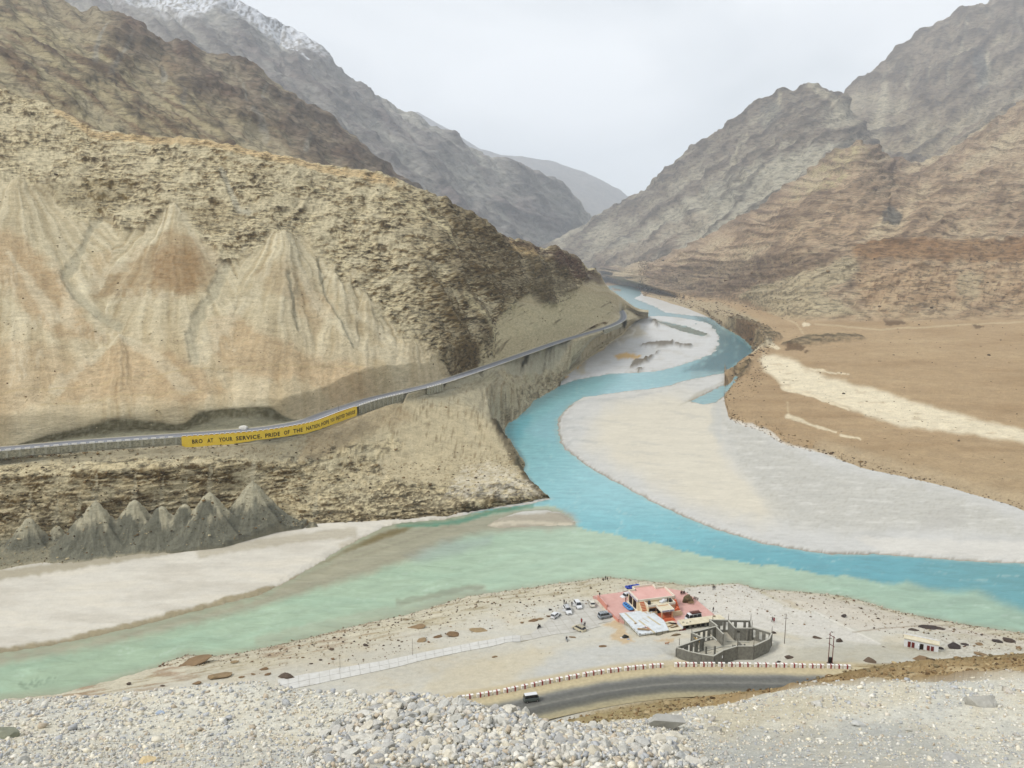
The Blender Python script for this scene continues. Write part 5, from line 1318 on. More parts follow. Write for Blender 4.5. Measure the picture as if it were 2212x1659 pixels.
# ================================================================== OBJECTS
# ------------------------------------------------------------------ small mesh builder
class MB:
    def __init__(s): s.v = []; s.f = []; s.m = []
    def add(s, verts, faces, mi=0):
        o = len(s.v); s.v += [tuple(v) for v in verts]
        s.f += [tuple(i + o for i in f) for f in faces]; s.m += [mi] * len(faces)
    def box(s, c, d, rz=0.0, mi=0, taper=1.0):
        cx, cy, cz = c; dx, dy, dz = d[0] / 2, d[1] / 2, d[2] / 2
        cs, sn = math.cos(rz), math.sin(rz); vs = []
        for z, t in ((-dz, 1.0), (dz, taper)):
            for x, y in ((-dx, -dy), (dx, -dy), (dx, dy), (-dx, dy)):
                x *= t; y *= t
                vs.append((cx + x * cs - y * sn, cy + x * sn + y * cs, cz + z))
        s.add(vs, [(3, 2, 1, 0), (4, 5, 6, 7), (0, 1, 5, 4), (1, 2, 6, 5), (2, 3, 7, 6), (3, 0, 4, 7)], mi)
        return s
    def bar(s, p, q, w, h=None, mi=0):
        """box beam from p to q"""
        p, q = Vector(p), Vector(q); h = h or w
        d = (q - p).normalized()
        side = d.cross(Vector((0, 0, 1)))
        if side.length < 1e-3: side = Vector((1, 0, 0))
        side.normalize(); upv = side.cross(d).normalized()
        vs = []
        for e in (p, q):
            for a, b in ((-1, -1), (1, -1), (1, 1), (-1, 1)):
                vs.append(e + side * a * w / 2 + upv * b * h / 2)
        s.add(vs, [(0, 1, 2, 3), (7, 6, 5, 4), (0, 4, 5, 1), (1, 5, 6, 2), (2, 6, 7, 3), (3, 7, 4, 0)], mi)
        return s
    def cyl(s, p, q, r, r2=None, n=10, mi=0):
        p, q = Vector(p), Vector(q); r2 = r if r2 is None else r2
        d = (q - p).normalized()
        a = d.cross(Vector((0, 0, 1)) if abs(d.z) < .9 else Vector((1, 0, 0))).normalized(); b = d.cross(a)
        vs = []
        for e, rr in ((p, r), (q, r2)):
            for k in range(n):
                t = 2 * math.pi * k / n
                vs.append(e + a * math.cos(t) * rr + b * math.sin(t) * rr)
        fs = [(k, (k + 1) % n, n + (k + 1) % n, n + k) for k in range(n)] + [tuple(range(n))[::-1], tuple(range(n, 2 * n))]
        s.add(vs, fs, mi); return s
    def prism(s, poly, z0, z1, mi=0):
        n = len(poly)
        a = sum(poly[i][0] * poly[(i + 1) % n][1] - poly[(i + 1) % n][0] * poly[i][1] for i in range(n))
        if a < 0: poly = poly[::-1]
        vs = [(x, y, z0) for x, y in poly] + [(x, y, z1) for x, y in poly]
        s.add(vs, [tuple(range(n))[::-1], tuple(range(n, 2 * n))] + [(i, (i + 1) % n, n + (i + 1) % n, n + i) for i in range(n)], mi)
        return s
    def obj(s, name, mats, parent=None, smooth=False, bevel=0.0):
        me = bpy.data.meshes.new(name)
        me.from_pydata(s.v, [], s.f); me.update()
        for m in (mats if isinstance(mats, (list, tuple)) else [mats]): me.materials.append(m)
        me.polygons.foreach_set('material_index', s.m)
        if bevel:
            bm = bmesh.new(); bm.from_mesh(me)
            bmesh.ops.bevel(bm, geom=bm.edges[:], offset=bevel, segments=1, affect='EDGES')
            bm.to_mesh(me); bm.free()
        if smooth: me.polygons.foreach_set('use_smooth', np.ones(len(me.polygons), bool))
        return link(bpy.data.objects.new(name, me), parent)

def root(name, label, cat, loc, rz=0.0, group=None, kind=None):
    o = bpy.data.objects.new(name, None); COL.objects.link(o)
    o.empty_display_size = .3
    o.location = loc; o.rotation_euler = (0, 0, rz)
    return tag(o, label, cat, group, kind)

def copy_tree(o, parent=None):
    c = o.copy(); COL.objects.link(c); c.parent = parent
    for ch in o.children: copy_tree(ch, c)
    return c

def bz(x, y):
    return float(bank_z(np.array([x], F32), np.array([y], F32))[0][0])

def gp(u, v, z=9.0, n=5):
    """ground point of the near bank seen at a picture point"""
    for _ in range(n):
        p = W(u, v, z=z); z = 0.5 * z + 0.5 * bz(p.x, p.y)
    return W(u, v, z=z)

z4 = lambda x, y: (1124.6 + .124 * x, 1250.8 + .124 * y)
z2 = lambda x, y: (1261.8 + .124 * x, 1223.4 + .124 * y)
z1 = lambda x, y: (1234.35 + .2232 * x, 1206.9 + .2232 * y)
z3 = lambda x, y: (1426.4 + .1364 * x, 1289.2 + .1364 * y)
z6 = lambda x, y: (1645.8 + .2559 * x, 1289.2 + .2559 * y)
zb = lambda x, y: (1106 + .5 * x, 1042.4 + .5 * y)
zl = lambda x, y: (.5 * x, 1042.4 + .5 * y)

# ------------------------------------------------------------------ roads
M_ASPH = flat_mat('asphalt', (112, 112, 112), .9, .16, .6, bump=.2, dirt=(128, 124, 116))
M_ASPH2 = flat_mat('worn_asphalt', (140, 142, 146), .9, .12, .25, dirt=(160, 156, 148))
M_VERGE = flat_mat('dusty_verge', (206, 192, 160), .95, .1, .5, dirt=(188, 174, 142))

def ribbon(name, path, offs, dz, mats, mi, parent=None, lvl=None):
    """sheet strips along a path; offs are offsets to the right of the path"""
    vs, fs, ms = [], [], []
    n = len(path); k = len(offs)
    for i, p in enumerate(path):
        d = (path[min(i + 1, n - 1)] - path[max(i - 1, 0)]); d.z = 0; d.normalize()
        r = Vector((d.y, -d.x, 0))
        for o in offs:
            q = p + r * o
            vs.append((q.x, q.y, q.z + dz))
    for i in range(n - 1):
        for j in range(k - 1):
            a = i * k + j
            fs.append((a, a + 1, a + k + 1, a + k)[::-1]); ms.append(mi[j])
    me = bpy.data.meshes.new(name); me.from_pydata(vs, [], fs); me.update()
    for m in mats: me.materials.append(m)
    me.polygons.foreach_set('material_index', ms)
    return link(bpy.data.objects.new(name, me), parent)

def road_mat(name, rgb, rgb2, width, c0):
    """asphalt with paler worn wheel paths and a dusty feathered edge, from the cross-road coordinate"""
    m, nt, b = new_mat(name); N, L = nt.nodes, nt.links
    at = N.new('ShaderNodeAttribute'); at.attribute_name = 'Col'
    tc = N.new('ShaderNodeTexCoord'); n = N.new('ShaderNodeTexNoise'); n.inputs['Scale'].default_value = 1.2; n.inputs['Detail'].default_value = 6
    L.new(tc.outputs['Object'], n.inputs['Vector'])
    mr = N.new('ShaderNodeMapRange'); mr.inputs['From Min'].default_value = .3; mr.inputs['From Max'].default_value = .7; mr.inputs['To Min'].default_value = .88; mr.inputs['To Max'].default_value = 1.12
    L.new(n.outputs['Fac'], mr.inputs['Value'])
    mu = N.new('ShaderNodeVectorMath'); mu.operation = 'SCALE'
    L.new(at.outputs['Color'], mu.inputs[0]); L.new(mr.outputs['Result'], mu.inputs['Scale']); L.new(mu.outputs['Vector'], b.inputs['Base Color'])
    b.inputs['Roughness'].default_value = .9; b.inputs['Specular IOR Level'].default_value = .2
    return m
def road_sheet(name, path, o0, o1, dz, cols, mat, nseg=26):
    n = len(path); k = nseg
    P = np.zeros((n, k, 3)); C = np.zeros((n, k, 3), F32)
    os_ = np.linspace(o0, o1, k)
    for i, p in enumerate(path):
        d = (path[min(i + 1, n - 1)] - path[max(i - 1, 0)]); d.z = 0; d.normalize()
        r = Vector((d.y, -d.x, 0))
        for j, o in enumerate(os_):
            q = p + r * o; P[i, j] = (q.x, q.y, q.z + dz)
    xs, cs = zip(*cols)
    nz = fbm(P[..., 0] / 5, P[..., 1] / 5, 3, 601) * .5
    t = np.clip(os_[None] + nz, o0, o1)
    for c in range(3):
        C[..., c] = np.interp(t, xs, [q[c] for q in cs])
    return grid_mesh(name, P, C, mat, smooth=True)
MR = road_mat('road_asphalt', None, None, 7, 0)
lg, dk, md = lin(200, 186, 152), lin(112, 112, 108), lin(136, 136, 130)
r2s = smooth_path(R2B, 10)
road2 = road_sheet('road', r2s, -1.0, 13.5, 0.10, [(-1, lin(204, 190, 156)), (2.5, lin(206, 192, 156)), (3.6, lin(176, 168, 144)), (4.4, md), (5.6, dk), (7.0, lin(118, 118, 112)), (7.6, lin(140, 139, 130)), (8.2, lin(112, 112, 108)), (9.6, lin(104, 104, 98)), (10.9, lin(120, 118, 106)), (11.8, lin(168, 160, 132)), (13.5, lin(178, 166, 132))], MR)
tag(road2, 'grey asphalt road with dusty verges curving below the gravel brow', kind='structure')
r1s = smooth_path(R1, 8)
road1 = road_sheet('road', r1s, -6.4, 4.4, 0.06, [(-6.4, lin(196, 188, 164)), (-5.4, lin(190, 184, 166)), (-4.7, lin(144, 145, 146)), (-2.2, lin(132, 133, 138)), (-.2, lin(154, 156, 162)), (1.4, lin(140, 143, 150)), (2.6, lin(156, 158, 164)), (3.2, lin(186, 184, 176)), (4.4, lin(196, 190, 172))], MR, 18)
tag(road1, 'narrow asphalt road running along the far hillside above the river', kind='structure')

# ------------------------------------------------------------------ path helper
class Path:
    def __init__(s, pts):
        s.p = pts; s.L = [0.0]
        for a, b in zip(pts, pts[1:]): s.L.append(s.L[-1] + (b - a).length)
    def at(s, l):
        l = max(0, min(l, s.L[-1] - 1e-4)); i = max(0, int(np.searchsorted(s.L, l)) - 1)
        t = (l - s.L[i]) / (s.L[i + 1] - s.L[i]); return s.p[i].lerp(s.p[i + 1], t)
    def dir(s, l):
        d = s.at(l + .6) - s.at(l - .6); d.z = 0; return d.normalized()
    def off(s, l, o, dz=0):
        d = s.dir(l); p = s.at(l); return Vector((p.x + d.y * o, p.y - d.x * o, p.z + dz))
    def l_at_u(s, u, o=0.0):
        best = None
        for l in np.arange(0, s.L[-1], 0.5):
            p = s.off(l, o); a = p.x / p.y
            uu, _ = to_uv(a, (p.z - CZ) / p.y)
            e = abs(uu - u)
            if best is None or e < best[0]: best = (e, l)
        return best[1]
PA1, PA2 = Path(r1s), Path(r2s)
_uv_cache = {}
def l_of_us(path, us, o=0.0):
    ls = np.arange(0, path.L[-1], 0.5); uu = []
    for l in ls:
        p = path.off(l, o); uu.append(to_uv(p.x / p.y, (p.z - CZ) / p.y)[0])
    uu = np.array(uu); k = int(np.argmax(uu)); return [float(ls[int(np.argmin(np.abs(uu[:k + 1] - u)))]) for u in us]

# ------------------------------------------------------------------ kerb blocks along the near road
M_WHITE = flat_mat('whitewash', (244, 243, 240), .8, .05, 3, dirt=(226, 222, 214), k=.82)
M_RED = flat_mat('red_paint', (158, 52, 46), .7, .12, 4)
us = [932.6 + .1984 * x for x in (315, 418, 520, 620, 718, 818, 912, 1012, 1110, 1204, 1294, 1393, 1484)] + \
     [1234.35 + .2232 * x for x in (55, 132, 212, 292, 375, 455, 543, 618, 697, 780, 858, 1030, 1108, 1190, 1275, 1360, 1448, 1545, 1623, 1708, 1796, 1885, 1975, 2065, 2150)] + \
     [1645.8 + .2559 * x for x in (345, 420, 500, 577, 655, 725)]
protoK = root('kerb_block', 'white concrete kerb block with a red band edging the near road', 'kerb block', (0, 0, 0), 0, 'kerb blocks along the near road')
MB().box((0, 0, .32), (1.64, .54, .95)).obj('block', M_WHITE, protoK, bevel=.03)
MB().box((0, 0, .87), (1.7, .64, .16)).obj('coping', M_WHITE, protoK, bevel=.02)
MB().box((0, 0, .46), (.32, .70, 1.0)).obj('stripe', M_RED, protoK)
first = True
for i, l in enumerate(l_of_us(PA2, us)):
    p = PA2.off(l, 0); d = PA2.dir(l)
    o = protoK if first else copy_tree(protoK); first = False
    n_ = 25 - i if i < 24 else i - 23
    wd = ['first', 'second', 'third', 'fourth', 'fifth', 'sixth', 'seventh', 'eighth', 'ninth', 'tenth', 'eleventh', 'twelfth', 'thirteenth', 'fourteenth', 'fifteenth', 'sixteenth', 'seventeenth', 'eighteenth', 'nineteenth', 'twentieth', 'twenty-first', 'twenty-second', 'twenty-third', 'twenty-fourth']
    o['label'] = ('leftmost kerb block with red band, half hidden by the gravel brow' if i == 0 else 'rightmost kerb block with red band, beside the brown slope' if i == len(us) - 1 else
                  'white kerb block with red band, %s to the %s of the gap in the row' % (wd[(24 - i if i < 24 else i - 24) - (1 if i < 24 else 0)], 'left' if i < 24 else 'right'))
    o.location = (p.x, p.y, p.z + .12 + rng.uniform(-.04, .04)); o.rotation_euler = (0, rng.uniform(-.02, .02), math.atan2(d.y, d.x) + rng.uniform(-.03, .03))

# ------------------------------------------------------------------ retaining walls of the far road
M_STONE = flat_mat('rubble_wall', (176, 172, 150), .95, .3, 1.2, bump=.8, dirt=(104, 102, 86))
M_BUTT = flat_mat('grey_buttress', (178, 176, 158), .9, .1, 1.0)
M_YEL = flat_mat('yellow_paint', (255, 224, 84), .75, .05, .6, dirt=(250, 208, 66))
M_OCH = flat_mat('ochre_paint', (206, 158, 52), .8, .1, 2)
M_LET = flat_mat('black_lettering', (34, 32, 28), .8, .1, 2)

def strip_wall(path, l0, l1, o, ztop, zbot, thick, name, mat, parent, step=1.5, rag=0.0):
    """solid wall following a path, z relative to the road deck"""
    n = max(2, int((l1 - l0) / step)); m = MB(); vs = []
    for i in range(n + 1):
        l = l0 + (l1 - l0) * i / n
        zb_ = zbot(l) if callable(zbot) else zbot
        for oo, zz in ((o, ztop), (o, zb_), (o - thick, zb_), (o - thick, ztop)):
            p = path.off(l, oo, zz); vs.append((p.x, p.y, p.z))
    fs = []
    for i in range(n):
        a = i * 4
        for j in range(4):
            fs.append((a + j, a + (j + 1) % 4, a + 4 + (j + 1) % 4, a + 4 + j))
    fs += [(3, 2, 1, 0), tuple(n * 4 + j for j in range(4))]
    m.add(vs, fs); return m.obj(name, mat, parent)

def parapet(parent, path, l0, l1, o, step, gap, mat_top, mat_low, zt=0.0, names=('coping', 'merlon')):
    protoM = None
    n = int((l1 - l0) / step)
    for i in range(n):
        lc = l0 + (i + .5) * step; p = path.off(lc, o - .25, zt); d = path.dir(lc)
        if protoM is None:
            protoM = MB().box((0, 0, .28), (step - gap, .4, .56)).obj(names[1], mat_low, parent); ob = protoM
            cp = MB().box((0, 0, .62), (step - gap + .12, .5, .14)).obj(names[0], mat_top, ob); 
        else:
            ob = protoM.copy(); link(ob, parent); c2 = cp.copy(); link(c2, ob)
        ob.location = p; ob.rotation_euler = (0, 0, math.atan2(d.y, d.x))

lY0, lY1 = l_of_us(PA1, [393, 771], 4.4)
yw = root('retaining_wall', 'long yellow painted wall with black lettering holding up the far road', 'wall', (0, 0, 0))
def ybot(l):
    t = (l - lY0) / (lY1 - lY0)
    return float(np.interp(t, [0, .12, .2, .32, .5, .52, .75, .86, .93, .985, 1], [-5.6, -5.7, -4.9, -4.0, -4.3, -4.6, -4.8, -5.6, -5.4, -5.9, -3.0])) + .35 * float(fbm(np.array([l / 3.0]), np.array([.3]), 2, 5)[0])
strip_wall(PA1, lY0, lY1, 4.45, .15, ybot, .5, 'wall_face', M_YEL, yw, 1.0)
parapet(yw, PA1, lY0, lY1, 4.4, 2.35, .75, M_WHITE, M_OCH, .1)
strip_wall(PA1, lY0, lY1, 4.42, .22, .12, .45, 'wall_coping', M_YEL, yw, 2)

WORDS = [('BRO', 377, 480), ('AT', 527, 585), ('YOUR', 637, 770), ('SERVICE.', 810, 1062), ('PRIDE', 1090, 1235), ('OF', 1272, 1325), ('THE', 1367, 1452), ('NATION.', 1487, 1624),
         ('HOPE', 1637, 1708), ('YOU', 1722, 1762), ('ENJOYED', 1775, 1860), ('THE', 1868, 1910), ('RIDE', 1915, 1965)]
def text_mesh(txt):
    cu = bpy.data.curves.new('t', 'FONT'); cu.body = txt; cu.resolution_u = 2; cu.space_character = 1.12; cu.offset = 0.03
    ob = bpy.data.objects.new('t', cu); COL.objects.link(ob)
    bpy.context.view_layer.update()
    me = bpy.data.meshes.new_from_object(ob.evaluated_get(bpy.context.evaluated_depsgraph_get()))
    bpy.data.objects.remove(ob); bpy.data.curves.remove(cu)
    return me
for w, x0, x1 in WORDS:
    u0, u1 = 329 + .2232 * x0, 329 + .2232 * x1
    la, lb = l_of_us(PA1, [u0, u1], 4.5)
    me = text_mesh(w)
    co = np.zeros(len(me.vertices) * 3); me.vertices.foreach_get('co', co); co = co.reshape(-1, 3)
    mn, mx = co[:, 0].min(), co[:, 0].max(); h = 0.73
    for i in range(len(co)):
        l = la + (co[i, 0] - mn) / (mx - mn) * (lb - la)
        q = PA1.off(l, 4.47 + .02, -3.25 + co[i, 1] / h * 1.95)
        co[i] = (q.x, q.y, q.z)
    me.vertices.foreach_set('co', co.reshape(-1).astype(F32))
    me.materials.append(M_LET); me.name = 'word'
    link(bpy.data.objects.new('word', me), yw)

def butt_wall(u0, u1, label, nb, top, depth, o=4.4, step=3.2):
    l0, l1 = l_of_us(PA1, [u0, u1], o)
    w = root('retaining_wall', label, 'wall', (0, 0, 0), 0, 'stone retaining walls below the far road')
    strip_wall(PA1, l0, l1, o - .05, .12, lambda l: -depth + .5 * float(fbm(np.array([l / 4.0]), np.array([.7]), 2, 8)[0]), .6, 'wall_face', M_STONE, w, 1.5)
    for i in range(nb):
        l = l0 + (i + .5) * (l1 - l0) / nb; d = PA1.dir(l)
        p = PA1.off(l, o, -depth / 2 + .0); a = math.atan2(d.y, d.x)
        MB().box((0, 0, 0), (.9, .5, depth - .2)).obj('buttress', M_BUTT, w).location = (0, 0, 0)
        ob = w.children[-1] if False else None
        b_ = [c for c in w.children if c.name.startswith('buttress')][-1]
        b_.location = p; b_.rotation_euler = (0, 0, a)
    parapet(w, PA1, l0, l1, o, step, step * .45, M_WHITE, M_WHITE, .1)
    return w
butt_wall(-60, 391, 'long grey stone retaining wall with buttresses left of the yellow wall', 17, 0, 3.0, step=3.6)
butt_wall(776, 873, 'dark buttressed retaining wall just right of the yellow wall', 10, 0, 5.0, step=2.6)
butt_wall(923, 958, 'short retaining wall with white merlons further along the far road', 6, 0, 4.6, step=2.6)
butt_wall(1305, 1344, 'far small retaining wall at the last bend of the road', 9, 0, 5.0, step=4.0)
# white stones fallen beside the far road, thin pole
# ------------------------------------------------------------------ slabs: path and parking place
M_CONC = flat_mat('pale_concrete', (212, 210, 202), .9, .05, .5, dirt=(196, 192, 182))
M_CONC2 = flat_mat('white_concrete', (228, 227, 222), .9, .04, .5, dirt=(214, 212, 204))
def clip_poly(poly, a, b, c):
    """keep the part of a polygon with a*x+b*y<=c"""
    out = []; n = len(poly)
    for i in range(n):
        p, q = poly[i], poly[(i + 1) % n]
        fp, fq = a * p[0] + b * p[1] - c, a * q[0] + b * q[1] - c
        if fp <= 0: out.append(p)
        if (fp < 0 < fq) or (fq < 0 < fp):
            t = fp / (fp - fq); out.append((p[0] + t * (q[0] - p[0]), p[1] + t * (q[1] - p[1])))
    return out
def area(p):
    return abs(sum(p[i][0] * p[(i + 1) % len(p)][1] - p[(i + 1) % len(p)][0] * p[i][1] for i in range(len(p)))) / 2 if len(p) > 2 else 0
lot = root('parking_pavement', 'square concrete slabs of the parking place beside the pink terrace', None, (0, 0, 0), kind='structure')
base = MB().prism(LOT_P, LOT_Z - .6, LOT_Z - .03).obj('joint_bed', flat_mat('joint_dirt', (168, 162, 144), .95), lot)
th = math.atan2(.254, .967) + .02; ca, sa = math.cos(th), math.sin(th); S_ = 2.95
cx_, cy_ = LOT_P[0]
rp = [((x - cx_) * ca + (y - cy_) * sa, -(x - cx_) * sa + (y - cy_) * ca) for x, y in LOT_P]
for i in range(-3, 16):
    for j in range(-8, 12):
        q = rp
        for a, b, c in ((-1, 0, -(i * S_ + .05)), (1, 0, (i + 1) * S_ - .05), (0, -1, -(j * S_ + .05)), (0, 1, (j + 1) * S_ - .05)):
            q = clip_poly(q, a, b, c)
            if len(q) < 3: break
        if area(q) > .6:
            w_ = [(x * ca - y * sa + cx_, x * sa + y * ca + cy_) for x, y in q]
            dz = rng.uniform(-.012, .012)
            MB().prism(w_, LOT_Z - .2, LOT_Z + dz).obj('slab', M_CONC, lot)
pth = root('concrete_path', 'pale strip of paired concrete slabs leading down to the parking place', None, (0, 0, 0), kind='structure')
Tq = smooth_path([gp(u, v, 9) for u, v in PATH_T], 6); Bq = smooth_path([gp(u, v, 9) for u, v in PATH_B], 6)
PT_, PB_ = Path(Tq), Path(Bq); nS = 26
for i in range(nS):
    for j in range(2):
        t0, t1 = (i + .014) / nS, (i + .986) / nS
        f = lambda t, s: PT_.at(t * PT_.L[-1]).lerp(PB_.at(t * PB_.L[-1]), s)
        s0, s1 = j * .5 + .01, j * .5 + .49
        c4_ = [f(t0, s0), f(t1, s0), f(t1, s1), f(t0, s1)]
        zt = max(max(bz(c.x, c.y) for c in c4_), 0) + .10
        zz = [bz(c.x, c.y) + .16 for c in c4_]
        m = MB(); vs = [(c.x, c.y, z - .5) for c, z in zip(c4_, zz)] + [(c.x, c.y, z) for c, z in zip(c4_, zz)]
        m.add(vs, [(3, 2, 1, 0), (4, 5, 6, 7), (0, 1, 5, 4), (1, 2, 6, 5), (2, 3, 7, 6), (3, 0, 4, 7)])
        m.obj('slab', M_CONC2, pth)

# ------------------------------------------------------------------ pink terrace and cafe
M_PINK = flat_mat('pink_plaster_floor', (224, 180, 170), .9, .06, .35, dirt=(212, 164, 154))
M_PINKW = flat_mat('salmon_wall', (228, 158, 140), .85, .08, .8)
M_CREAM = flat_mat('cream_plaster', (242, 226, 190), .85, .05, .8, dirt=(230, 208, 168))
M_PEACH = flat_mat('peach_plaster', (232, 178, 138), .85, .06, .8)
M_ORNG = flat_mat('orange_step_paint', (222, 116, 76), .8, .1, 1.5)
M_CREAMW = flat_mat('parapet_white', (244, 236, 218), .8, .04, 1)
M_ROOFC = flat_mat('dusty_roof', (234, 226, 202), .95, .08, .8, dirt=(216, 204, 172))
M_DARK = flat_mat('dark_opening_and_shade', (44, 34, 28), .8, .2, 2)
M_DOOR = flat_mat('brown_wood', (92, 48, 36), .7, .2, 3)
M_LILAC = flat_mat('sign_board', (232, 226, 236), .7, .03, 3)
M_BLUEP = flat_mat('blue_lettering', (52, 52, 110), .7, .05, 3)
terr = MB().prism(TERR_P, 8.4, TERR_Z - .02).obj('terrace', M_PINK)
tag(terr, 'pink paved terrace around the cafe', kind='structure')
Oc = Vector((38.68, 219.02, TERR_Z)); RZC = math.atan2(.254, .967)
def cl(x, y, z=0.0):
    return Vector((Oc.x + x * .967 - y * .254, Oc.y + x * .254 + y * .967, Oc.z + z))
def pink_wall(pa, pb, label, zt):
    w = root('low_wall', label, 'wall', (0, 0, 0))
    a, b = W(*pa, z=TERR_Z), W(*pb, z=TERR_Z)
    d = b - a; c = (a + b) / 2
    MB().box((c.x, c.y, 9.0 + zt / 2 - .3), (d.length, .4, zt + .6), math.atan2(d.y, d.x)).obj('wall_body', M_PINKW, w)
    MB().box((c.x, c.y, 9.0 + zt + .04), (d.length + .06, .5, .1), math.atan2(d.y, d.x)).obj('coping', M_PINK, w)
pink_wall((1292, 1290), (1311.5, 1311.5), 'salmon pink wall between the parked cars and the terrace', 2.0)
pink_wall((1315, 1317), (1337, 1338), 'lower salmon wall running on towards the tin roofed shed', 1.3)
cafe = root('cafe', 'single storey cream and pink cafe with flat pink roof and front porch', 'building', Oc, RZC)
H1 = 3.35
foot_ = [(0, 0), (12.2, 0), (12.2, 7.3), (9.2, 7.1), (9.2, 9.7), (2.3, 9.7), (2.3, 7.5), (0, 7.5)]
MB().prism(foot_, -.6, H1).obj('wall', M_CREAM, cafe)
MB().prism([(x, y) for x, y in foot_], H1 + .003, H1 + .05).obj('roof', flat_mat('pink_roof', (236, 190, 180), .9, .05, .3, dirt=(226, 174, 164)), cafe)
m = MB()
for i in range(len(foot_)):
    a, b = Vector((*foot_[i], 0)), Vector((*foot_[(i + 1) % len(foot_)], 0))
    d = b - a; c = (a + b) / 2
    m.box((c.x, c.y, H1 + .32), (d.length + .26, .26, .64), math.atan2(d.y, d.x))
m.obj('parapet', M_CREAMW, cafe)
# left facade: two tall timber windows, sign band, plinth
for y0, y1 in ((4.5, 6.7), (1.4, 3.6)):
    fr = MB().box((-.06, (y0 + y1) / 2, 1.55), (.14, y1 - y0, 2.7)).obj('window', M_DOOR, cafe)
    for k in range(3):
        MB().box((-.14, y0 + (k + .5) * (y1 - y0) / 3, 1.55), (.04, (y1 - y0) / 3 - .14, 2.45)).obj('pane', M_DARK, fr)
MB().box((-.3, 3.8, .16), (.6, 7.8, .5)).obj('plinth', M_CREAMW, cafe)
MB().box((-.16, 3.75, H1 - .02), (.06, 7.0, .62)).obj('sign_board', M_LILAC, cafe)
m = MB()
for k in range(22):
    if k in (7, 14): continue
    yy = .7 + k * .29
    m.box((-.2, yy, H1), (.03, .17, .26)); 
tag(m.obj('sign_marks', M_BLUEP, cafe), kind='stuff')
# front block
H2 = 2.75
MB().box((6.4, -1.5, H2 / 2 - .3), (9.0, 3.0, H2 + .6)).obj('wall', M_PEACH, cafe)
MB().box((6.4, -1.35, H2 + .04), (8.9, 2.8, .08)).obj('roof', M_ROOFC, cafe)
m = MB()
for c, d in (((6.4, .15, H2 + .45), (9.3, .25, .62)), ((1.95, -1.5, H2 + .3), (.25, 3.1, .66)), ((10.85, -1.5, H2 + .3), (.25, 3.1, .66)), ((3.25, -3.0, H2 + .3), (2.75, .25, .66)), ((9.75, -3.0, H2 + .3), (2.3, .25, .66))):
    m.box(c, d)
m.obj('parapet', M_CREAMW, cafe)
MB().box((1.93, -1.7, .9), (.22, 3.4, 3.6)).obj('side_wall', M_CREAM, cafe)
# porch
MB().box((6.6, -4.75, H2 - .17), (4.0, 3.9, .16)).obj('porch_ceiling', M_ROOFC, cafe)
m = MB()
for c, d in (((4.6, -4.8, H2 + .05), (.25, 3.9, .62)), ((8.6, -4.8, H2 + .05), (.25, 3.9, .62)), ((6.6, -6.7, H2 + .05), (4.2, .25, .66))):
    m.box(c, d)
m.obj('parapet', M_CREAMW, cafe)
MB().box((6.6, -6.86, H2 + .05), (3.9, .06, .46)).obj('sign_board', M_LILAC, cafe)
me = text_mesh('SANGAM  CAFE'); co = np.zeros(len(me.vertices) * 3); me.vertices.foreach_get('co', co); co = co.reshape(-1, 3)
w_ = co[:, 0].max(); co2 = np.stack([4.85 + co[:, 0] / w_ * 3.5, np.full(len(co), -6.9), H2 - .08 + co[:, 1] * .42], -1)
me.vertices.foreach_set('co', co2.reshape(-1).astype(F32)); me.materials.append(M_BLUEP); me.name = 'sign_lettering'
tag(link(bpy.data.objects.new('sign_lettering', me), cafe), kind='stuff')
for x_ in (4.85, 8.2):
    MB().box((x_, -6.45, H2 / 2 - .1), (.42, .42, H2 + .1)).obj('porch_column', M_PEACH, cafe)
for k in range(3):
    MB().box((6.6, -7.0 - .3 * k, .30 - .14 * k - .2), (3.9 + .2 * k, .6, .42)).obj('step', M_ORNG, cafe)
MB().box((6.6, -4.9, -.0), (3.9, 4.0, .7)).obj('porch_floor', M_ORNG, cafe)
MB().box((5.3, -3.05, 1.2), (1.3, .1, 2.1)).obj('door', M_DARK, cafe)
MB().box((7.6, -3.05, 1.3), (1.6, .1, 1.3)).obj('window', M_DARK, cafe)
# battlemented low wall left of the porch
m = MB(); m.box((3.15, -4.1, .55), (2.6, .2, 1.5))
for k in range(4): m.box((2.15 + k * .68, -4.1, 1.45), (.36, .2, .36))
m.obj('battlement_wall', M_CREAM, cafe)
MB().box((3.2, -3.04, 1.75), (2.4, .08, 1.0)).obj('shade_panel', M_DARK, cafe)  # dark panel standing in for the shade on the wall behind the battlements
# stairs
for k in range(10):
    MB().box((1.05, -3.6 + k * .38, (k + 1) * H1 / 10 / 2 - .02), (1.45, .40, (k + 1) * H1 / 10)).obj('stair_step', M_ORNG, cafe)
    MB().box((1.05, -3.62 + k * .38, (k + 1) * H1 / 10 + .012), (1.45, .2, .05)).obj('stair_nosing', M_CREAM, cafe)
m = MB()
m.add([(.3, -3.9, 0), (.3, .1, 0), (.3, .1, H1 + .1), (.3, -3.9, .35), (.12, -3.9, 0), (.12, .1, 0), (.12, .1, H1 + .1), (.12, -3.9, .35)], [(0, 1, 2, 3), (7, 6, 5, 4), (3, 2, 6, 7), (0, 3, 7, 4)])
m.obj('stair_side', M_CREAM, cafe)
for k in range(7):
    MB().box((11.65, -4.3 + k * .55, (k + 1) * .22), (1.15, .57, (k + 1) * .44)).obj('stair_step', M_ORNG, cafe)
m = MB()
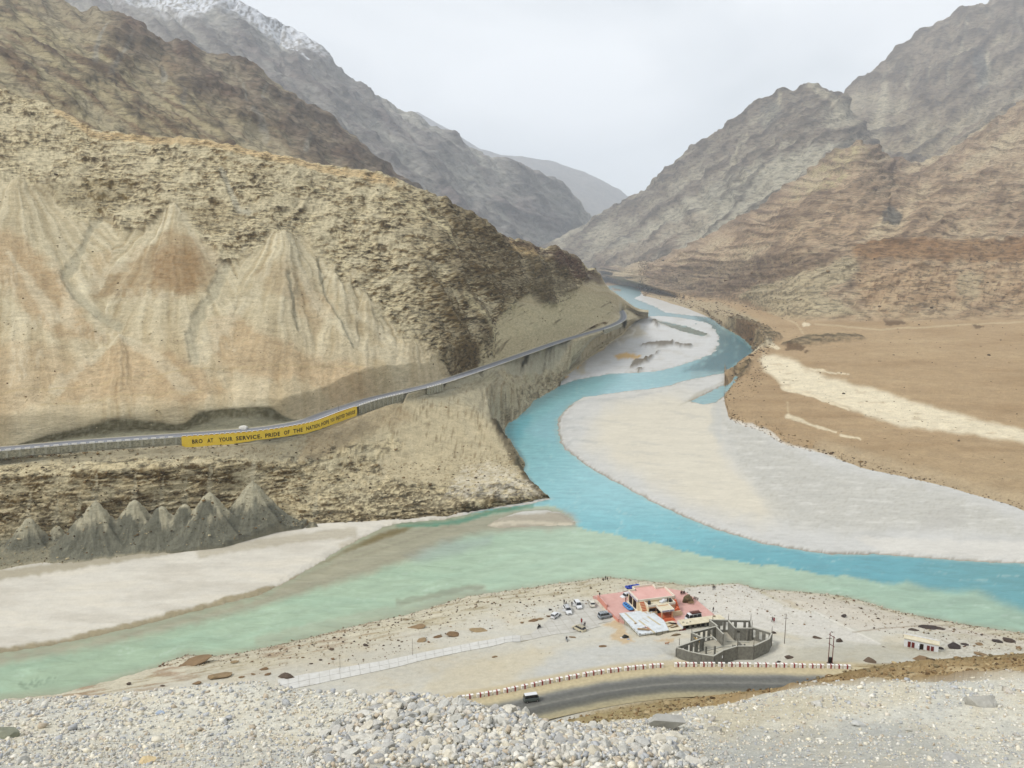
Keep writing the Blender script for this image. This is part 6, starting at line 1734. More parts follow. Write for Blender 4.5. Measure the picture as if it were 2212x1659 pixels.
m.add([(8.7, -5.3, -.2), (12.3, -5.3, -.2), (12.3, -5.3, .9), (11.6, -5.3, 1.5), (8.7, -5.3, 1.5), (8.7, -5.0, -.2), (12.3, -5.0, -.2), (12.3, -5.0, .9), (11.6, -5.0, 1.5), (8.7, -5.0, 1.5)],
      [(0, 1, 2, 3, 4), (9, 8, 7, 6, 5), (4, 3, 8, 9), (3, 2, 7, 8), (2, 1, 6, 7), (0, 4, 9, 5)])
m.obj('ramp_wall', M_CREAM, cafe)
for k in range(6):
    MB().box((8.9 + k * .4, -4.5, (k + 1) * .2), (.42, .8, (k + 1) * .4)).obj('stair_step', M_ORNG, cafe)

def on_roof(x, y, h): return cl(x, y, h)
M_BLK = flat_mat('black_plastic', (30, 32, 34), .5, .1, 3, spec=.4)
def tank(x, y, label):
    t = root('water_tank', label, 'water tank', cl(x, y, H2 + .06))
    m = MB(); m.cyl((0, 0, 0), (0, 0, .95), .48, .48, 16)
    m.obj('tank_body', M_BLK, t, True)
    MB().cyl((0, 0, .95), (0, 0, 1.12), .46, .2, 16).cyl((0, 0, 1.1), (0, 0, 1.2), .2, .2, 10).obj('lid', M_BLK, t)
    m = MB()
    for k in range(3): m.cyl((0, 0, .15 + k * .28), (0, 0, .21 + k * .28), .5, .5, 16)
    m.obj('rib', M_BLK, t)
tank(3.0, -1.3, 'black water tank on the left end of the cafe front roof')
tank(10.0, -1.3, 'black water tank on the right end of the cafe front roof')

# ------------------------------------------------------------------ rocks (kinds of mesh shared between many)
def rock_mesh(name, seed, sub=2, cuts=9, squash=(1, 1, .8), rough=.05):  # angular: planes cut off a ball
    r = np.random.default_rng(seed)
    bm = bmesh.new(); bmesh.ops.create_icosphere(bm, subdivisions=sub, radius=1.0)
    co = np.array([v.co[:] for v in bm.verts])
    for _ in range(cuts):
        n = r.normal(size=3); n /= np.linalg.norm(n); d = r.uniform(.40, .72)
        k = co @ n - d
        co -= np.where(k > 0, k, 0)[:, None] * n
    co += r.normal(size=co.shape) * rough * .25
    co += rough * np.stack([fbm(co[:, 0] * 2.3 + k_, co[:, 1] * 2.3 + co[:, 2] * 1.7, 3, seed % 50 + k_) for k_ in range(3)], -1)
    co *= np.array(squash)
    co[:, 2] -= co[:, 2].min() * .0
    for v, c in zip(bm.verts, co): v.co = c
    me = bpy.data.meshes.new(name); bm.to_mesh(me); bm.free()
    return me
def stone_mat(name, stops, scale=2.0, bump=.4, rough=.92):
    """stones vary from one to another, each with its own grain"""
    m, nt, b = new_mat(name); N, L = nt.nodes, nt.links
    oi = N.new('ShaderNodeObjectInfo'); rp_ = N.new('ShaderNodeValToRGB'); rp_.color_ramp.interpolation = 'LINEAR'
    el = rp_.color_ramp.elements
    while len(el) > 1: el.remove(el[-1])
    el[0].position = 0; el[0].color = (*lin(*stops[0], k=.76), 1)
    for i, c in enumerate(stops[1:], 1):
        e = el.new(i / (len(stops) - 1)); e.color = (*lin(*c, k=.76), 1)
    L.new(oi.outputs['Random'], rp_.inputs['Fac'])
    tc = N.new('ShaderNodeTexCoord'); n = N.new('ShaderNodeTexNoise'); n.inputs['Scale'].default_value = scale; n.inputs['Detail'].default_value = 6; n.inputs['Roughness'].default_value = .65
    L.new(tc.outputs['Object'], n.inputs['Vector'])
    mr = N.new('ShaderNodeMapRange'); mr.inputs['From Min'].default_value = .3; mr.inputs['From Max'].default_value = .7; mr.inputs['To Min'].default_value = .78; mr.inputs['To Max'].default_value = 1.15
    L.new(n.outputs['Fac'], mr.inputs['Value'])
    mu = N.new('ShaderNodeVectorMath'); mu.operation = 'SCALE'
    L.new(rp_.outputs['Color'], mu.inputs[0]); L.new(mr.outputs['Result'], mu.inputs['Scale']); L.new(mu.outputs['Vector'], b.inputs['Base Color'])
    b.inputs['Roughness'].default_value = rough; b.inputs['Specular IOR Level'].default_value = .2
    bp = N.new('ShaderNodeBump'); bp.inputs['Strength'].default_value = bump; bp.inputs['Distance'].default_value = .05
    L.new(n.outputs['Fac'], bp.inputs['Height']); L.new(bp.outputs['Normal'], b.inputs['Normal'])
    return m
M_DKROCK = stone_mat('dark_rock', [(74, 64, 60), (96, 82, 70), (64, 58, 58), (112, 96, 80)], 1.5)
M_BRROCK = stone_mat('brown_rock', [(150, 128, 98), (124, 98, 72), (170, 150, 116)], 1.5)
M_GRROCK = stone_mat('grey_stone', [(226, 223, 212), (206, 205, 198), (236, 228, 208), (196, 198, 197), (230, 226, 214), (180, 180, 178), (238, 232, 216)], 2.5)
ROCKS = {}
for mt, key in ((M_DKROCK, 'd'), (M_BRROCK, 'b'), (M_GRROCK, 'g')):
    ROCKS[key] = []
    for k in range(8):
        me = rock_mesh('rock', 100 + k * 7 + ord(key), 2 if key != 'g' else 3, 10, (1, .8, .7), .07)
        me.materials.append(mt); ROCKS[key].append(me)
def rock(key, u, v, w_px, label, group=None, hr=1.0, flat=1.0, z=9.0, P_=None, name='rock', depth=.8, k=None, rz=None):
    """a rock whose foot is seen at (u, v), as wide as w_px picture units"""
    p = P_ if P_ is not None else gp(u, v, z)
    s = w_px / FPX * (p - Vector((0, 0, CZ))).length / 2 * 1.15
    me = ROCKS[key][int(rng.integers(0, 8)) if k is None else k]
    o = link(bpy.data.objects.new(name, me)); o.location = (p.x, p.y, p.z + s * .28 * hr * flat)
    o.scale = (s, s * depth, s * hr * flat); o.rotation_euler = (rng.uniform(-.2, .2), rng.uniform(-.2, .2), rng.uniform(-.4, .4) if rz is None else rz)
    return tag(o, label, 'rock', group)

bo = rock('d', *z2(1815, 628), 23, 'large rounded brown and mossy green boulder standing on the pink terrace', None, 1.15, 1, z=TERR_Z, P_=W(*z2(1815, 620), z=TERR_Z), name='boulder', k=2, rz=.2)
bo.data = rock_mesh('boulder', 333, 3, 5, (1, .85, .8), .12); bo.rotation_euler = (0, 0, .3)
bo.data.materials.append(flat_mat('mossy_rock', (132, 112, 84), .95, .25, 1.2, bump=.6, dirt=(58, 62, 38)))
rock('b', *z4(1430, 1190), 16, 'big cream and brown boulder alone on the dusty yard', None, .8, k=1)
# near bank rocks, described one by one where they stand out
RK = [
 ('d', z6(655, 385), 15, 1.4, 'tall dark pointed rock right of the twin poles'), ('d', z6(697, 168), 14, .9, 'blocky black rock out on the pale concrete apron'),
 ('d', z6(1040, 435), 12, .5, 'low dark rock left of the white toilet block'), ('d', z6(680, 452), 10, .6, 'flat dark rock behind the twin poles'),
 ('d', z6(475, 352), 20, .35, 'flat dark slab right of the single pole'), ('d', z6(250, 522), 24, .5, 'long dark rock near the kerb blocks right of the ruin'),
 ('d', z6(140, 552), 12, .6, 'small dark rock leaning beside the long one'), ('d', z6(900, 575), 40, .55, 'broad purple brown rock at the edge of the brown slope'),
 ('b', z6(1110, 592), 27, .7, 'greenish brown rock on the edge of the slope'), ('b', z6(1340, 548), 32, .6, 'mustard brown rock in front of the toilet block'),
 ('d', z6(1515, 445), 13, .8, 'dark rock against the right wall of the toilet block'), ('d', z6(1620, 430), 32, .5, 'jagged dark ledge right of the toilet block'),
 ('d', z6(1990, 380), 20, .5, 'dark layered ledge near the right shore'), ('d', z6(2090, 372), 26, .45, 'long dark slab of rock beside the right shore'),
 ('b', z6(1845, 490), 22, .5, 'brown rock at the top edge of the slope'), ('b', z6(2165, 440), 12, .8, 'lone round rock near the right edge'),
 ('d', z6(302, 605), 7, 1.2, 'small dark upright rock just behind the kerb'), ('d', z6(515, 565), 8, .6, 'reddish rock left of the twin poles'),
 ('d', z6(262, 230), 4, 1, 'black stone on the apron beside the single pole'), ('d', z3(1800, 580), 13, .6, 'black rock at the right corner of the ruin'),
 ('d', z6(810, 462), 22, .3, 'thin dark ledge between the poles and the toilet block'), ('d', z6(1400, 262), 36, .22, 'dark parallel ledges behind the toilet block'),
 ('d', z6(1500, 272), 26, .2, 'thin dark ledge up behind the toilet block'), ('d', z6(1290, 285), 22, .2, 'low dark ledge behind the toilet block on its left'),
 ('b', z6(1830, 405), 18, .4, 'brown ledge between toilet block and right shore'), ('d', z6(1720, 408), 16, .4, 'dark ledge end beside the jagged rocks'),
 ('d', z6(1110, 530), 16, .3, 'thin dark stone in front of the slope edge'), ('d', z6(600, 1310 - 800), 5, .8, 'small stone left of the transformer'),
 ('d', z4(515, 540), 10, .7, 'dark angular rock on the bank left of the cars'), ('b', z4(485, 650), 11, .45, 'brown ledge beside the white hatchback'),
 ('b', z4(215, 730), 22, .4, 'brown ledge of rock behind the motorcycle'), ('b', z4(330, 700), 18, .35, 'second brown ledge above the motorcycle'), ('b', z4(20, 765), 9, .6, 'brown rock at the left end of the ledges'),
 ('b', z4(935, 1020), 22, .18, 'thin flat slab sticking out of the yard beyond the scooter'), ('d', z4(1205, 995), 4, .7, 'small dark stone below the beige car'),
 ('d', z4(362, 1320), 5, 1, 'round dark stone on the open yard'), ('b', z4(560, 1310), 17, .14, 'thin dark ledge on the open yard'), ('d', z4(355, 1125), 4, .6, 'dark stone between path and yard'),
 ('b', z4(1265, 1172), 4, .6, 'small brown stone left of the cream boulder'), ('d', z4(650, 460), 5, .6, 'black stone on the bank above the cars'),
 ('d', z4(1095, 382), 8, .3, 'flat dark stone at the top edge of the parking place'),
 ('d', zl(1240, 845), 36, .55, 'largest reddish brown rock at the left end of the slab path'), ('b', zl(950, 838), 42, .4, 'long banded brown block on the left shore'),
 ('b', zl(835, 775), 62, .25, 'layered ledge jutting into the green river'), ('d', zl(560, 870), 11, .7, 'black rock alone on the left bank'), ('d', zl(880, 888), 16, .5, 'dark rock in the cluster above the gravel brow'),
 ('b', zl(850, 870), 18, .5, 'brown rock in the cluster above the gravel brow'), ('b', zl(1045, 842), 12, .6, 'small brown rock right of the banded block'), ('b', zl(1140, 808), 18, .5, 'broken brown rock above the red one'),
 ('d', zl(1435, 722), 11, .7, 'dark stone above the slab path'), ('b', zl(1437, 764), 10, .6, 'brown stone close above the path'), ('d', zl(1388, 768), 9, .7, 'dark round stone above the path'), ('d', zl(1345, 784), 8, .7, 'black stone above the path end'),
 ('d', zl(1582, 705), 12, .8, 'dark upright rock on the middle of the bank'), ('b', zl(1800, 625), 40, .25, 'long brown ledge near the water line'), ('b', zl(1955, 658), 34, .35, 'ledge of brown blocks on the upper bank'),
 ('b', zl(1890, 668), 20, .4, 'brown block left of that ledge'), ('b', zl(2065, 640), 40, .28, 'thin ledge of brown rock at the bank'), ('b', zl(1820, 684), 24, .4, 'brown rocks above the concrete path'),
 ('b', zl(2137, 756), 12, .8, 'small cairn of brown stones below the path'), ('b', zl(1158, 830), 13, .7, 'brown rock left of the largest one'), ('b', zl(1095, 830), 9, .8, 'small brown rock beside the banded block'),
 ('b', zl(1015, 775), 16, .4, 'flat brown rock at the shore'), ('d', zl(705, 880), 12, .4, 'low dark rock near the gravel brow'), ('d', zl(1490, 862), 8, .6, 'dark stone below the path'),
 ('b', (1003, 1457.5), 4, .8, 'dark stone beside a kerb block'), ('b', (1095, 1484), 5.5, .6, 'brown stone behind the kerb blocks'), ('b', (1103, 1483), 6, .6, 'second brown stone behind the kerb blocks'), ('d', (1140, 1479), 6, .4, 'dark flat stone behind the van'),
]
for key, (u, v), w_, hr, lab in RK:
    rock(key, u, v, w_, lab, None, hr)
pb = [(rng.uniform(520, 1250), rng.uniform(0, 1)) for _ in range(120)] + [(rng.uniform(1250, 2180), rng.uniform(0, 1)) for _ in range(60)]
k_ = 0
for u, t in pb:
    v = np.interp(u, [520, 800, 1000, 1250, 1600, 1900, 2212], [1418, 1352, 1296, 1262, 1278, 1330, 1378]) + (6 + t * t * 75)
    if v > np.interp(u, [520, 600, 1000, 1100, 1250], [1460, 1455, 1470, 1440, 1300]) and u < 1250: continue
    if 1170 < u < 1640 and v < 1440 and v > 1290: continue
    k_ += 1
    rock('d' if rng.random() < .45 else 'b', u, v, rng.uniform(2.2, 6.5), 'small dark or brown stone scattered on the pale river bank', 'small stones scattered on the near bank', rng.uniform(.5, 1))
# ------------------------------------------------------------------ tin roofed shed, debris roof, store rooms
M_TIN = flat_mat('whitish_tin_sheet', (232, 238, 242), .55, .06, .8, dirt=(206, 212, 214), spec=.5)
M_TAPE = flat_mat('sand_strip', (208, 196, 166), .95, .1, 1)
M_PANEL = flat_mat('precast_panel', (184, 180, 164), .95, .12, 1.5, bump=.3)
M_POST = flat_mat('dark_fence_post', (120, 116, 104), .9, .1, 2)
M_GREYC = flat_mat('ruin_blockwork', (142, 140, 130), .95, .18, 1.3, bump=.5, dirt=(112, 110, 102))
M_CAP = flat_mat('ruin_ring_beam', (196, 194, 182), .9, .1, 1.2)
M_WHT = flat_mat('white_plaster', (236, 238, 240), .8, .04, 1)
M_RDOOR = flat_mat('dark_red_paint', (112, 40, 36), .7, .15, 2)
M_WOOD = flat_mat('weathered_wood', (176, 148, 112), .9, .2, 3)
M_YW = flat_mat('yellow_formwork', (206, 166, 84), .85, .15, 3)
M_STEEL = flat_mat('rusty_steel', (104, 92, 84), .7, .2, 3)
M_BLUE = flat_mat('royal_blue_rubber', (38, 70, 178), .45, .08, 2, spec=.5)
M_LBLUE = flat_mat('sky_blue_rubber', (80, 148, 214), .45, .08, 2, spec=.5)
M_RUB = flat_mat('rubbish_mixed', (150, 132, 104), .95, .35, 6, dirt=(96, 80, 66))

def L2(x, y, z=0.0):           # cafe frame at yard level
    p = cl(x, y); return Vector((p.x, p.y, 9.0 + z))
shed = root('shed', 'long shed with white tin sheet roof and grey panel walls beside the cafe', 'shed', (Oc.x, Oc.y, 9.0), RZC)
roofp = [(-6.8, -1.2), (.5, -1.8), (3.2, -3.3), (4.1, -9.4), (3.0, -14.9), (-6.4, -15.1)]
def shz(x, y): return 2.25 + .012 * (y + 8) * 6 * .3 + .035 * x
nsh = 6
for k in range(nsh):
    x0 = -6.8 + k * 1.82; x1 = x0 + 1.82 + .06
    q = clip_poly(clip_poly(roofp, -1, 0, -x0), 1, 0, x1)
    if area(q) > .3:
        m = MB(); dz = .02 * (k % 2) + .01
        vs = [(x, y, shz(x, y) + dz) for x, y in q] + [(x, y, shz(x, y) + dz + .07) for x, y in q]; n = len(q)
        a_ = sum(q[i][0] * q[(i + 1) % n][1] - q[(i + 1) % n][0] * q[i][1] for i in range(n))
        fs = [tuple(range(n))[::-1], tuple(range(n, 2 * n))] + [(i, (i + 1) % n, n + (i + 1) % n, n + i) for i in range(n)]
        m.add(vs, fs); m.obj('roof_sheet', M_TIN, shed)
for x0, x1, y0, y1, w_ in ((-5.3, -4.6, -8.6, -1.6, .55), (-3.2, -1.9, -15.0, -7.0, .6), (.2, 1.6, -11.5, -5.6, .6), (.5, .9, -3.9, -1.9, .5), (-1.4, -.6, -9, -6, .25)):
    m = MB(); m.add([(x0, y1, shz(x0, y1) + .13), (x0 + w_, y1, shz(x0, y1) + .13), (x1 + w_, y0, shz(x1, y0) + .13), (x1, y0, shz(x1, y0) + .13),
                     (x0, y1, shz(x0, y1) + .02), (x0 + w_, y1, shz(x0, y1) + .02), (x1 + w_, y0, shz(x1, y0) + .02), (x1, y0, shz(x1, y0) + .02)],
                    [(0, 3, 2, 1), (4, 5, 6, 7), (0, 1, 5, 4), (1, 2, 6, 5), (2, 3, 7, 6), (3, 0, 4, 7)])
    m.obj('roof_strip', M_TAPE, shed)
def panel_wall(a, b, n, h, parent, base=-.4):
    a, b = Vector((*a, 0)), Vector((*b, 0)); d = b - a; an = math.atan2(d.y, d.x)
    for i in range(n):
        c = a + d * (i + .5) / n
        for j in range(4):
            MB().box((c.x, c.y, base + .3 + (j + .5) * (h - base - .3) / 4 - .02 * (j % 2)), (d.length / n - .1, .09 + .01 * (j % 2), (h - base - .3) / 4 - .05), an).obj('panel', M_PANEL, parent)
    for i in range(n + 1):
        c = a + d * i / n
        MB().box((c.x, c.y, h / 2 - .2), (.17, .2, h + .45), an).obj('post', M_POST, parent)
panel_wall((-6.5, -1.4), (-6.2, -14.9), 8, 2.1, shed)
panel_wall((-6.2, -14.9), (2.7, -14.7), 5, 2.2, shed)
MB().box((-1.6, -8.2, .8), (8.6, 12.6, 2.4)).obj('inner_wall', M_DARK, shed)
dr = root('lean_to', 'lean-to with a flat roof heaped with planks right of the tin shed', 'shed', (Oc.x, Oc.y, 9.0), RZC)
m = MB(); m.prism([(3.3, -9.6), (6.8, -9.4), (7.3, -11.8), (7.4, -14.9), (2.9, -14.8)], 1.95, 2.06); m.obj('roof', M_ROOFC, dr)
panel_wall((2.9, -14.6), (6.9, -14.7), 2, 1.85, dr)
MB().box((5.1, -12.2, .8), (3.6, 4.6, 2.2)).obj('inner_wall', M_DARK, dr)
MB().box((6.6, -15.0, .85), (1.0, .12, 2.0)).obj('door', M_RDOOR, dr)
store = root('store_rooms', 'low row of store rooms with flat whitish roof and dark open fronts', 'building', (Oc.x, Oc.y, 9.0), RZC)
MB().prism([(7.3, -11.6), (21.2, -11.5), (21.4, -14.4), (16.0, -15.0), (7.1, -15.2)], 3.1, 3.26).obj('roof', M_ROOFC, store)
MB().box((14.2, -12.2, 1.3), (13.6, .9, 3.5)).obj('rear_wall', M_WHT, store)
MB().box((7.3, -13.4, 1.3), (.2, 3.4, 3.5)).obj('side_wall', M_WHT, store)
MB().box((13.8, -13.3, 1.2), (12.6, 1.2, 3.3)).obj('dark_interior', M_DARK, store)
for k in range(8):
    MB().box((8.2 + k * 1.7, -14.5, 1.2), (.75 if k % 3 else .3, .12, 3.1)).obj('front_panel', M_GREYC, store)
MB().box((7.6, -15.2, 1.0), (1.1, .12, 2.5)).obj('door', M_RDOOR, store)
for k, (x, y, r_, s_) in enumerate([(8.2, -13.4, .3, .5), (9.0, -14.2, .8, .4), (10.4, -13.6, .1, .35)]):
    MB().box((x, y, 3.4), (s_, .3, .22), r_).obj('roof_stone', M_PANEL, store)
# planks and sheets lying on the roofs
pl_cnt = 0
for x, y, L_, w_, r_, mt, lab, zz in [(-4.0, -12.6, 3.4, .8, -.45, M_WOOD, 'brown sheet of board lying on the tin roof', 2.3), (-3.6, -11.5, 2.6, .7, .2, M_WHT, 'crumpled white sheet lying on the tin roof', 2.3),
                             (-2.6, -12.6, 2.4, .14, 1.9, M_PINKW, 'pink pole lying on the tin roof', 2.45), (-4.7, -8.6, .7, .4, .1, M_WOOD, 'small wooden pallet on the tin roof', 2.25),
                             (5.9, -11.2, 2.6, .6, -.6, M_DARK, 'dark tilted board on the lean-to roof', 2.2), (4.6, -12.4, 2.8, .5, .3, M_WOOD, 'pale plank on the lean-to roof', 2.12),
                             (5.4, -13.3, 2.4, .4, .1, M_RUB, 'heap of mixed timber on the lean-to roof', 2.15), (4.4, -10.6, 1.8, .8, .0, M_TAPE, 'sand coloured sheet on the lean-to roof', 2.12), (6.6, -12.8, 1.4, .5, 1.3, M_WOOD, 'short plank at the right edge of the lean-to roof', 2.15)]:
    p = L2(x, y, zz)
    r = root('board', lab, 'board', p, RZC + r_)
    MB().box((0, 0, .06), (L_, w_, .1)).box((L_ * .1, .05, .16), (L_ * .6, w_ * .5, .08), .2).obj('plank', mt, r)

# ------------------------------------------------------------------ unfinished building
ruin = root('unfinished_building', 'roofless grey blockwork building with window gaps and upright rods', 'building', (0, 0, 0))
RB_, RT_ = 10.2, 14.8
def wall_open(a, b, z0, z1, openings=(), name='wall', mat=None, thick=.28, cap=True, parent=None):
    parent = parent or ruin; mat = mat or M_GREYC
    a, b = Vector((*a, 0)), Vector((*b, 0)); d = b - a; L_ = d.length; an = math.atan2(d.y, d.x); dn = d.normalized()
    m = MB(); x = 0.0
    def seg(x0, x1, h0, h1):
        if x1 - x0 < .02 or h1 - h0 < .02: return
        c = a + dn * (x0 + x1) / 2; m.box((c.x, c.y, (h0 + h1) / 2), (x1 - x0, thick, h1 - h0), an)
    for (t0, t1, h0, h1) in sorted(openings):
        x0, x1 = t0 * L_, t1 * L_
        seg(x, x0, z0, z1); seg(x0, x1, z0, z0 + h0); seg(x0, x1, z0 + h1, z1); x = x1
    seg(x, L_, z0, z1)
    o = m.obj(name, mat, parent)
    if cap:
        c = a + d / 2
        MB().box((c.x, c.y, z1 + .06), (L_ + .1, thick + .1, .14), an).obj('ring_beam', M_CAP, o)
    return o
Rp = dict(A=(43.9, 188.9), A1=(47.0, 186.7), B=(49.6, 185.4), C=(52.7, 184.4), D=(55.9, 187.2), E=(60.2, 189.4), F=(64.6, 189.4), G=(70.0, 193.3), H=(71.9, 196.7), I=(67.5, 200.2), J=(68.4, 204.2), K=(56.7, 204.6), L=(58.0, 200.8), M=(49.8, 196.9), N=(52.3, 194.0))
MB().prism([Rp[k] for k in 'A A1 B C D E F G H I J K L M N'.split()], 9.5, 11.15).obj('floor', flat_mat('ruin_floor', (198, 192, 174), .95, .12, .6), ruin)
for a, b in (('A', 'A1'), ('A1', 'B'), ('B', 'C'), ('C', 'D'), ('D', 'E'), ('E', 'F'), ('F', 'G'), ('G', 'H')):
    wall_open(Rp[a], Rp[b], 9.6, RT_ - (.12 if a in 'A A1 B' else 0))
wall_open(Rp['H'], Rp['I'], RB_, RT_, [(.14, .30, 1.7, 4.0), (.46, .62, 1.7, 4.0), (.8, .93, 1.7, 4.0)])
wall_open(Rp['I'], Rp['J'], RB_, RT_, [(.25, .55, 1.7, 4.0)])
wall_open(Rp['J'], Rp['K'], RB_, RT_, [(.05, .11, 1.6, 4.1), (.17, .33, 1.6, 4.1), (.40, .46, 1.6, 4.1), (.54, .60, 1.6, 4.1), (.66, .73, 1.6, 4.1)], mat=M_GREYC)
wall_open(Rp['K'], Rp['L'], RB_, RT_)
wall_open(Rp['L'], Rp['M'], RB_, RT_, [(.18, .28, 1.0, 4.1), (.38, .48, 1.0, 4.1), (.56, .68, 1.0, 4.1), (.76, .84, 1.0, 4.1)])
wall_open(Rp['M'], Rp['N'], RB_, RT_, [(.3, .7, 1.0, 4.1)])
wall_open(Rp['N'], Rp['A'], RB_, RT_, [(.12, .2, 1.0, 4.1), (.32, .4, 1.0, 4.1), (.5, .58, 1.0, 4.1), (.72, .8, 1.2, 3.8)])
wall_open((62.0, 204.0), (62.6, 199.6), RB_, RT_); wall_open((62.6, 199.5), (67.3, 199.5), RB_, RT_, [(.1, .3, 1, 4.2), (.7, .85, 1, 4.2)])
wall_open((57.6, 200.4), (58.4, 196.2), RB_, RT_ - .1); wall_open((62.4, 195.8), (63.2, 192.0), RB_, 13.0, cap=False)
wall_open((60.2, 193.4), (61.2, 190.2), RB_, 13.2, cap=False)
for a, b in (((58.4, 196.0), (52.6, 193.4)), ((55.4, 194.2), (58.8, 190.0)), ((58.6, 195.9), (66.8, 195.6)), ((58.8, 192.4), (67.0, 192.2)), ((66.9, 195.6), (67.4, 191.6)), ((52.6, 188.6), (56.2, 189.6)), ((51.0, 189.6), (54.0, 186.6)), ((60.2, 198.8), (66.4, 198.4))):
    MB().bar((*a, 11.25), (*b, 11.25), .32, .3).obj('floor_beam', M_CAP, ruin)
MB().bar((52.4, 194.0, 14.8), (55.0, 194.6, 14.8), .25, .3).bar((55.0, 194.6, 14.8), (55.6, 192.4, 14.8), .25, .3).obj('loose_beam', M_CAP, ruin)
for (x, y), h in ((Rp['B'], 4.9), (Rp['D'], 4.3), (Rp['E'], 4.9), (Rp['F'], 5.2), (Rp['M'], 4.9), (Rp['N'], 5.2), (Rp['A'], 4.6), (Rp['H'], 5.0), (Rp['J'], 5.0), (Rp['C'], 4.6), ((52.7, 192.2), 3.4), ((54.6, 190.6), 4.4), ((53.4, 188.4), 2.6), ((58.8, 190.2), 3.4), ((66.2, 199.3), 4.6), ((63.4, 193.2), 3.6), ((60.9, 193.8), 3.0), ((67.4, 192.6), 3.4)):
    MB().box((x, y, 9.7 + h / 2), (.36, .36, h + .2), .5).obj('column', flat_mat('column_concrete', (120, 118, 110), .95, .15, 2) if 'column_concrete' not in bpy.data.materials else bpy.data.materials['column_concrete'], ruin)
for x, y in ((Rp['A1']), Rp['J'], (62.0, 204.3), (57.6, 204.6), Rp['H'], Rp['E'], Rp['F'], (49.8, 197.0), (44.8, 190.0), (67.5, 200.2)):
    MB().cyl((x, y, 14.6), (x + .05, y, 16.9), .05, .04, 5).cyl((x + .15, y + .1, 14.6), (x + .12, y + .1, 16.5), .04, .03, 5).obj('reinforcing_rod', M_STEEL, ruin)
for k in range(3):
    MB().bar((50.2 + k * .3, 196.0 - k * .5, 13.9 - .2 * k), (52.2, 194.4 - .3 * k, 13.7 - .2 * k), .18, .1).obj('formwork_board', M_YW, ruin)

# ------------------------------------------------------------------ white toilet block at the right
tb = root('toilet_block', 'small white flat roofed building with dark red doors', 'building', (108.5, 196.3, 10.6), math.atan2(192.3 - 196.3, 115.8 - 108.5))
for k in range(1):
    MB().box((4.2, 1.1, 1.2), (8.3, 2.2, 3.4)).obj('wall', M_WHT, tb)
MB().box((4.2, 1.05, 3.02), (8.7, 2.6, .22)).obj('roof', M_ROOFC, tb)
MB().box((4.2, 2.2, 3.25), (8.5, .2, .36)).obj('parapet', M_WHT, tb)
for x in (1.3, 2.25, 5.95, 6.9):
    MB().box((x, -.04, 1.35), (.72, .08, 1.75)).obj('door', M_RDOOR, tb)
MB().box((4.35, -.03, 1.2), (.85, .08, 2.2)).obj('entrance', M_DARK, tb)
MB().box((3.6, -.7, .8), (.25, 1.4, 2.9)).obj('screen_wall', M_WHT, tb)

# ------------------------------------------------------------------ poles
def pole(u, v, h, label, arm=0, r=.11, mat=None, cat='pole', z=9.0, name='utility_pole', P_=None):
    p = P_ or gp(u, v, z)
    o = root(name, label, cat, p)
    MB().cyl((0, 0, -.4), (0, 0, h), r, r * .7, 8).obj('shaft', mat or M_STEEL, o)
    if arm:
        MB().box((0, 0, h - 1.3), (arm, .1, .1)).obj('cross_arm', M_STEEL, o)
        for x in (-arm / 2 + .1, arm / 2 - .1): MB().cyl((x, 0, h - 1.25), (x, 0, h - .95), .07, .05, 6).obj('insulator', M_WHT, o)
    return o
pole(*z6(190, 400), 9.0, 'single thin utility pole with a short cross arm on the yard', 1.2)
pa, pb_ = gp(*z6(557, 588)), gp(*z6(590, 595))
tw = root('transformer_poles', 'pair of rust brown poles carrying a transformer box between them', 'pole', pa)
dv = pb_ - pa
MB().cyl((0, 0, -.4), (0, 0, 9.2), .11, .09, 8).obj('shaft', M_RDOOR, tw)
MB().cyl((dv.x, dv.y, dv.z - .4), (dv.x, dv.y, dv.z + 8.4), .11, .09, 8).obj('shaft', M_RDOOR, tw)
for zz in (8.8, 6.4): MB().bar((-.3, -.1, zz), (dv.x + .3, dv.y - .1, zz - .8), .12).obj('cross_arm', M_RDOOR, tw)
MB().bar((-.9, 0, 7.6), (.5, 0, 7.6), .1).obj('cross_arm', M_STEEL, tw)
MB().box((dv.x / 2, dv.y / 2 + .1, 1.9), (.85, .5, 1.3)).obj('transformer', M_BLK, tw)
MB().box((dv.x / 2, dv.y / 2, 1.1), (1.5, .8, .1)).obj('platform', M_STEEL, tw)
lp = pole(*z3(972, 1165), 3.8, 'thin white tipped marker pole standing in the row of kerb blocks', 0, .06, name='marker_pole', z=16)
MB().cyl((0, 0, 3.3), (0, 0, 3.9), .09, .09, 6).obj('tip', M_WHT, lp); MB().box((0, 0, .1), (.5, .5, .3)).obj('foot_block', M_WHT, lp)
pole(*zl(1470, 808), 4.6, 'thin grey pole beside the slab path, leftmost on the bank', 0, .05)
pole(*zl(1783, 750), 5.2, 'thin grey pole above the middle of the slab path', 0, .05)
# thin pole on the far road
pr = PA1.off(l_of_us(PA1, [731], 3.4)[0], 3.4, 0)
pole(0, 0, 4.2, 'thin pole at the edge of the far road above the yellow wall', 0, .09, P_=pr)

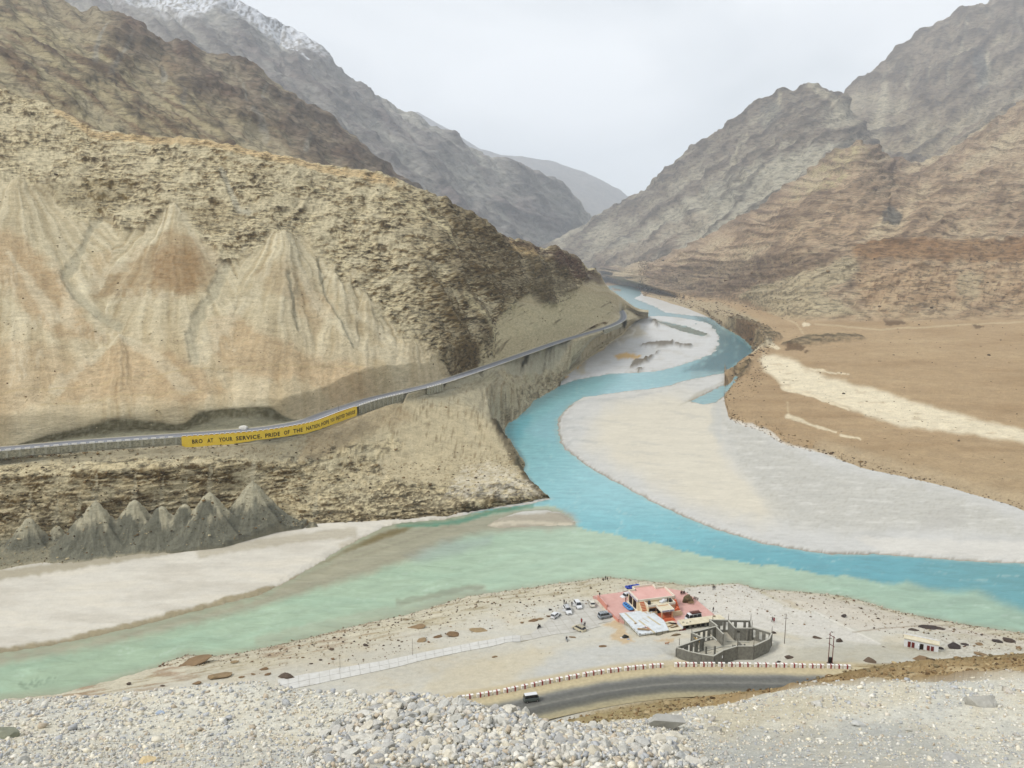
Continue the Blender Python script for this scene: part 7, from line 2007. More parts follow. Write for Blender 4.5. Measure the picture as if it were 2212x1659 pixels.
# ------------------------------------------------------------------ vehicles
M_GLASS = flat_mat('dark_car_glass', (34, 38, 44), .2, .05, 2, spec=.6)
M_TYRE = flat_mat('tyre_rubber', (30, 30, 30), .9, .1, 4)
M_RIM = flat_mat('wheel_rim', (150, 150, 152), .4, .1, 4, spec=.5)
M_LAMP = flat_mat('headlamp_glass', (226, 230, 232), .2, .03, 4, spec=.6)
M_TAIL = flat_mat('tail_lamp_red', (150, 30, 26), .3, .05, 4)
M_CARW = flat_mat('white_car_paint', (238, 240, 242), .35, .02, 1, spec=.5)
M_CARB = flat_mat('beige_car_paint', (214, 204, 176), .35, .03, 1, spec=.5)
M_CARS = flat_mat('silver_grey_car_paint', (168, 176, 184), .35, .03, 1, spec=.5)
M_CARG = flat_mat('dark_green_grey_van_paint', (96, 108, 106), .4, .05, 1, spec=.5)
M_CHR = flat_mat('dark_bumper', (62, 64, 66), .6, .08, 2)
def loft_body(stations, name, mat, parent, bevel=0.0):
    """stations: (x, z0, z1, half width low, half width high)"""
    vs, fs = [], []
    for x, z0, z1, w0, w1 in stations:
        zm = z0 + (z1 - z0) * .55
        ring = [(-w0 * .93, z0), (-w0, z0 + (z1 - z0) * .2), (-w0 * .995, zm), (-w1, z1 - .05), (-w1 * .9, z1), (w1 * .9, z1), (w1, z1 - .05), (w0 * .995, zm), (w0, z0 + (z1 - z0) * .2), (w0 * .93, z0)]
        vs += [(x, y, z) for y, z in ring]
    n = 10
    for i in range(len(stations) - 1):
        for j in range(n):
            a, b = i * n + j, i * n + (j + 1) % n
            fs.append((a, b, b + n, a + n))
    fs.append(tuple(range(n))[::-1]); fs.append(tuple((len(stations) - 1) * n + j for j in range(n)))
    m = MB(); m.add(vs, fs); o = m.obj(name, mat, parent)
    bm = bmesh.new(); bm.from_mesh(o.data); bmesh.ops.recalc_face_normals(bm, faces=bm.faces[:]); bm.to_mesh(o.data); bm.free()
    return o
SHAPES = {   # length, half width, hood z, roof z, (cabin front x, rear x as fractions), hood fraction
 'hatch': (3.9, .82, .92, 1.50, .30, .02, .14), 'suv': (4.6, .92, 1.05, 1.78, .26, .03, .12), 'mpv': (4.5, .88, 1.0, 1.72, .22, .03, .14),
 'sedan': (4.2, .84, .92, 1.46, .30, .12, .16), 'cruiser': (4.7, .93, 1.12, 1.90, .28, .015, .07), 'van': (3.7, .76, 1.08, 1.88, .06, .015, .08)}
def car(kind, label, rear, front, paint, roof=None, group=None, rack=False, z=9.0, scale=1.0, bands=None, doors=()):
    L_, hw, hz_, rz_, cf, cr, rk = SHAPES[kind]
    pr_, pf = rear, front; d = pf - pr_; d.z = 0
    c = (pr_ + pf) / 2; a = math.atan2(d.y, d.x)
    o = root('parked_car' if kind != 'van' else 'van', label, 'car' if kind != 'van' else 'van', (c.x, c.y, c.z), a, group)
    o.scale = (scale,) * 3
    x0, x1 = -L_ / 2, L_ / 2; fl = .28
    xc0, xc1 = x0 + cr * L_, x1 - cf * L_
    loft_body([(x0, fl + .18, hz_ * .95, hw * .88, hw * .84), (x0 + .12, fl, hz_, hw, hw * .94), (x0 + L_ * .5, fl - .04, hz_, hw, hw * .95), (xc1 + .05, fl, hz_, hw, hw * .93), (x1 - .45, fl, hz_ - .14, hw * .98, hw * .86), (x1 - .1, fl + .04, hz_ - .26, hw * .94, hw * .8), (x1, fl + .12, hz_ - .36, hw * .86, hw * .72)], 'body', paint, o)
    loft_body([(xc0 - .0, hz_ - .06, hz_ + .02, hw * .9, hw * .86), (xc0 + rk * L_ * .6, hz_ - .06, rz_ - .07, hw * .93, hw * .76), (xc1 - rk * L_ * 1.25, hz_ - .06, rz_ - .06, hw * .93, hw * .78), (xc1, hz_ - .06, hz_ + .02, hw * .9, hw * .84)], 'window_glass', M_GLASS, o)
    rf = roof or paint
    loft_body([(xc0 + rk * L_ * .5, rz_ - .09, rz_ - .03, hw * .76, hw * .7), (xc0 + rk * L_ * .9, rz_ - .09, rz_, hw * .79, hw * .75), (xc1 - rk * L_ * 1.6, rz_ - .09, rz_, hw * .8, hw * .76), (xc1 - rk * L_ * 1.1, rz_ - .1, rz_ - .03, hw * .77, hw * .72)], 'roof', rf, o)
    for s in (-1, 1):
        for t in ((.0, .36, .68, 1.0) if kind != 'sedan' else (0, .5, 1.0)):
            xa = xc0 + .1 + (xc1 - xc0 - .35) * t; xt = xc0 + rk * L_ * .6 + (xc1 - rk * L_ * 1.25 - xc0 - rk * L_ * .6) * t
            MB().bar((xa, s * hw * .935, hz_ - .04), (xt, s * hw * .80, rz_ - .05), .07, .05).obj('pillar', paint, o)
        for xw in (x0 + L_ * .19, x1 - L_ * .17):
            w = MB().cyl((xw, s * (hw - .16), .32), (xw, s * (hw + .03), .32), .33, .33, 16).obj('wheel', M_TYRE, o)
            MB().cyl((xw, s * (hw - .0), .32), (xw, s * (hw + .045), .32), .19, .17, 12).obj('rim', M_RIM, w)
        MB().box((x1 - .12, s * hw * .62, hz_ - .42), (.16, .34, .17), 0).obj('headlight', M_LAMP, o)
        MB().box((x0 + .05, s * hw * .76, hz_ - .22), (.1, .16, .34), 0).obj('tail_light', M_TAIL, o)
        MB().box((xc1 - .1, s * (hw + .09), hz_ + .02), (.12, .2, .15)).obj('wing_mirror', paint, o)
    MB().box((x1 - .03, 0, fl + .14), (.16, hw * 1.7, .2)).obj('bumper', M_CHR if kind in ('cruiser', 'van') else paint, o)
    MB().box((x0 + .03, 0, fl + .14), (.16, hw * 1.7, .2)).obj('bumper', M_CHR if kind in ('cruiser', 'van') else paint, o)
    MB().box((x1 - .0, 0, hz_ - .46), (.06, hw * .8, .14)).obj('grille', M_CHR, o)
    if rack:
        m = MB()
        for s in (-1, 1): m.bar((xc0 + .5, s * hw * .6, rz_ + .05), (xc1 - .9, s * hw * .6, rz_ + .05), .05)
        for t in range(3): m.bar((xc0 + .6 + t * .8, -hw * .6, rz_ + .05), (xc0 + .6 + t * .8, hw * .6, rz_ + .05), .05)
        tag(m.obj('roof_rack', M_CHR, o), kind='stuff')
    if bands:
        MB().box((0, 0, fl + .32), (L_ * .8, hw * 2.03, .09)).obj('side_band', bands, o)
    for s, xx in doors:
        m = MB(); m.box((.45, 0, .45), (.9, .06, .62)); dd = m.obj('open_door', paint, o)
        dd.location = (xx, s * hw, fl + .05); dd.rotation_euler = (0, 0, math.pi + s * -.9)
    return o
def g4(x, y, z=9.0): return W(*z4(x, y), z=z)
gr = 'cars standing on the concrete parking place'
car('hatch', 'small white hatchback at the left end of the parked cars, tail towards the yard', g4(545, 705), g4(672, 610), M_CARW, group=gr)
car('suv', 'white car with its near side door open and roof rails, second from left', g4(770, 500), g4(865, 650), M_CARW, group=gr, rack=True, doors=((-1, .5),))
car('mpv', 'tall white people carrier facing the yard with an open side door', g4(945, 405), g4(1050, 555), M_CARW, group=gr, rack=False, doors=((-1, .4),))
car('sedan', 'creamy white car parked nose to the river beside the salmon wall', g4(1265, 525), g4(1222, 385), flat_mat('cream_car_paint', (236, 232, 218), .35, .02, 1, spec=.5), group=gr)
car('cruiser', 'boxy silver grey off-road car side on near the salmon wall', g4(1370, 690), g4(1590, 650), M_CARS, roof=flat_mat('pale_grey_roof_paint', (176, 184, 190), .4, .03, 1), group=gr, rack=True, bands=M_CHR)
car('mpv', 'beige people carrier standing alone at the front of the slabs', g4(1105, 935), g4(935, 850), M_CARB, group=gr, rack=True)
z5 = lambda x, y: (932.6 + .1984 * x, 1399 + .1984 * y)
vr, vf = W(*z5(1005, 592), z=16.1), W(*z5(1165, 570), z=16.1)
car('van', 'dark grey green van with white roof driving along the near road', vr, vf, M_CARG, roof=M_CARW, scale=1.0)
p0, p1 = cl(16.2, -9.6), cl(10.8, -9.7); p0.z = p1.z = TERR_Z
wv = car('van', 'big white van with a dark roof rack parked behind the store rooms', p0, p1, M_CARW, scale=1.35)
MB().box((-.5, 0, 1.98), (2.3, 1.2, .08)).obj('roof_carrier', M_DOOR, wv)
m = MB()
for s in (-1, 1): m.bar((-1.7, s * .6, 2.12), (.7, s * .6, 2.12), .05)
tag(m.obj('carrier_rail', M_BLK, wv), kind='stuff')

# pickup behind the cafe
pk0, pk1 = cl(3.2, 12.3), cl(-.9, 11.2); pk0.z = pk1.z = bz(pk0.x, pk0.y) + .02
pkup = car('cruiser', 'white pickup parked behind the cafe with a blue raft loaded on top', pk0, pk1, M_CARW, scale=.98)
m = MB()
for x in (-1.9, 0): 
    for s in (-1, 1): m.bar((x, s * .8, 1.2), (x, s * .8, 2.15), .07)
m.bar((-2.1, -.8, 2.15), (.6, -.8, 2.15), .07); m.bar((-2.1, .8, 2.15), (.6, .8, 2.15), .07)
tag(m.obj('carrier_frame', M_BLK, pkup), kind='stuff')

def raft(label, p, rz, mat, L_=4.9, w=1.05, tilt=(0, 0)):
    o = root('raft', label, 'raft', p, rz); o.rotation_euler = (tilt[0], tilt[1], rz)
    R_ = .27; n = 28; ring = 10; vs, fs = [], []
    for i in range(n):
        t = 2 * math.pi * i / n
        cx = (L_ / 2 - R_) * np.sign(math.cos(t)) * abs(math.cos(t)) ** .62; cy = (w - R_) * np.sign(math.sin(t)) * abs(math.sin(t)) ** .62
        lift = .34 * max(0, abs(cx) / (L_ / 2) - .55) * 2
        tx, ty = math.cos(t), math.sin(t)
        nl = math.hypot(tx / L_, ty / w) ; nx, ny = (tx / L_ / nl, ty / w / nl)
        for j in range(ring):
            f = 2 * math.pi * j / ring
            vs.append((cx + nx * R_ * math.cos(f), cy + ny * R_ * math.cos(f), R_ + lift + R_ * math.sin(f)))
    for i in range(n):
        for j in range(ring):
            a, b = i * ring + j, i * ring + (j + 1) % ring; c, d = ((i + 1) % n) * ring + j, ((i + 1) % n) * ring + (j + 1) % ring
            fs.append((a, b, d, c))
    m = MB(); m.add(vs, fs); m.obj('tube', mat, o, True)
    MB().box((0, 0, .12), (L_ * .86, w * 1.5, .1)).obj('raft_floor', flat_mat('navy_rubber', (34, 60, 130), .5, .1, 2) if 'navy_rubber' not in bpy.data.materials else bpy.data.materials['navy_rubber'], o)
    for k in range(4):
        x = -L_ * .3 + k * L_ * .2
        MB().cyl((x, -w + .25, .38), (x, w - .25, .38), .19, .19, 8).obj('thwart', mat, o, True)
    return o
raft('light blue inflatable raft lying on the pink terrace beside the cafe', cl(-1.75, 3.6, .05), RZC + 1.66, M_LBLUE, 5.3, 1.0)
raft('royal blue raft carried on the pickup behind the cafe', cl(4.4, 14.6) + Vector((0, 0, 11.4 - TERR_Z)), RZC + .12, M_BLUE, 5.4, 1.0, (.12, .03))

# ------------------------------------------------------------------ people
def person(label, p, rz, top, legs, pose='stand', group=None, hair=(30, 26, 24), h=1.7, extra=None):
    o = root('person', label, 'person', p, rz, group); o.scale = (h / 1.72,) * 3
    J = {'pel': (0, 0, .95), 'che': (0, .0, 1.28), 'nek': (0, 0, 1.47), 'hed': (0, .015, 1.62), 'top': (0, .01, 1.70),
         'hpL': (-.10, 0, .90), 'hpR': (.10, 0, .90), 'knL': (-.11, .02, .50), 'knR': (.11, .02, .50), 'anL': (-.12, -.01, .09), 'anR': (.12, -.01, .09), 'toL': (-.13, .14, .04), 'toR': (.13, .14, .04),
         'shL': (-.19, 0, 1.42), 'shR': (.19, 0, 1.42), 'elL': (-.25, .0, 1.14), 'elR': (.25, 0, 1.14), 'haL': (-.25, .09, .90), 'haR': (.25, .09, .90)}
    if pose == 'walk':
        J.update(knL=(-.1, .22, .53), anL=(-.1, .30, .12), toL=(-.1, .44, .10), knR=(.1, -.06, .5), anR=(.1, -.32, .14), toR=(.1, -.2, .04), haL=(-.24, -.14, .94), haR=(.24, .24, .98), elR=(.24, .06, 1.14), elL=(-.24, -.08, 1.14))
    if pose == 'arms':
        J.update(elL=(-.46, 0, 1.44), haL=(-.74, 0, 1.46), elR=(.46, 0, 1.40), haR=(.74, 0, 1.36), knL=(-.16, .04, .5), anL=(-.24, 0, .09), toL=(-.26, .13, .04), anR=(.2, 0, .09), toR=(.22, .13, .04))
    if pose in ('sit', 'crouch'):
        dz = -.47 if pose == 'sit' else -.62
        for k in ('pel', 'che', 'nek', 'hed', 'top', 'hpL', 'hpR', 'shL', 'shR', 'elL', 'elR', 'haL', 'haR'):
            J[k] = (J[k][0], J[k][1], J[k][2] + dz)
        kz = .5
        J.update(knL=(-.13, .42 if pose == 'sit' else .34, kz), knR=(.13, .42 if pose == 'sit' else .34, kz), anL=(-.13, .40 if pose == 'sit' else .1, .09), anR=(.13, .40 if pose == 'sit' else .1, .09), toL=(-.13, .55 if pose == 'sit' else .25, .04), toR=(.13, .55 if pose == 'sit' else .25, .04),
                 haL=(-.12, .34, J['haL'][2] + .12), haR=(.12, .34, J['haR'][2] + .12), elL=(-.24, .1, J['elL'][2]), elR=(.24, .1, J['elR'][2]))
    E = [('pel', 'che'), ('che', 'nek'), ('nek', 'hed'), ('hed', 'top'), ('pel', 'hpL'), ('pel', 'hpR'), ('hpL', 'knL'), ('knL', 'anL'), ('anL', 'toL'), ('hpR', 'knR'), ('knR', 'anR'), ('anR', 'toR'),
         ('che', 'shL'), ('che', 'shR'), ('shL', 'elL'), ('elL', 'haL'), ('shR', 'elR'), ('elR', 'haR')]
    Rr = dict(pel=.15, che=.165, nek=.07, hed=.105, top=.07, hpL=.105, hpR=.105, knL=.075, knR=.075, anL=.05, anR=.05, toL=.045, toR=.045, shL=.08, shR=.08, elL=.058, elR=.058, haL=.045, haR=.045)
    ks = list(J); me = bpy.data.meshes.new('body')
    me.from_pydata([J[k] for k in ks], [(ks.index(a), ks.index(b)) for a, b in E], [])
    ob = bpy.data.objects.new('tmp', me); COL.objects.link(ob)
    sk = ob.modifiers.new('s', 'SKIN'); sb = ob.modifiers.new('b', 'SUBSURF'); sb.levels = 1; sb.render_levels = 1
    for i, k in enumerate(ks):
        sv = me.skin_vertices[0].data[i]; sv.radius = (Rr[k], Rr[k] * (.72 if k in ('pel', 'che') else 1)); sv.use_root = (k == 'pel')
    bpy.context.view_layer.update()
    nm = bpy.data.meshes.new_from_object(ob.evaluated_get(bpy.context.evaluated_depsgraph_get()))
    bpy.data.objects.remove(ob); nm.name = 'body'
    key = 'cloth_%d_%d_%d'; 
    def cm(rgb): 
        n_ = key % rgb; return bpy.data.materials.get(n_) or flat_mat(n_, rgb, .9, .1, 8)
    nm.materials.clear()
    for mm in (cm(top), cm(legs), cm((178, 134, 108)), cm((36, 32, 30))): nm.materials.append(mm)
    pz, nz_ = J['pel'][2], J['nek'][2]
    hands = [Vector(J['haL']), Vector(J['haR'])]
    for f in nm.polygons:
        c = f.center; i = 0
        if c.z > nz_ - .0: i = 2
        elif min((c - h_).length for h_ in hands) < .075: i = 2
        elif c.z < .1: i = 3
        elif c.z < pz - .02 and not (abs(c.x) > .17 and pose in ('stand', 'walk', 'arms')): i = 1
        f.material_index = i; f.use_smooth = True
    link(bpy.data.objects.new('body', nm), o)
    hx, hy, hz2 = J['hed']
    m = MB(); n1, n2 = 5, 10; vs = []; fs = []
    for a_ in range(n1 + 1):
        ph = a_ / n1 * 1.75
        for b_ in range(n2):
            t = 2 * math.pi * b_ / n2
            vs.append((hx + .118 * math.sin(ph) * math.cos(t), hy - .018 + .128 * math.sin(ph) * math.sin(t), hz2 + .015 + .125 * math.cos(ph)))
    for a_ in range(n1):
        for b_ in range(n2): fs.append((a_ * n2 + b_, a_ * n2 + (b_ + 1) % n2, (a_ + 1) * n2 + (b_ + 1) % n2, (a_ + 1) * n2 + b_))
    m.add(vs, fs); m.obj('hair', cm(hair), o, True)
    if extra == 'long_coat':
        MB().cyl((0, 0, J['pel'][2] - .42), (0, 0, J['pel'][2] + .32), .25, .17, 12).obj('coat', cm(top), o, True)
    return o
DK, DK2, NV = (34, 34, 38), (28, 26, 28), (40, 44, 60)
def pp(u, v, z=9.0): return gp(u, v, z)
lotp = lambda x, y: W(*z4(x, y), z=LOT_Z + .02)
person('person in black standing at the top corner of the parking place', pp(*z4(758, 440)), 2.4, DK, DK2)
person('person crouching behind the second white car', pp(*z4(795, 442)), 2.0, DK, DK2, 'crouch')
person('person in dark clothes standing at the open door of the people carrier', lotp(893, 478), -.6, DK, NV)
person('person in a red coat walking on the concrete slabs', lotp(1062, 772), 2.6, (150, 36, 40), (132, 34, 38), 'walk', extra='long_coat')
person('person in a black jacket beside the beige people carrier', lotp(1118, 842), .6, DK, DK2, h=1.8)
person('child in dark blue behind the beige people carrier', lotp(1090, 842), .2, NV, DK2, h=1.15)
pw = W(*z4(1376, 312), z=11.2)
person('person in black standing on top of the salmon wall', (pw.x, pw.y, 11.1), -.4, DK, (180, 150, 140))
person('person in dark clothes standing at the rear left corner of the cafe', cl(-.9, 7.4, .02), 1.9, DK, (60, 36, 34))
person('person sitting on the ground at the water edge, left of the three', pp(*z2(338, 258)), .3, DK, DK2, 'crouch')
person('person standing at the water edge between two seated people', pp(*z2(372, 246)), .1, DK, DK2)
person('person sitting at the water edge, right of the three', pp(*z2(404, 242)), -.2, DK2, DK, 'crouch')
person('left one of two people in black at the edge of the pale apron', pp(*z1(1371, 305)), .4, DK, DK2)
person('right one of two people in black at the edge of the pale apron', pp(*z1(1387, 304)), -.4, DK2, NV)
person('person in black walking beside the right edge of the terrace', pp(*z1(1373, 516)), 2.0, DK, DK2, 'walk')
person('person in dark clothes with arms stretched out on the apron', pp(*z1(1944, 612)), .2, (60, 24, 44), DK, 'arms')
person('person in maroon posing beside the one with outstretched arms', pp(*z1(1960, 618)), -.4, (136, 34, 48), (206, 176, 160), 'walk', extra='long_coat')
for x, y, lab in ((18.9, 8.3, 'left one of two people sitting on the bench behind the boulder'), (19.7, 8.1, 'right one of two people sitting on the bench behind the boulder')):
    person(lab, cl(x, y, 0.02), .1, DK, DK2, 'sit')
person('person in dark clothes working by the white tarpaulin on the cafe roof', cl(9.0, -1.5, H2 + .1), -2.6, DK2, DK, 'stand', h=1.5)

# riders: scooter and motorcycle
def bike(label, p, rz, paint, rider):
    o = root('motorcycle', label, 'motorcycle', p, rz)
    for x in (-.62, .62):
        w = MB().cyl((x, -.05, .3), (x, .05, .3), .3, .3, 16).obj('wheel', M_TYRE, o)
        MB().cyl((x, -.06, .3), (x, .06, .3), .17, .17, 10).obj('rim', M_RIM, w)
    loft_body([(-.8, .42, .7, .1, .08), (-.4, .35, .82, .16, .14), (.1, .3, .72, .15, .12), (.4, .42, .92, .12, .1), (.55, .6, .95, .07, .05)], 'body', paint, o)
    MB().box((-.3, 0, .84), (.75, .26, .1)).obj('seat', M_BLK, o)
    MB().bar((.5, 0, .6), (.66, 0, .3), .07).bar((.42, -.32, 1.02), (.42, .32, 1.02), .05).bar((.42, 0, .85), (.42, 0, 1.02), .06).obj('handlebar', M_CHR, o)
    MB().box((.6, 0, .85), (.1, .18, .16)).obj('headlight', M_LAMP, o)
    if rider:
        q = Vector(p) + Vector((-.25 * math.cos(rz), -.25 * math.sin(rz), .42))
        person(rider, q, rz - math.pi / 2, DK, NV, 'sit', h=1.6)
q0, q1 = gp(*z4(300, 868)), gp(*z4(345, 848))
bike('dark motorcycle with a rider at the edge of the slabs', q0.lerp(q1, .5), .9, M_BLK, 'rider in black sitting on the motorcycle')
q0 = gp(*z4(800, 1078)); bike('pale scooter seen from behind on the yard', q0, 1.75, M_CARS, 'rider in black sitting on the pale scooter')

# ------------------------------------------------------------------ benches, dish, tarpaulin, bins, dog
def bench(label, p, rz, mat):
    o = root('bench', label, 'bench', p, rz)
    for k in range(3): MB().box((0, -.16 + k * .16, .44), (1.7, .13, .05)).obj('seat_slat', mat, o)
    for k in range(2): MB().box((0, .3, .62 + k * .2), (1.7, .04, .13)).obj('back_slat', mat, o)
    for x in (-.7, .7):
        for y in (-.2, .26): MB().box((x, y, .21 if y < 0 else .42), (.07, .07, .44 if y < 0 else .86)).obj('leg', mat, o)
bench('brown bench with two people sitting behind the boulder', cl(19.3, 8.1, 0), RZC, M_DOOR)
bench('pale rustic bench in front of the boulder', cl(18.4, .9, 0), RZC - .4, M_WOOD)
bench('brown bench right of the boulder at the terrace edge', cl(21.2, 3.2, 0), RZC - 1.0, M_DOOR)
dsh = root('satellite_dish', 'white dish antenna on a short mast behind the cafe', 'antenna', cl(9.6, 11.5, -.6))
MB().cyl((0, 0, 0), (0, 0, 1.9), .05, .05, 6).obj('mast', M_STEEL, dsh)
MB().cyl((0, -.1, 2.1), (-.12, -.3, 2.2), .16, .55, 14).obj('dish', M_WHT, dsh)
tp = link(bpy.data.objects.new('tarpaulin', rock_mesh('tarpaulin', 55, 3, 5, (1.5, .8, .6), .3))); tp.location = cl(8.0, -1.0, H2 + .3); tp.rotation_euler = (0, 0, .5)
tp.data.materials.append(M_WHT); tag(tp, 'white tarpaulin heap on the cafe front roof between the tanks', 'tarpaulin')
def sack(nm, lab, cat, p, s, mat, seed, rz=0):
    o = link(bpy.data.objects.new(nm, rock_mesh(nm, seed, 2, 6, s, .12))); o.location = (p.x, p.y, p.z + s[2] * .55); o.rotation_euler = (0, 0, rz)
    o.data.materials.append(mat); return tag(o, lab, cat)
sack('rubbish_sack', 'heap of black sacks on the yard left of the tin shed', 'sack', gp(*z2(712, 1250)), (1.15, .7, .8), M_BLK, 61)
sack('rubbish_sack', 'small white bag beside the black sacks', 'sack', gp(*z2(655, 1258)), (.6, .35, .3), M_WHT, 62)
sack('plastic_sheet', 'crumpled light blue sheet on the ground right of the black sacks', 'sheet', gp(*z2(785, 1282)), (.7, .4, .25), M_LBLUE, 63)
sack('plastic_sheet', 'dark flat scrap lying at the near corner of the tin shed', 'sheet', gp(*z2(935, 1322)), (1.1, .4, .15), M_RUB, 64, -.3)
sack('sandbag', 'grey bundle lying against the panel wall of the lean-to', 'bundle', gp(*z2(1590, 1215)), (1.9, .45, .5), M_RUB, 65, .15)
sack('roof_cover', 'dark rolled mat on the flat roof behind the ruin corner', 'sheet', L2(19.0, -12.4, 3.3), (.5, .3, .2), M_RUB, 66)
bx = root('water_butt', 'royal blue tub standing at the end of the salmon wall', 'tub', gp(*z2(520, 828)), .3)
MB().box((0, 0, .4), (1.2, .7, .8), 0, 0, 1.1).obj('tub_body', M_BLUE, bx, bevel=.05); MB().box((0, 0, .78), (1.05, .55, .1)).obj('water_surface', M_DARK, bx)
br_ = root('barrow', 'dark handcart leaning beside the blue tub', 'cart', gp(*z2(560, 860)), .3)
MB().box((0, 0, .35), (1.1, .6, .3)).obj('tray', M_DOOR, br_); MB().cyl((.6, -.06, .2), (.6, .06, .2), .2, .2, 10).obj('wheel', M_TYRE, br_); MB().bar((-.5, -.25, .3), (-1.1, -.25, .5), .05).bar((-.5, .25, .3), (-1.1, .25, .5), .05).obj('handle', M_STEEL, br_)
def animal(label, p, rz, rgb):
    o = root('dog', label, 'dog', p, rz)
    J = [(0, 0, .5), (.36, 0, .52), (-.34, 0, .52), (.52, 0, .66), (.66, 0, .74), (.82, 0, .70), (-.52, 0, .6), (-.68, 0, .72), (.36, .12, .28), (.36, .12, .04), (.36, -.12, .28), (.36, -.12, .04), (-.38, .12, .32), (-.46, .12, .2), (-.40, .12, .04), (-.38, -.12, .32), (-.46, -.12, .2), (-.40, -.12, .04)]
    E = [(0, 1), (0, 2), (1, 3), (3, 4), (4, 5), (2, 6), (6, 7), (1, 8), (8, 9), (1, 10), (10, 11), (2, 12), (12, 13), (13, 14), (2, 15), (15, 16), (16, 17)]
    R_ = [.15, .16, .13, .10, .10, .05, .03, .02, .05, .035, .05, .035, .065, .04, .035, .065, .04, .035]
    me = bpy.data.meshes.new('b'); me.from_pydata(J, E, []); ob = bpy.data.objects.new('tmp', me); COL.objects.link(ob)
    ob.modifiers.new('s', 'SKIN'); ob.modifiers.new('b', 'SUBSURF').levels = 1
    for i, r in enumerate(R_):
        sv = me.skin_vertices[0].data[i]; sv.radius = (r, r); sv.use_root = i == 0
    bpy.context.view_layer.update()
    nm = bpy.data.meshes.new_from_object(ob.evaluated_get(bpy.context.evaluated_depsgraph_get())); bpy.data.objects.remove(ob)
    nm.materials.clear(); nm.materials.append(flat_mat('dog_coat', rgb, .9, .2, 6)); nm.name = 'body'
    for f in nm.polygons: f.use_smooth = True
    link(bpy.data.objects.new('body', nm), o)
    MB().box((.62, .06, .84), (.05, .05, .1)).obj('ear', nm.materials[0], o); MB().box((.62, -.06, .84), (.05, .05, .1)).obj('ear', nm.materials[0], o)
animal('tan brown dog standing between the tin shed and the ruin', gp(*z2(1440, 1365)), .1, (178, 120, 72))
# white stones fallen by the far road
for u, v, w_, lab in ((688, 919, 0, ''),): pass
for du, o_, s_, lab in ((530, -6.2, 3.4, 'upper white boulder fallen beside the far road'), (531, -4.4, 3.0, 'lower white boulder fallen at the edge of the far road')):
    l = l_of_us(PA1, [du], 0)[0]; p = PA1.off(l, o_, .3)
    o = link(bpy.data.objects.new('boulder', ROCKS['g'][3])); o.location = p; o.scale = (s_ * .8, s_ * .6, s_ * .6); tag(o, lab, 'rock')

# ------------------------------------------------------------------ foreground stones
rngs = np.random.default_rng(99)
rows_n, cols_n = FG_P.shape[:2]
def surf(i, j):
    i0, j0 = int(i), int(j); fi, fj = i - i0, j - j0
    i1, j1 = min(i0 + 1, rows_n - 1), min(j0 + 1, cols_n - 1)
    return (FG_P[i0, j0] * (1 - fi) * (1 - fj) + FG_P[i1, j0] * fi * (1 - fj) + FG_P[i0, j1] * (1 - fi) * fj + FG_P[i1, j1] * fi * fj)
FV = FG_V; iA, iB = FG_R[5] + 4, FG_R[8] + 5
def surf_at(u, v):
    a_guess = (u - CX0) / FPX
    cols = np.arange(cols_n); Urow = FG_U[(iA + iB) // 2]
    j = int(np.interp(u, Urow, cols))
    for _ in range(3):
        col = FG_V[iA:iB, j]; i = int(np.argmin(np.abs(col - v))) + iA
        j = int(np.interp(u, FG_U[i], cols))
    return Vector(FG_P[i, j])
def hull_mesh(seed, n=11, s=(1, .8, .65)):
    r = np.random.default_rng(seed); bm = bmesh.new()
    p = r.normal(size=(n, 3)); p /= np.linalg.norm(p, axis=1, keepdims=True); p *= r.uniform(.8, 1.05, (n, 1)); p = np.sign(p) * np.abs(p) ** .8 * np.array(s)
    for q in p: bm.verts.new(q)
    res = bmesh.ops.convex_hull(bm, input=bm.verts[:])
    bmesh.ops.delete(bm, geom=[g for g in res['geom_interior'] if isinstance(g, bmesh.types.BMVert)], context='VERTS')
    bmesh.ops.triangulate(bm, faces=bm.faces[:]); bm.verts.ensure_lookup_table(); bm.verts.index_update()
    v = np.array([x.co[:] for x in bm.verts]); f = np.array([[x.index for x in fc.verts] for fc in bm.faces]); bm.free()
    return v, f
HULLS = [hull_mesh(900 + k, int(rngs.integers(9, 14)), (1, rngs.uniform(.6, .95), rngs.uniform(.4, .8))) for k in range(24)]
pileM = poly_mask(FG_U, FG_V, [(640, 1700), (730, 1560), (830, 1512), (985, 1512), (1050, 1530), (1150, 1550), (1250, 1585), (1400, 1590), (1500, 1630), (1560, 1700)], 70, 30, 80, 401)
N_ST = 54000
ii = rngs.uniform(iA, iB, N_ST); jj = rngs.uniform(0, cols_n - 1.01, N_ST)
i0 = ii.astype(int); j0 = jj.astype(int)
pm = pileM[i0, j0]; uu, vv = FG_U[i0, j0], FG_V[i0, j0]
patch = np.clip(.5 + 1.1 * fbm(uu / 90, vv / 40, 3, 701), 0, 1)
right = sstep(uu, 1400, 1600)
base_px = np.exp(rngs.normal(0, .42, N_ST))
size_px = base_px * (4.4 + 5.4 * pm + 1.2 * (1 - right))
big = rngs.random(N_ST) < .022 * (1 - pm) + .05 * pm
size_px = np.where(big, size_px * 1.9, size_px)
keep = rngs.random(N_ST) < (.30 + .45 * patch * (1 - pm) + .5 * pm) * (1 - .35 * right) * (vv < 1720)
keep &= (uu > -160) & (uu < 2380)
ii, jj, size_px, uu, vv, pm = (x[keep] for x in (ii, jj, size_px, uu, vv, pm))
size_px = np.minimum(size_px, 34)
i0 = ii.astype(int); j0 = jj.astype(int); fi = (ii - i0)[:, None]; fj = (jj - j0)[:, None]
Pst = FG_P[i0, j0] * (1 - fi) * (1 - fj) + FG_P[i0 + 1, j0] * fi * (1 - fj) + FG_P[i0, j0 + 1] * (1 - fi) * fj + FG_P[i0 + 1, j0 + 1] * fi * fj
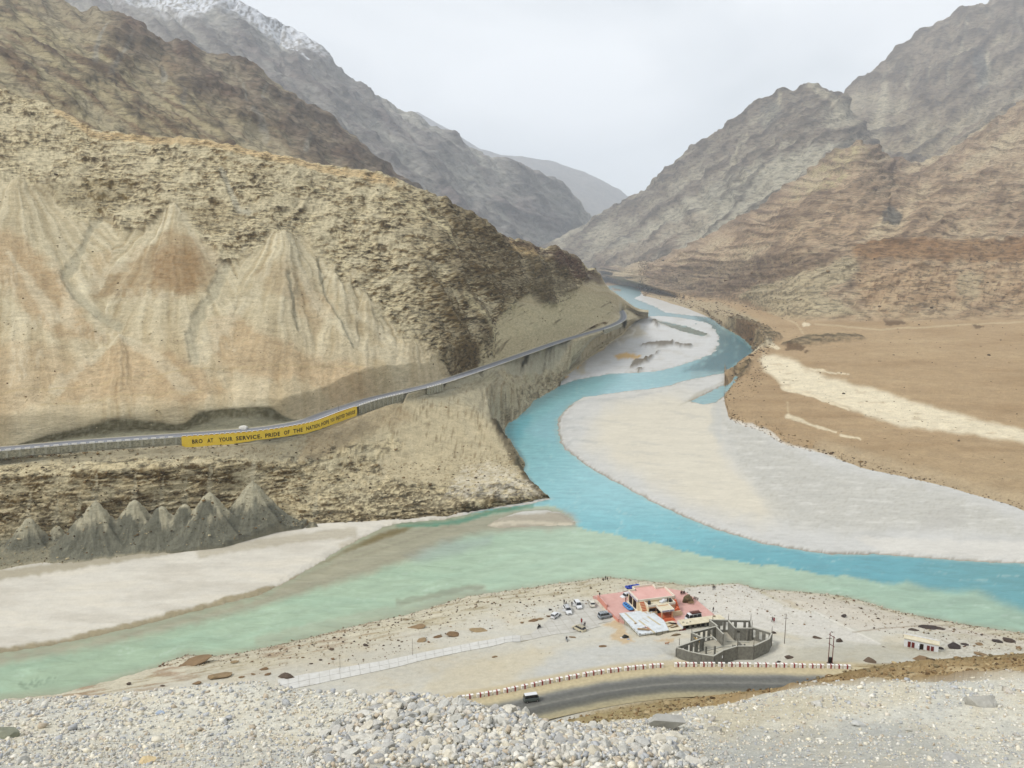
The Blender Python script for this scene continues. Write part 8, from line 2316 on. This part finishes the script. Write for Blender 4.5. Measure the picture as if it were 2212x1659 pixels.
Pst[:, 2] += pm * rngs.uniform(0, .10, len(pm))
dist_ = np.linalg.norm(Pst - np.array([0, 0, CZ]), axis=1)
size_m = size_px / FPX * dist_ / 2
vis = (uu > -10) & (uu < 2222) & (vv < 1668)
order = np.argsort(-size_px * vis)
N_IND = 235
PAL = np.array([lin(*c, k=.8) for c in [(230, 227, 216), (214, 213, 206), (238, 231, 212), (198, 200, 200), (234, 226, 204), (186, 186, 182), (222, 214, 198), (206, 200, 190), (242, 238, 226), (192, 194, 196), (210, 196, 174)]])
lab_zone = [('pale angular stone lying in the loose rubble heap at the middle of the gravel brow', 'stones of the rubble heap on the gravel brow'),
            ('pale stone lying on the left part of the gravel brow', 'stones on the left of the gravel brow'), ('pale stone lying on the right part of the gravel brow', 'stones on the right of the gravel brow')]
STM = []
for k in range(12):
    me = rock_mesh('stone', 700 + k, 3, 9, (1, rngs.uniform(.65, .95), rngs.uniform(.5, .8)), .05); me.materials.append(M_GRROCK); STM.append(me)
for k in order[:N_IND]:
    o = link(bpy.data.objects.new('stone', STM[int(rngs.integers(0, 12))]))
    s = size_m[k] * 1.12; o.location = (*Pst[k][:2], Pst[k][2] + s * .3); o.scale = (s, s, s * rngs.uniform(.8, 1.1))
    o.rotation_euler = (rngs.uniform(-.5, .5), rngs.uniform(-.5, .5), rngs.uniform(0, 6.28))
    z_ = 0 if pm[k] > .5 else (1 if uu[k] < 1100 else 2)
    tag(o, lab_zone[z_][0], 'stone', lab_zone[z_][1])
rest = order[N_IND:]
def scatter(name, pts, sizes, pal, mat, label, lift=.25, flat=1.0):
    VS, FS, CS, off = [], [], [], 0
    kk = rngs.integers(0, 24, len(pts))
    for h in range(24):
        idx = np.where(kk == h)[0]
        if not len(idx): continue
        v, f = HULLS[h]; n = len(idx)
        ax = rngs.normal(size=(n, 3)) * .45; th_ = rngs.uniform(0, 2 * np.pi, n)
        c, s = np.cos(th_), np.sin(th_)
        X = v[None, :, 0] * c[:, None] - v[None, :, 1] * s[:, None]; Y = v[None, :, 0] * s[:, None] + v[None, :, 1] * c[:, None]; Z = v[None, :, 2] + 0 * X
        t = ax[:, 0][:, None]; Y, Z = Y * np.cos(t) - Z * np.sin(t), Y * np.sin(t) + Z * np.cos(t)
        t = ax[:, 1][:, None]; X, Z = X * np.cos(t) - Z * np.sin(t), X * np.sin(t) + Z * np.cos(t)
        sm = sizes[idx][:, None]
        p = np.stack([X * sm + pts[idx][:, 0:1], Y * sm + pts[idx][:, 1:2], Z * sm * flat + pts[idx][:, 2:3] + sm * lift], -1)
        col = pal[rngs.integers(0, len(pal), n)] * rngs.uniform(.8, 1.08, (n, 1))
        VS.append(p.reshape(-1, 3)); CS.append(np.repeat(col, len(v), 0))
        FS.append((f[None] + (np.arange(n) * len(v))[:, None, None] + off).reshape(-1, 3)); off += n * len(v)
    VS = np.concatenate(VS); FS = np.concatenate(FS); CS = np.concatenate(CS)
    me = bpy.data.meshes.new(name); me.vertices.add(len(VS)); me.vertices.foreach_set('co', VS.astype(F32).reshape(-1))
    me.loops.add(len(FS) * 3); me.loops.foreach_set('vertex_index', FS.astype(np.int32).reshape(-1)); me.polygons.add(len(FS)); me.polygons.foreach_set('loop_start', np.arange(len(FS), dtype=np.int32) * 3)
    me.update(calc_edges=True)
    at_ = me.color_attributes.new('Col', 'FLOAT_COLOR', 'POINT'); cc = np.ones((len(VS), 4), F32); cc[:, :3] = CS; at_.data.foreach_set('color', cc.reshape(-1))
    me.materials.append(mat)
    tag(link(bpy.data.objects.new(name, me)), label, kind='stuff'); print(name, 'tris', len(FS))
scatter('gravel', Pst[rest], size_m[rest], PAL, terrain_mat('broken_stone', [9.0, 40.0], bump=.4, dist=.02, contrast=.18), 'small broken stones covering the gravel brow')
def grid_scatter(name, P, mask, N, px, pal, label, k=.45, flat=.8):
    r_, c_ = mask.shape; w = mask.reshape(-1).astype(float); w /= w.sum()
    id_ = rngs.choice(r_ * c_, N, p=w); Q = P.reshape(-1, 3)[id_] + rngs.normal(size=(N, 3)) * .3 * np.array([1, 1, 0])
    D = np.linalg.norm(Q - np.array([0, 0, CZ]), axis=1)
    scatter(name, Q, np.exp(rngs.normal(0, k, N)) * px / FPX * D / 2, np.array([lin(*c) for c in pal]), M_SC, label, .1, flat)
M_SC = terrain_mat('scattered_rock', [1.5, 8.0], bump=.5, dist=.1, contrast=.25)
lv_ = np.arange(FG_P.shape[0])[:, None] * np.ones((1, FG_P.shape[1]))
grid_scatter('slope_debris', FG_P, (lv_ < FG_R[5]) * (FG_U > 1100) * (FG_U < 2300) * (1 + 4 * (lv_ < FG_R[4])), 3200, 5.0, [(150, 124, 88), (160, 134, 96), (104, 84, 60), (196, 176, 136), (140, 126, 96)], 'brown stones strewn over the brown slope above the road')
bu, bv = to_uv(BANK_P[..., 0] / BANK_P[..., 1], (BANK_P[..., 2] - CZ) / BANK_P[..., 1])
bs = bank_sd(BANK_P[..., 0], BANK_P[..., 1])
grid_scatter('bank_pebbles', BANK_P, (bs > .3) * (bs < 40) * (np.exp(-bs / 10) + .15) * (bu > -50) * (bu < 2300) * (bv < 1440), 5200, 2.6, [(150, 134, 106), (186, 174, 148), (112, 98, 80), (210, 202, 184), (132, 104, 84)], 'small stones and broken rock along the near shore')
ru, rv = to_uv(RIGHT_P[..., 0] / RIGHT_P[..., 1], (RIGHT_P[..., 2] - CZ) / RIGHT_P[..., 1])
rs = water_sd(RIGHT_P[..., 0], RIGHT_P[..., 1])
rm_ = (ru > 1380) * (ru < 2300) * (rv > 560) * (RIGHT_P[..., 2] > .4)
edge_ = line_mask(ru, rv, [(1560, 880), (1580, 905), (1640, 930), (1760, 978), (1900, 1022), (2050, 1068), (2212, 1112)], 14, 22, 3, 30, 710)
grid_scatter('terrace_stones', RIGHT_P, rm_ * (3 * edge_ + .25 * (rv < 680) + 1.5 * ((rs < 30) & (rv < 900)) + .04), 4200, 2.8, [(128, 106, 76), (104, 84, 62), (160, 138, 104), (86, 72, 56)], 'brown stones along the terrace edge and the cliff debris')
lu, lv2 = to_uv(LEFT_P[..., 0] / LEFT_P[..., 1], (LEFT_P[..., 2] - CZ) / LEFT_P[..., 1])
lm_ = (lu > -50) * (lu < 1340) * (LEFT_P[..., 2] > .5)
grid_scatter('hill_stones', LEFT_P, lm_ * (1.0 * ((lv2 > 960) & (lv2 < 1240)) + .12 * ((lv2 > 330) & (lv2 < 960)) * (gn((lu / 60).astype(F32), (lv2 / 30).astype(F32), 9) > .1)), 5200, 2.9, [(142, 118, 82), (108, 88, 60), (190, 174, 138), (84, 70, 48), (206, 192, 156)], 'loose stones on the tan hillside and the river cliff')

# the large single stones of the brow
def fstone(x, y, w_, hr, lab, seed, dep=.8, rot=(0, 0, 0), cuts=9, mat=None):
    p = surf_at(x, y); s = w_ / FPX * (p - Vector((0, 0, CZ))).length / 2
    me = rock_mesh('boulder', seed, 3, cuts, (1, dep, hr), .06); me.materials.append(mat or M_GRROCK)
    for f in me.polygons: f.use_smooth = False
    o = link(bpy.data.objects.new('boulder', me)); o.location = (p.x, p.y, p.z + s * hr * .35); o.scale = (s * 1.1,) * 3; o.rotation_euler = rot
    return tag(o, lab, 'rock')
M_GST = flat_mat('grey_boulder', (190, 188, 180), .92, .15, 3, bump=.5); M_CRM = flat_mat('cream_boulder', (218, 210, 190), .92, .12, 3, bump=.5)
fstone(2124, 1526, 58, .62, 'largest smooth grey boulder on the right of the gravel brow', 11, .8, (0, .15, .2), 7, M_GST)
pf_ = surf_at(1438, 1576); sf_ = (pf_ - Vector((0, 0, CZ))).length / FPX
m = MB(); pts_ = [(-30, -12), (-33, 24), (-24, 30), (10, 27), (38, 24), (18, 12), (0, -2), (-12, -12)]
q_ = [(a * sf_, b * sf_) for a, b in pts_]; n_ = len(q_)
m.add([(a, -.1 - b * .25, b) for a, b in q_] + [(a * .8 + .1, .35 - b * .1, b * .7) for a, b in q_], [tuple(range(n_))[::-1], tuple(range(n_, 2 * n_))] + [(i, (i + 1) % n_, n_ + (i + 1) % n_, n_ + i) for i in range(n_)])
o = m.obj('boulder', M_GST); o.location = (pf_.x, pf_.y, pf_.z - .05); tag(o, 'flat faced grey slab standing at the crest of the brow', 'rock')
fstone(1456, 1600, 48, .62, 'cracked pale block just below the flat faced slab', 13)
fstone(1480, 1634, 52, .4, 'long cream block below the cracked one', 14, .6, (0, 0, .3), 9, M_CRM)
fstone(1546, 1580, 30, .55, 'dark undersided stone right of the flat faced slab', 15, mat=M_GST)
fstone(1764, 1524, 28, .5, 'lone pale stone high on the right slope of the brow', 16)
fstone(1286, 1652, 56, .6, 'broad flat topped block at the bottom edge of the picture', 17, .7, (0, 0, .1), 5, M_CRM)
fstone(1174, 1622, 28, .85, 'squarish cream stone in the rubble heap', 18, mat=M_CRM)
fstone(892, 1636, 66, .45, 'long pale slab tilted in the left of the rubble heap', 19, .6, (.2, -.3, .5), 7, M_CRM)
fstone(938, 1572, 24, 1.3, 'upright cream stone in the rubble heap', 20, .8, (0, .3, 0), 8, M_CRM)
fstone(1118, 1556, 24, .75, 'pale stone on the right crest of the rubble heap', 21)
fstone(1074, 1540, 22, 1.1, 'pointed stone on the crest of the rubble heap above the road', 22)
fstone(806, 1588, 34, .6, 'rounded cream stone left of the rubble heap', 23, mat=M_CRM)
fstone(318, 1646, 30, .75, 'cream yellow stone at the bottom left of the brow', 24, mat=flat_mat('yellowish_stone', (226, 204, 160), .92, .1, 3, bump=.4))
fstone(18, 1594, 50, .45, 'greenish grey slab at the left edge of the brow', 25, .7, (.2, .2, 0), 6, flat_mat('greenish_slab', (150, 152, 132), .92, .15, 3, bump=.4))
fstone(1206, 1660 - 8, 30, .8, 'pale squared stone near the bottom centre', 26); fstone(1330, 1600, 22, .8, 'grey cube shaped stone at the right end of the rubble heap', 27, mat=M_GST)
fstone(345, 1543, 20, .6, 'bluish grey stone high on the left of the brow', 28, mat=flat_mat('bluish_stone', (176, 190, 208), .9, .08, 3)); fstone(960, 1600, 22, .7, 'purple grey stone in the heap', 29, mat=flat_mat('purplish_stone', (170, 156, 166), .9, .1, 3))
fstone(1855, 1570, 24, .5, 'low pale stone on the middle right slope', 30); fstone(2060, 1640, 50, .35, 'flat pale slab at the bottom right', 31, .7, (.1, .1, .4), 6)
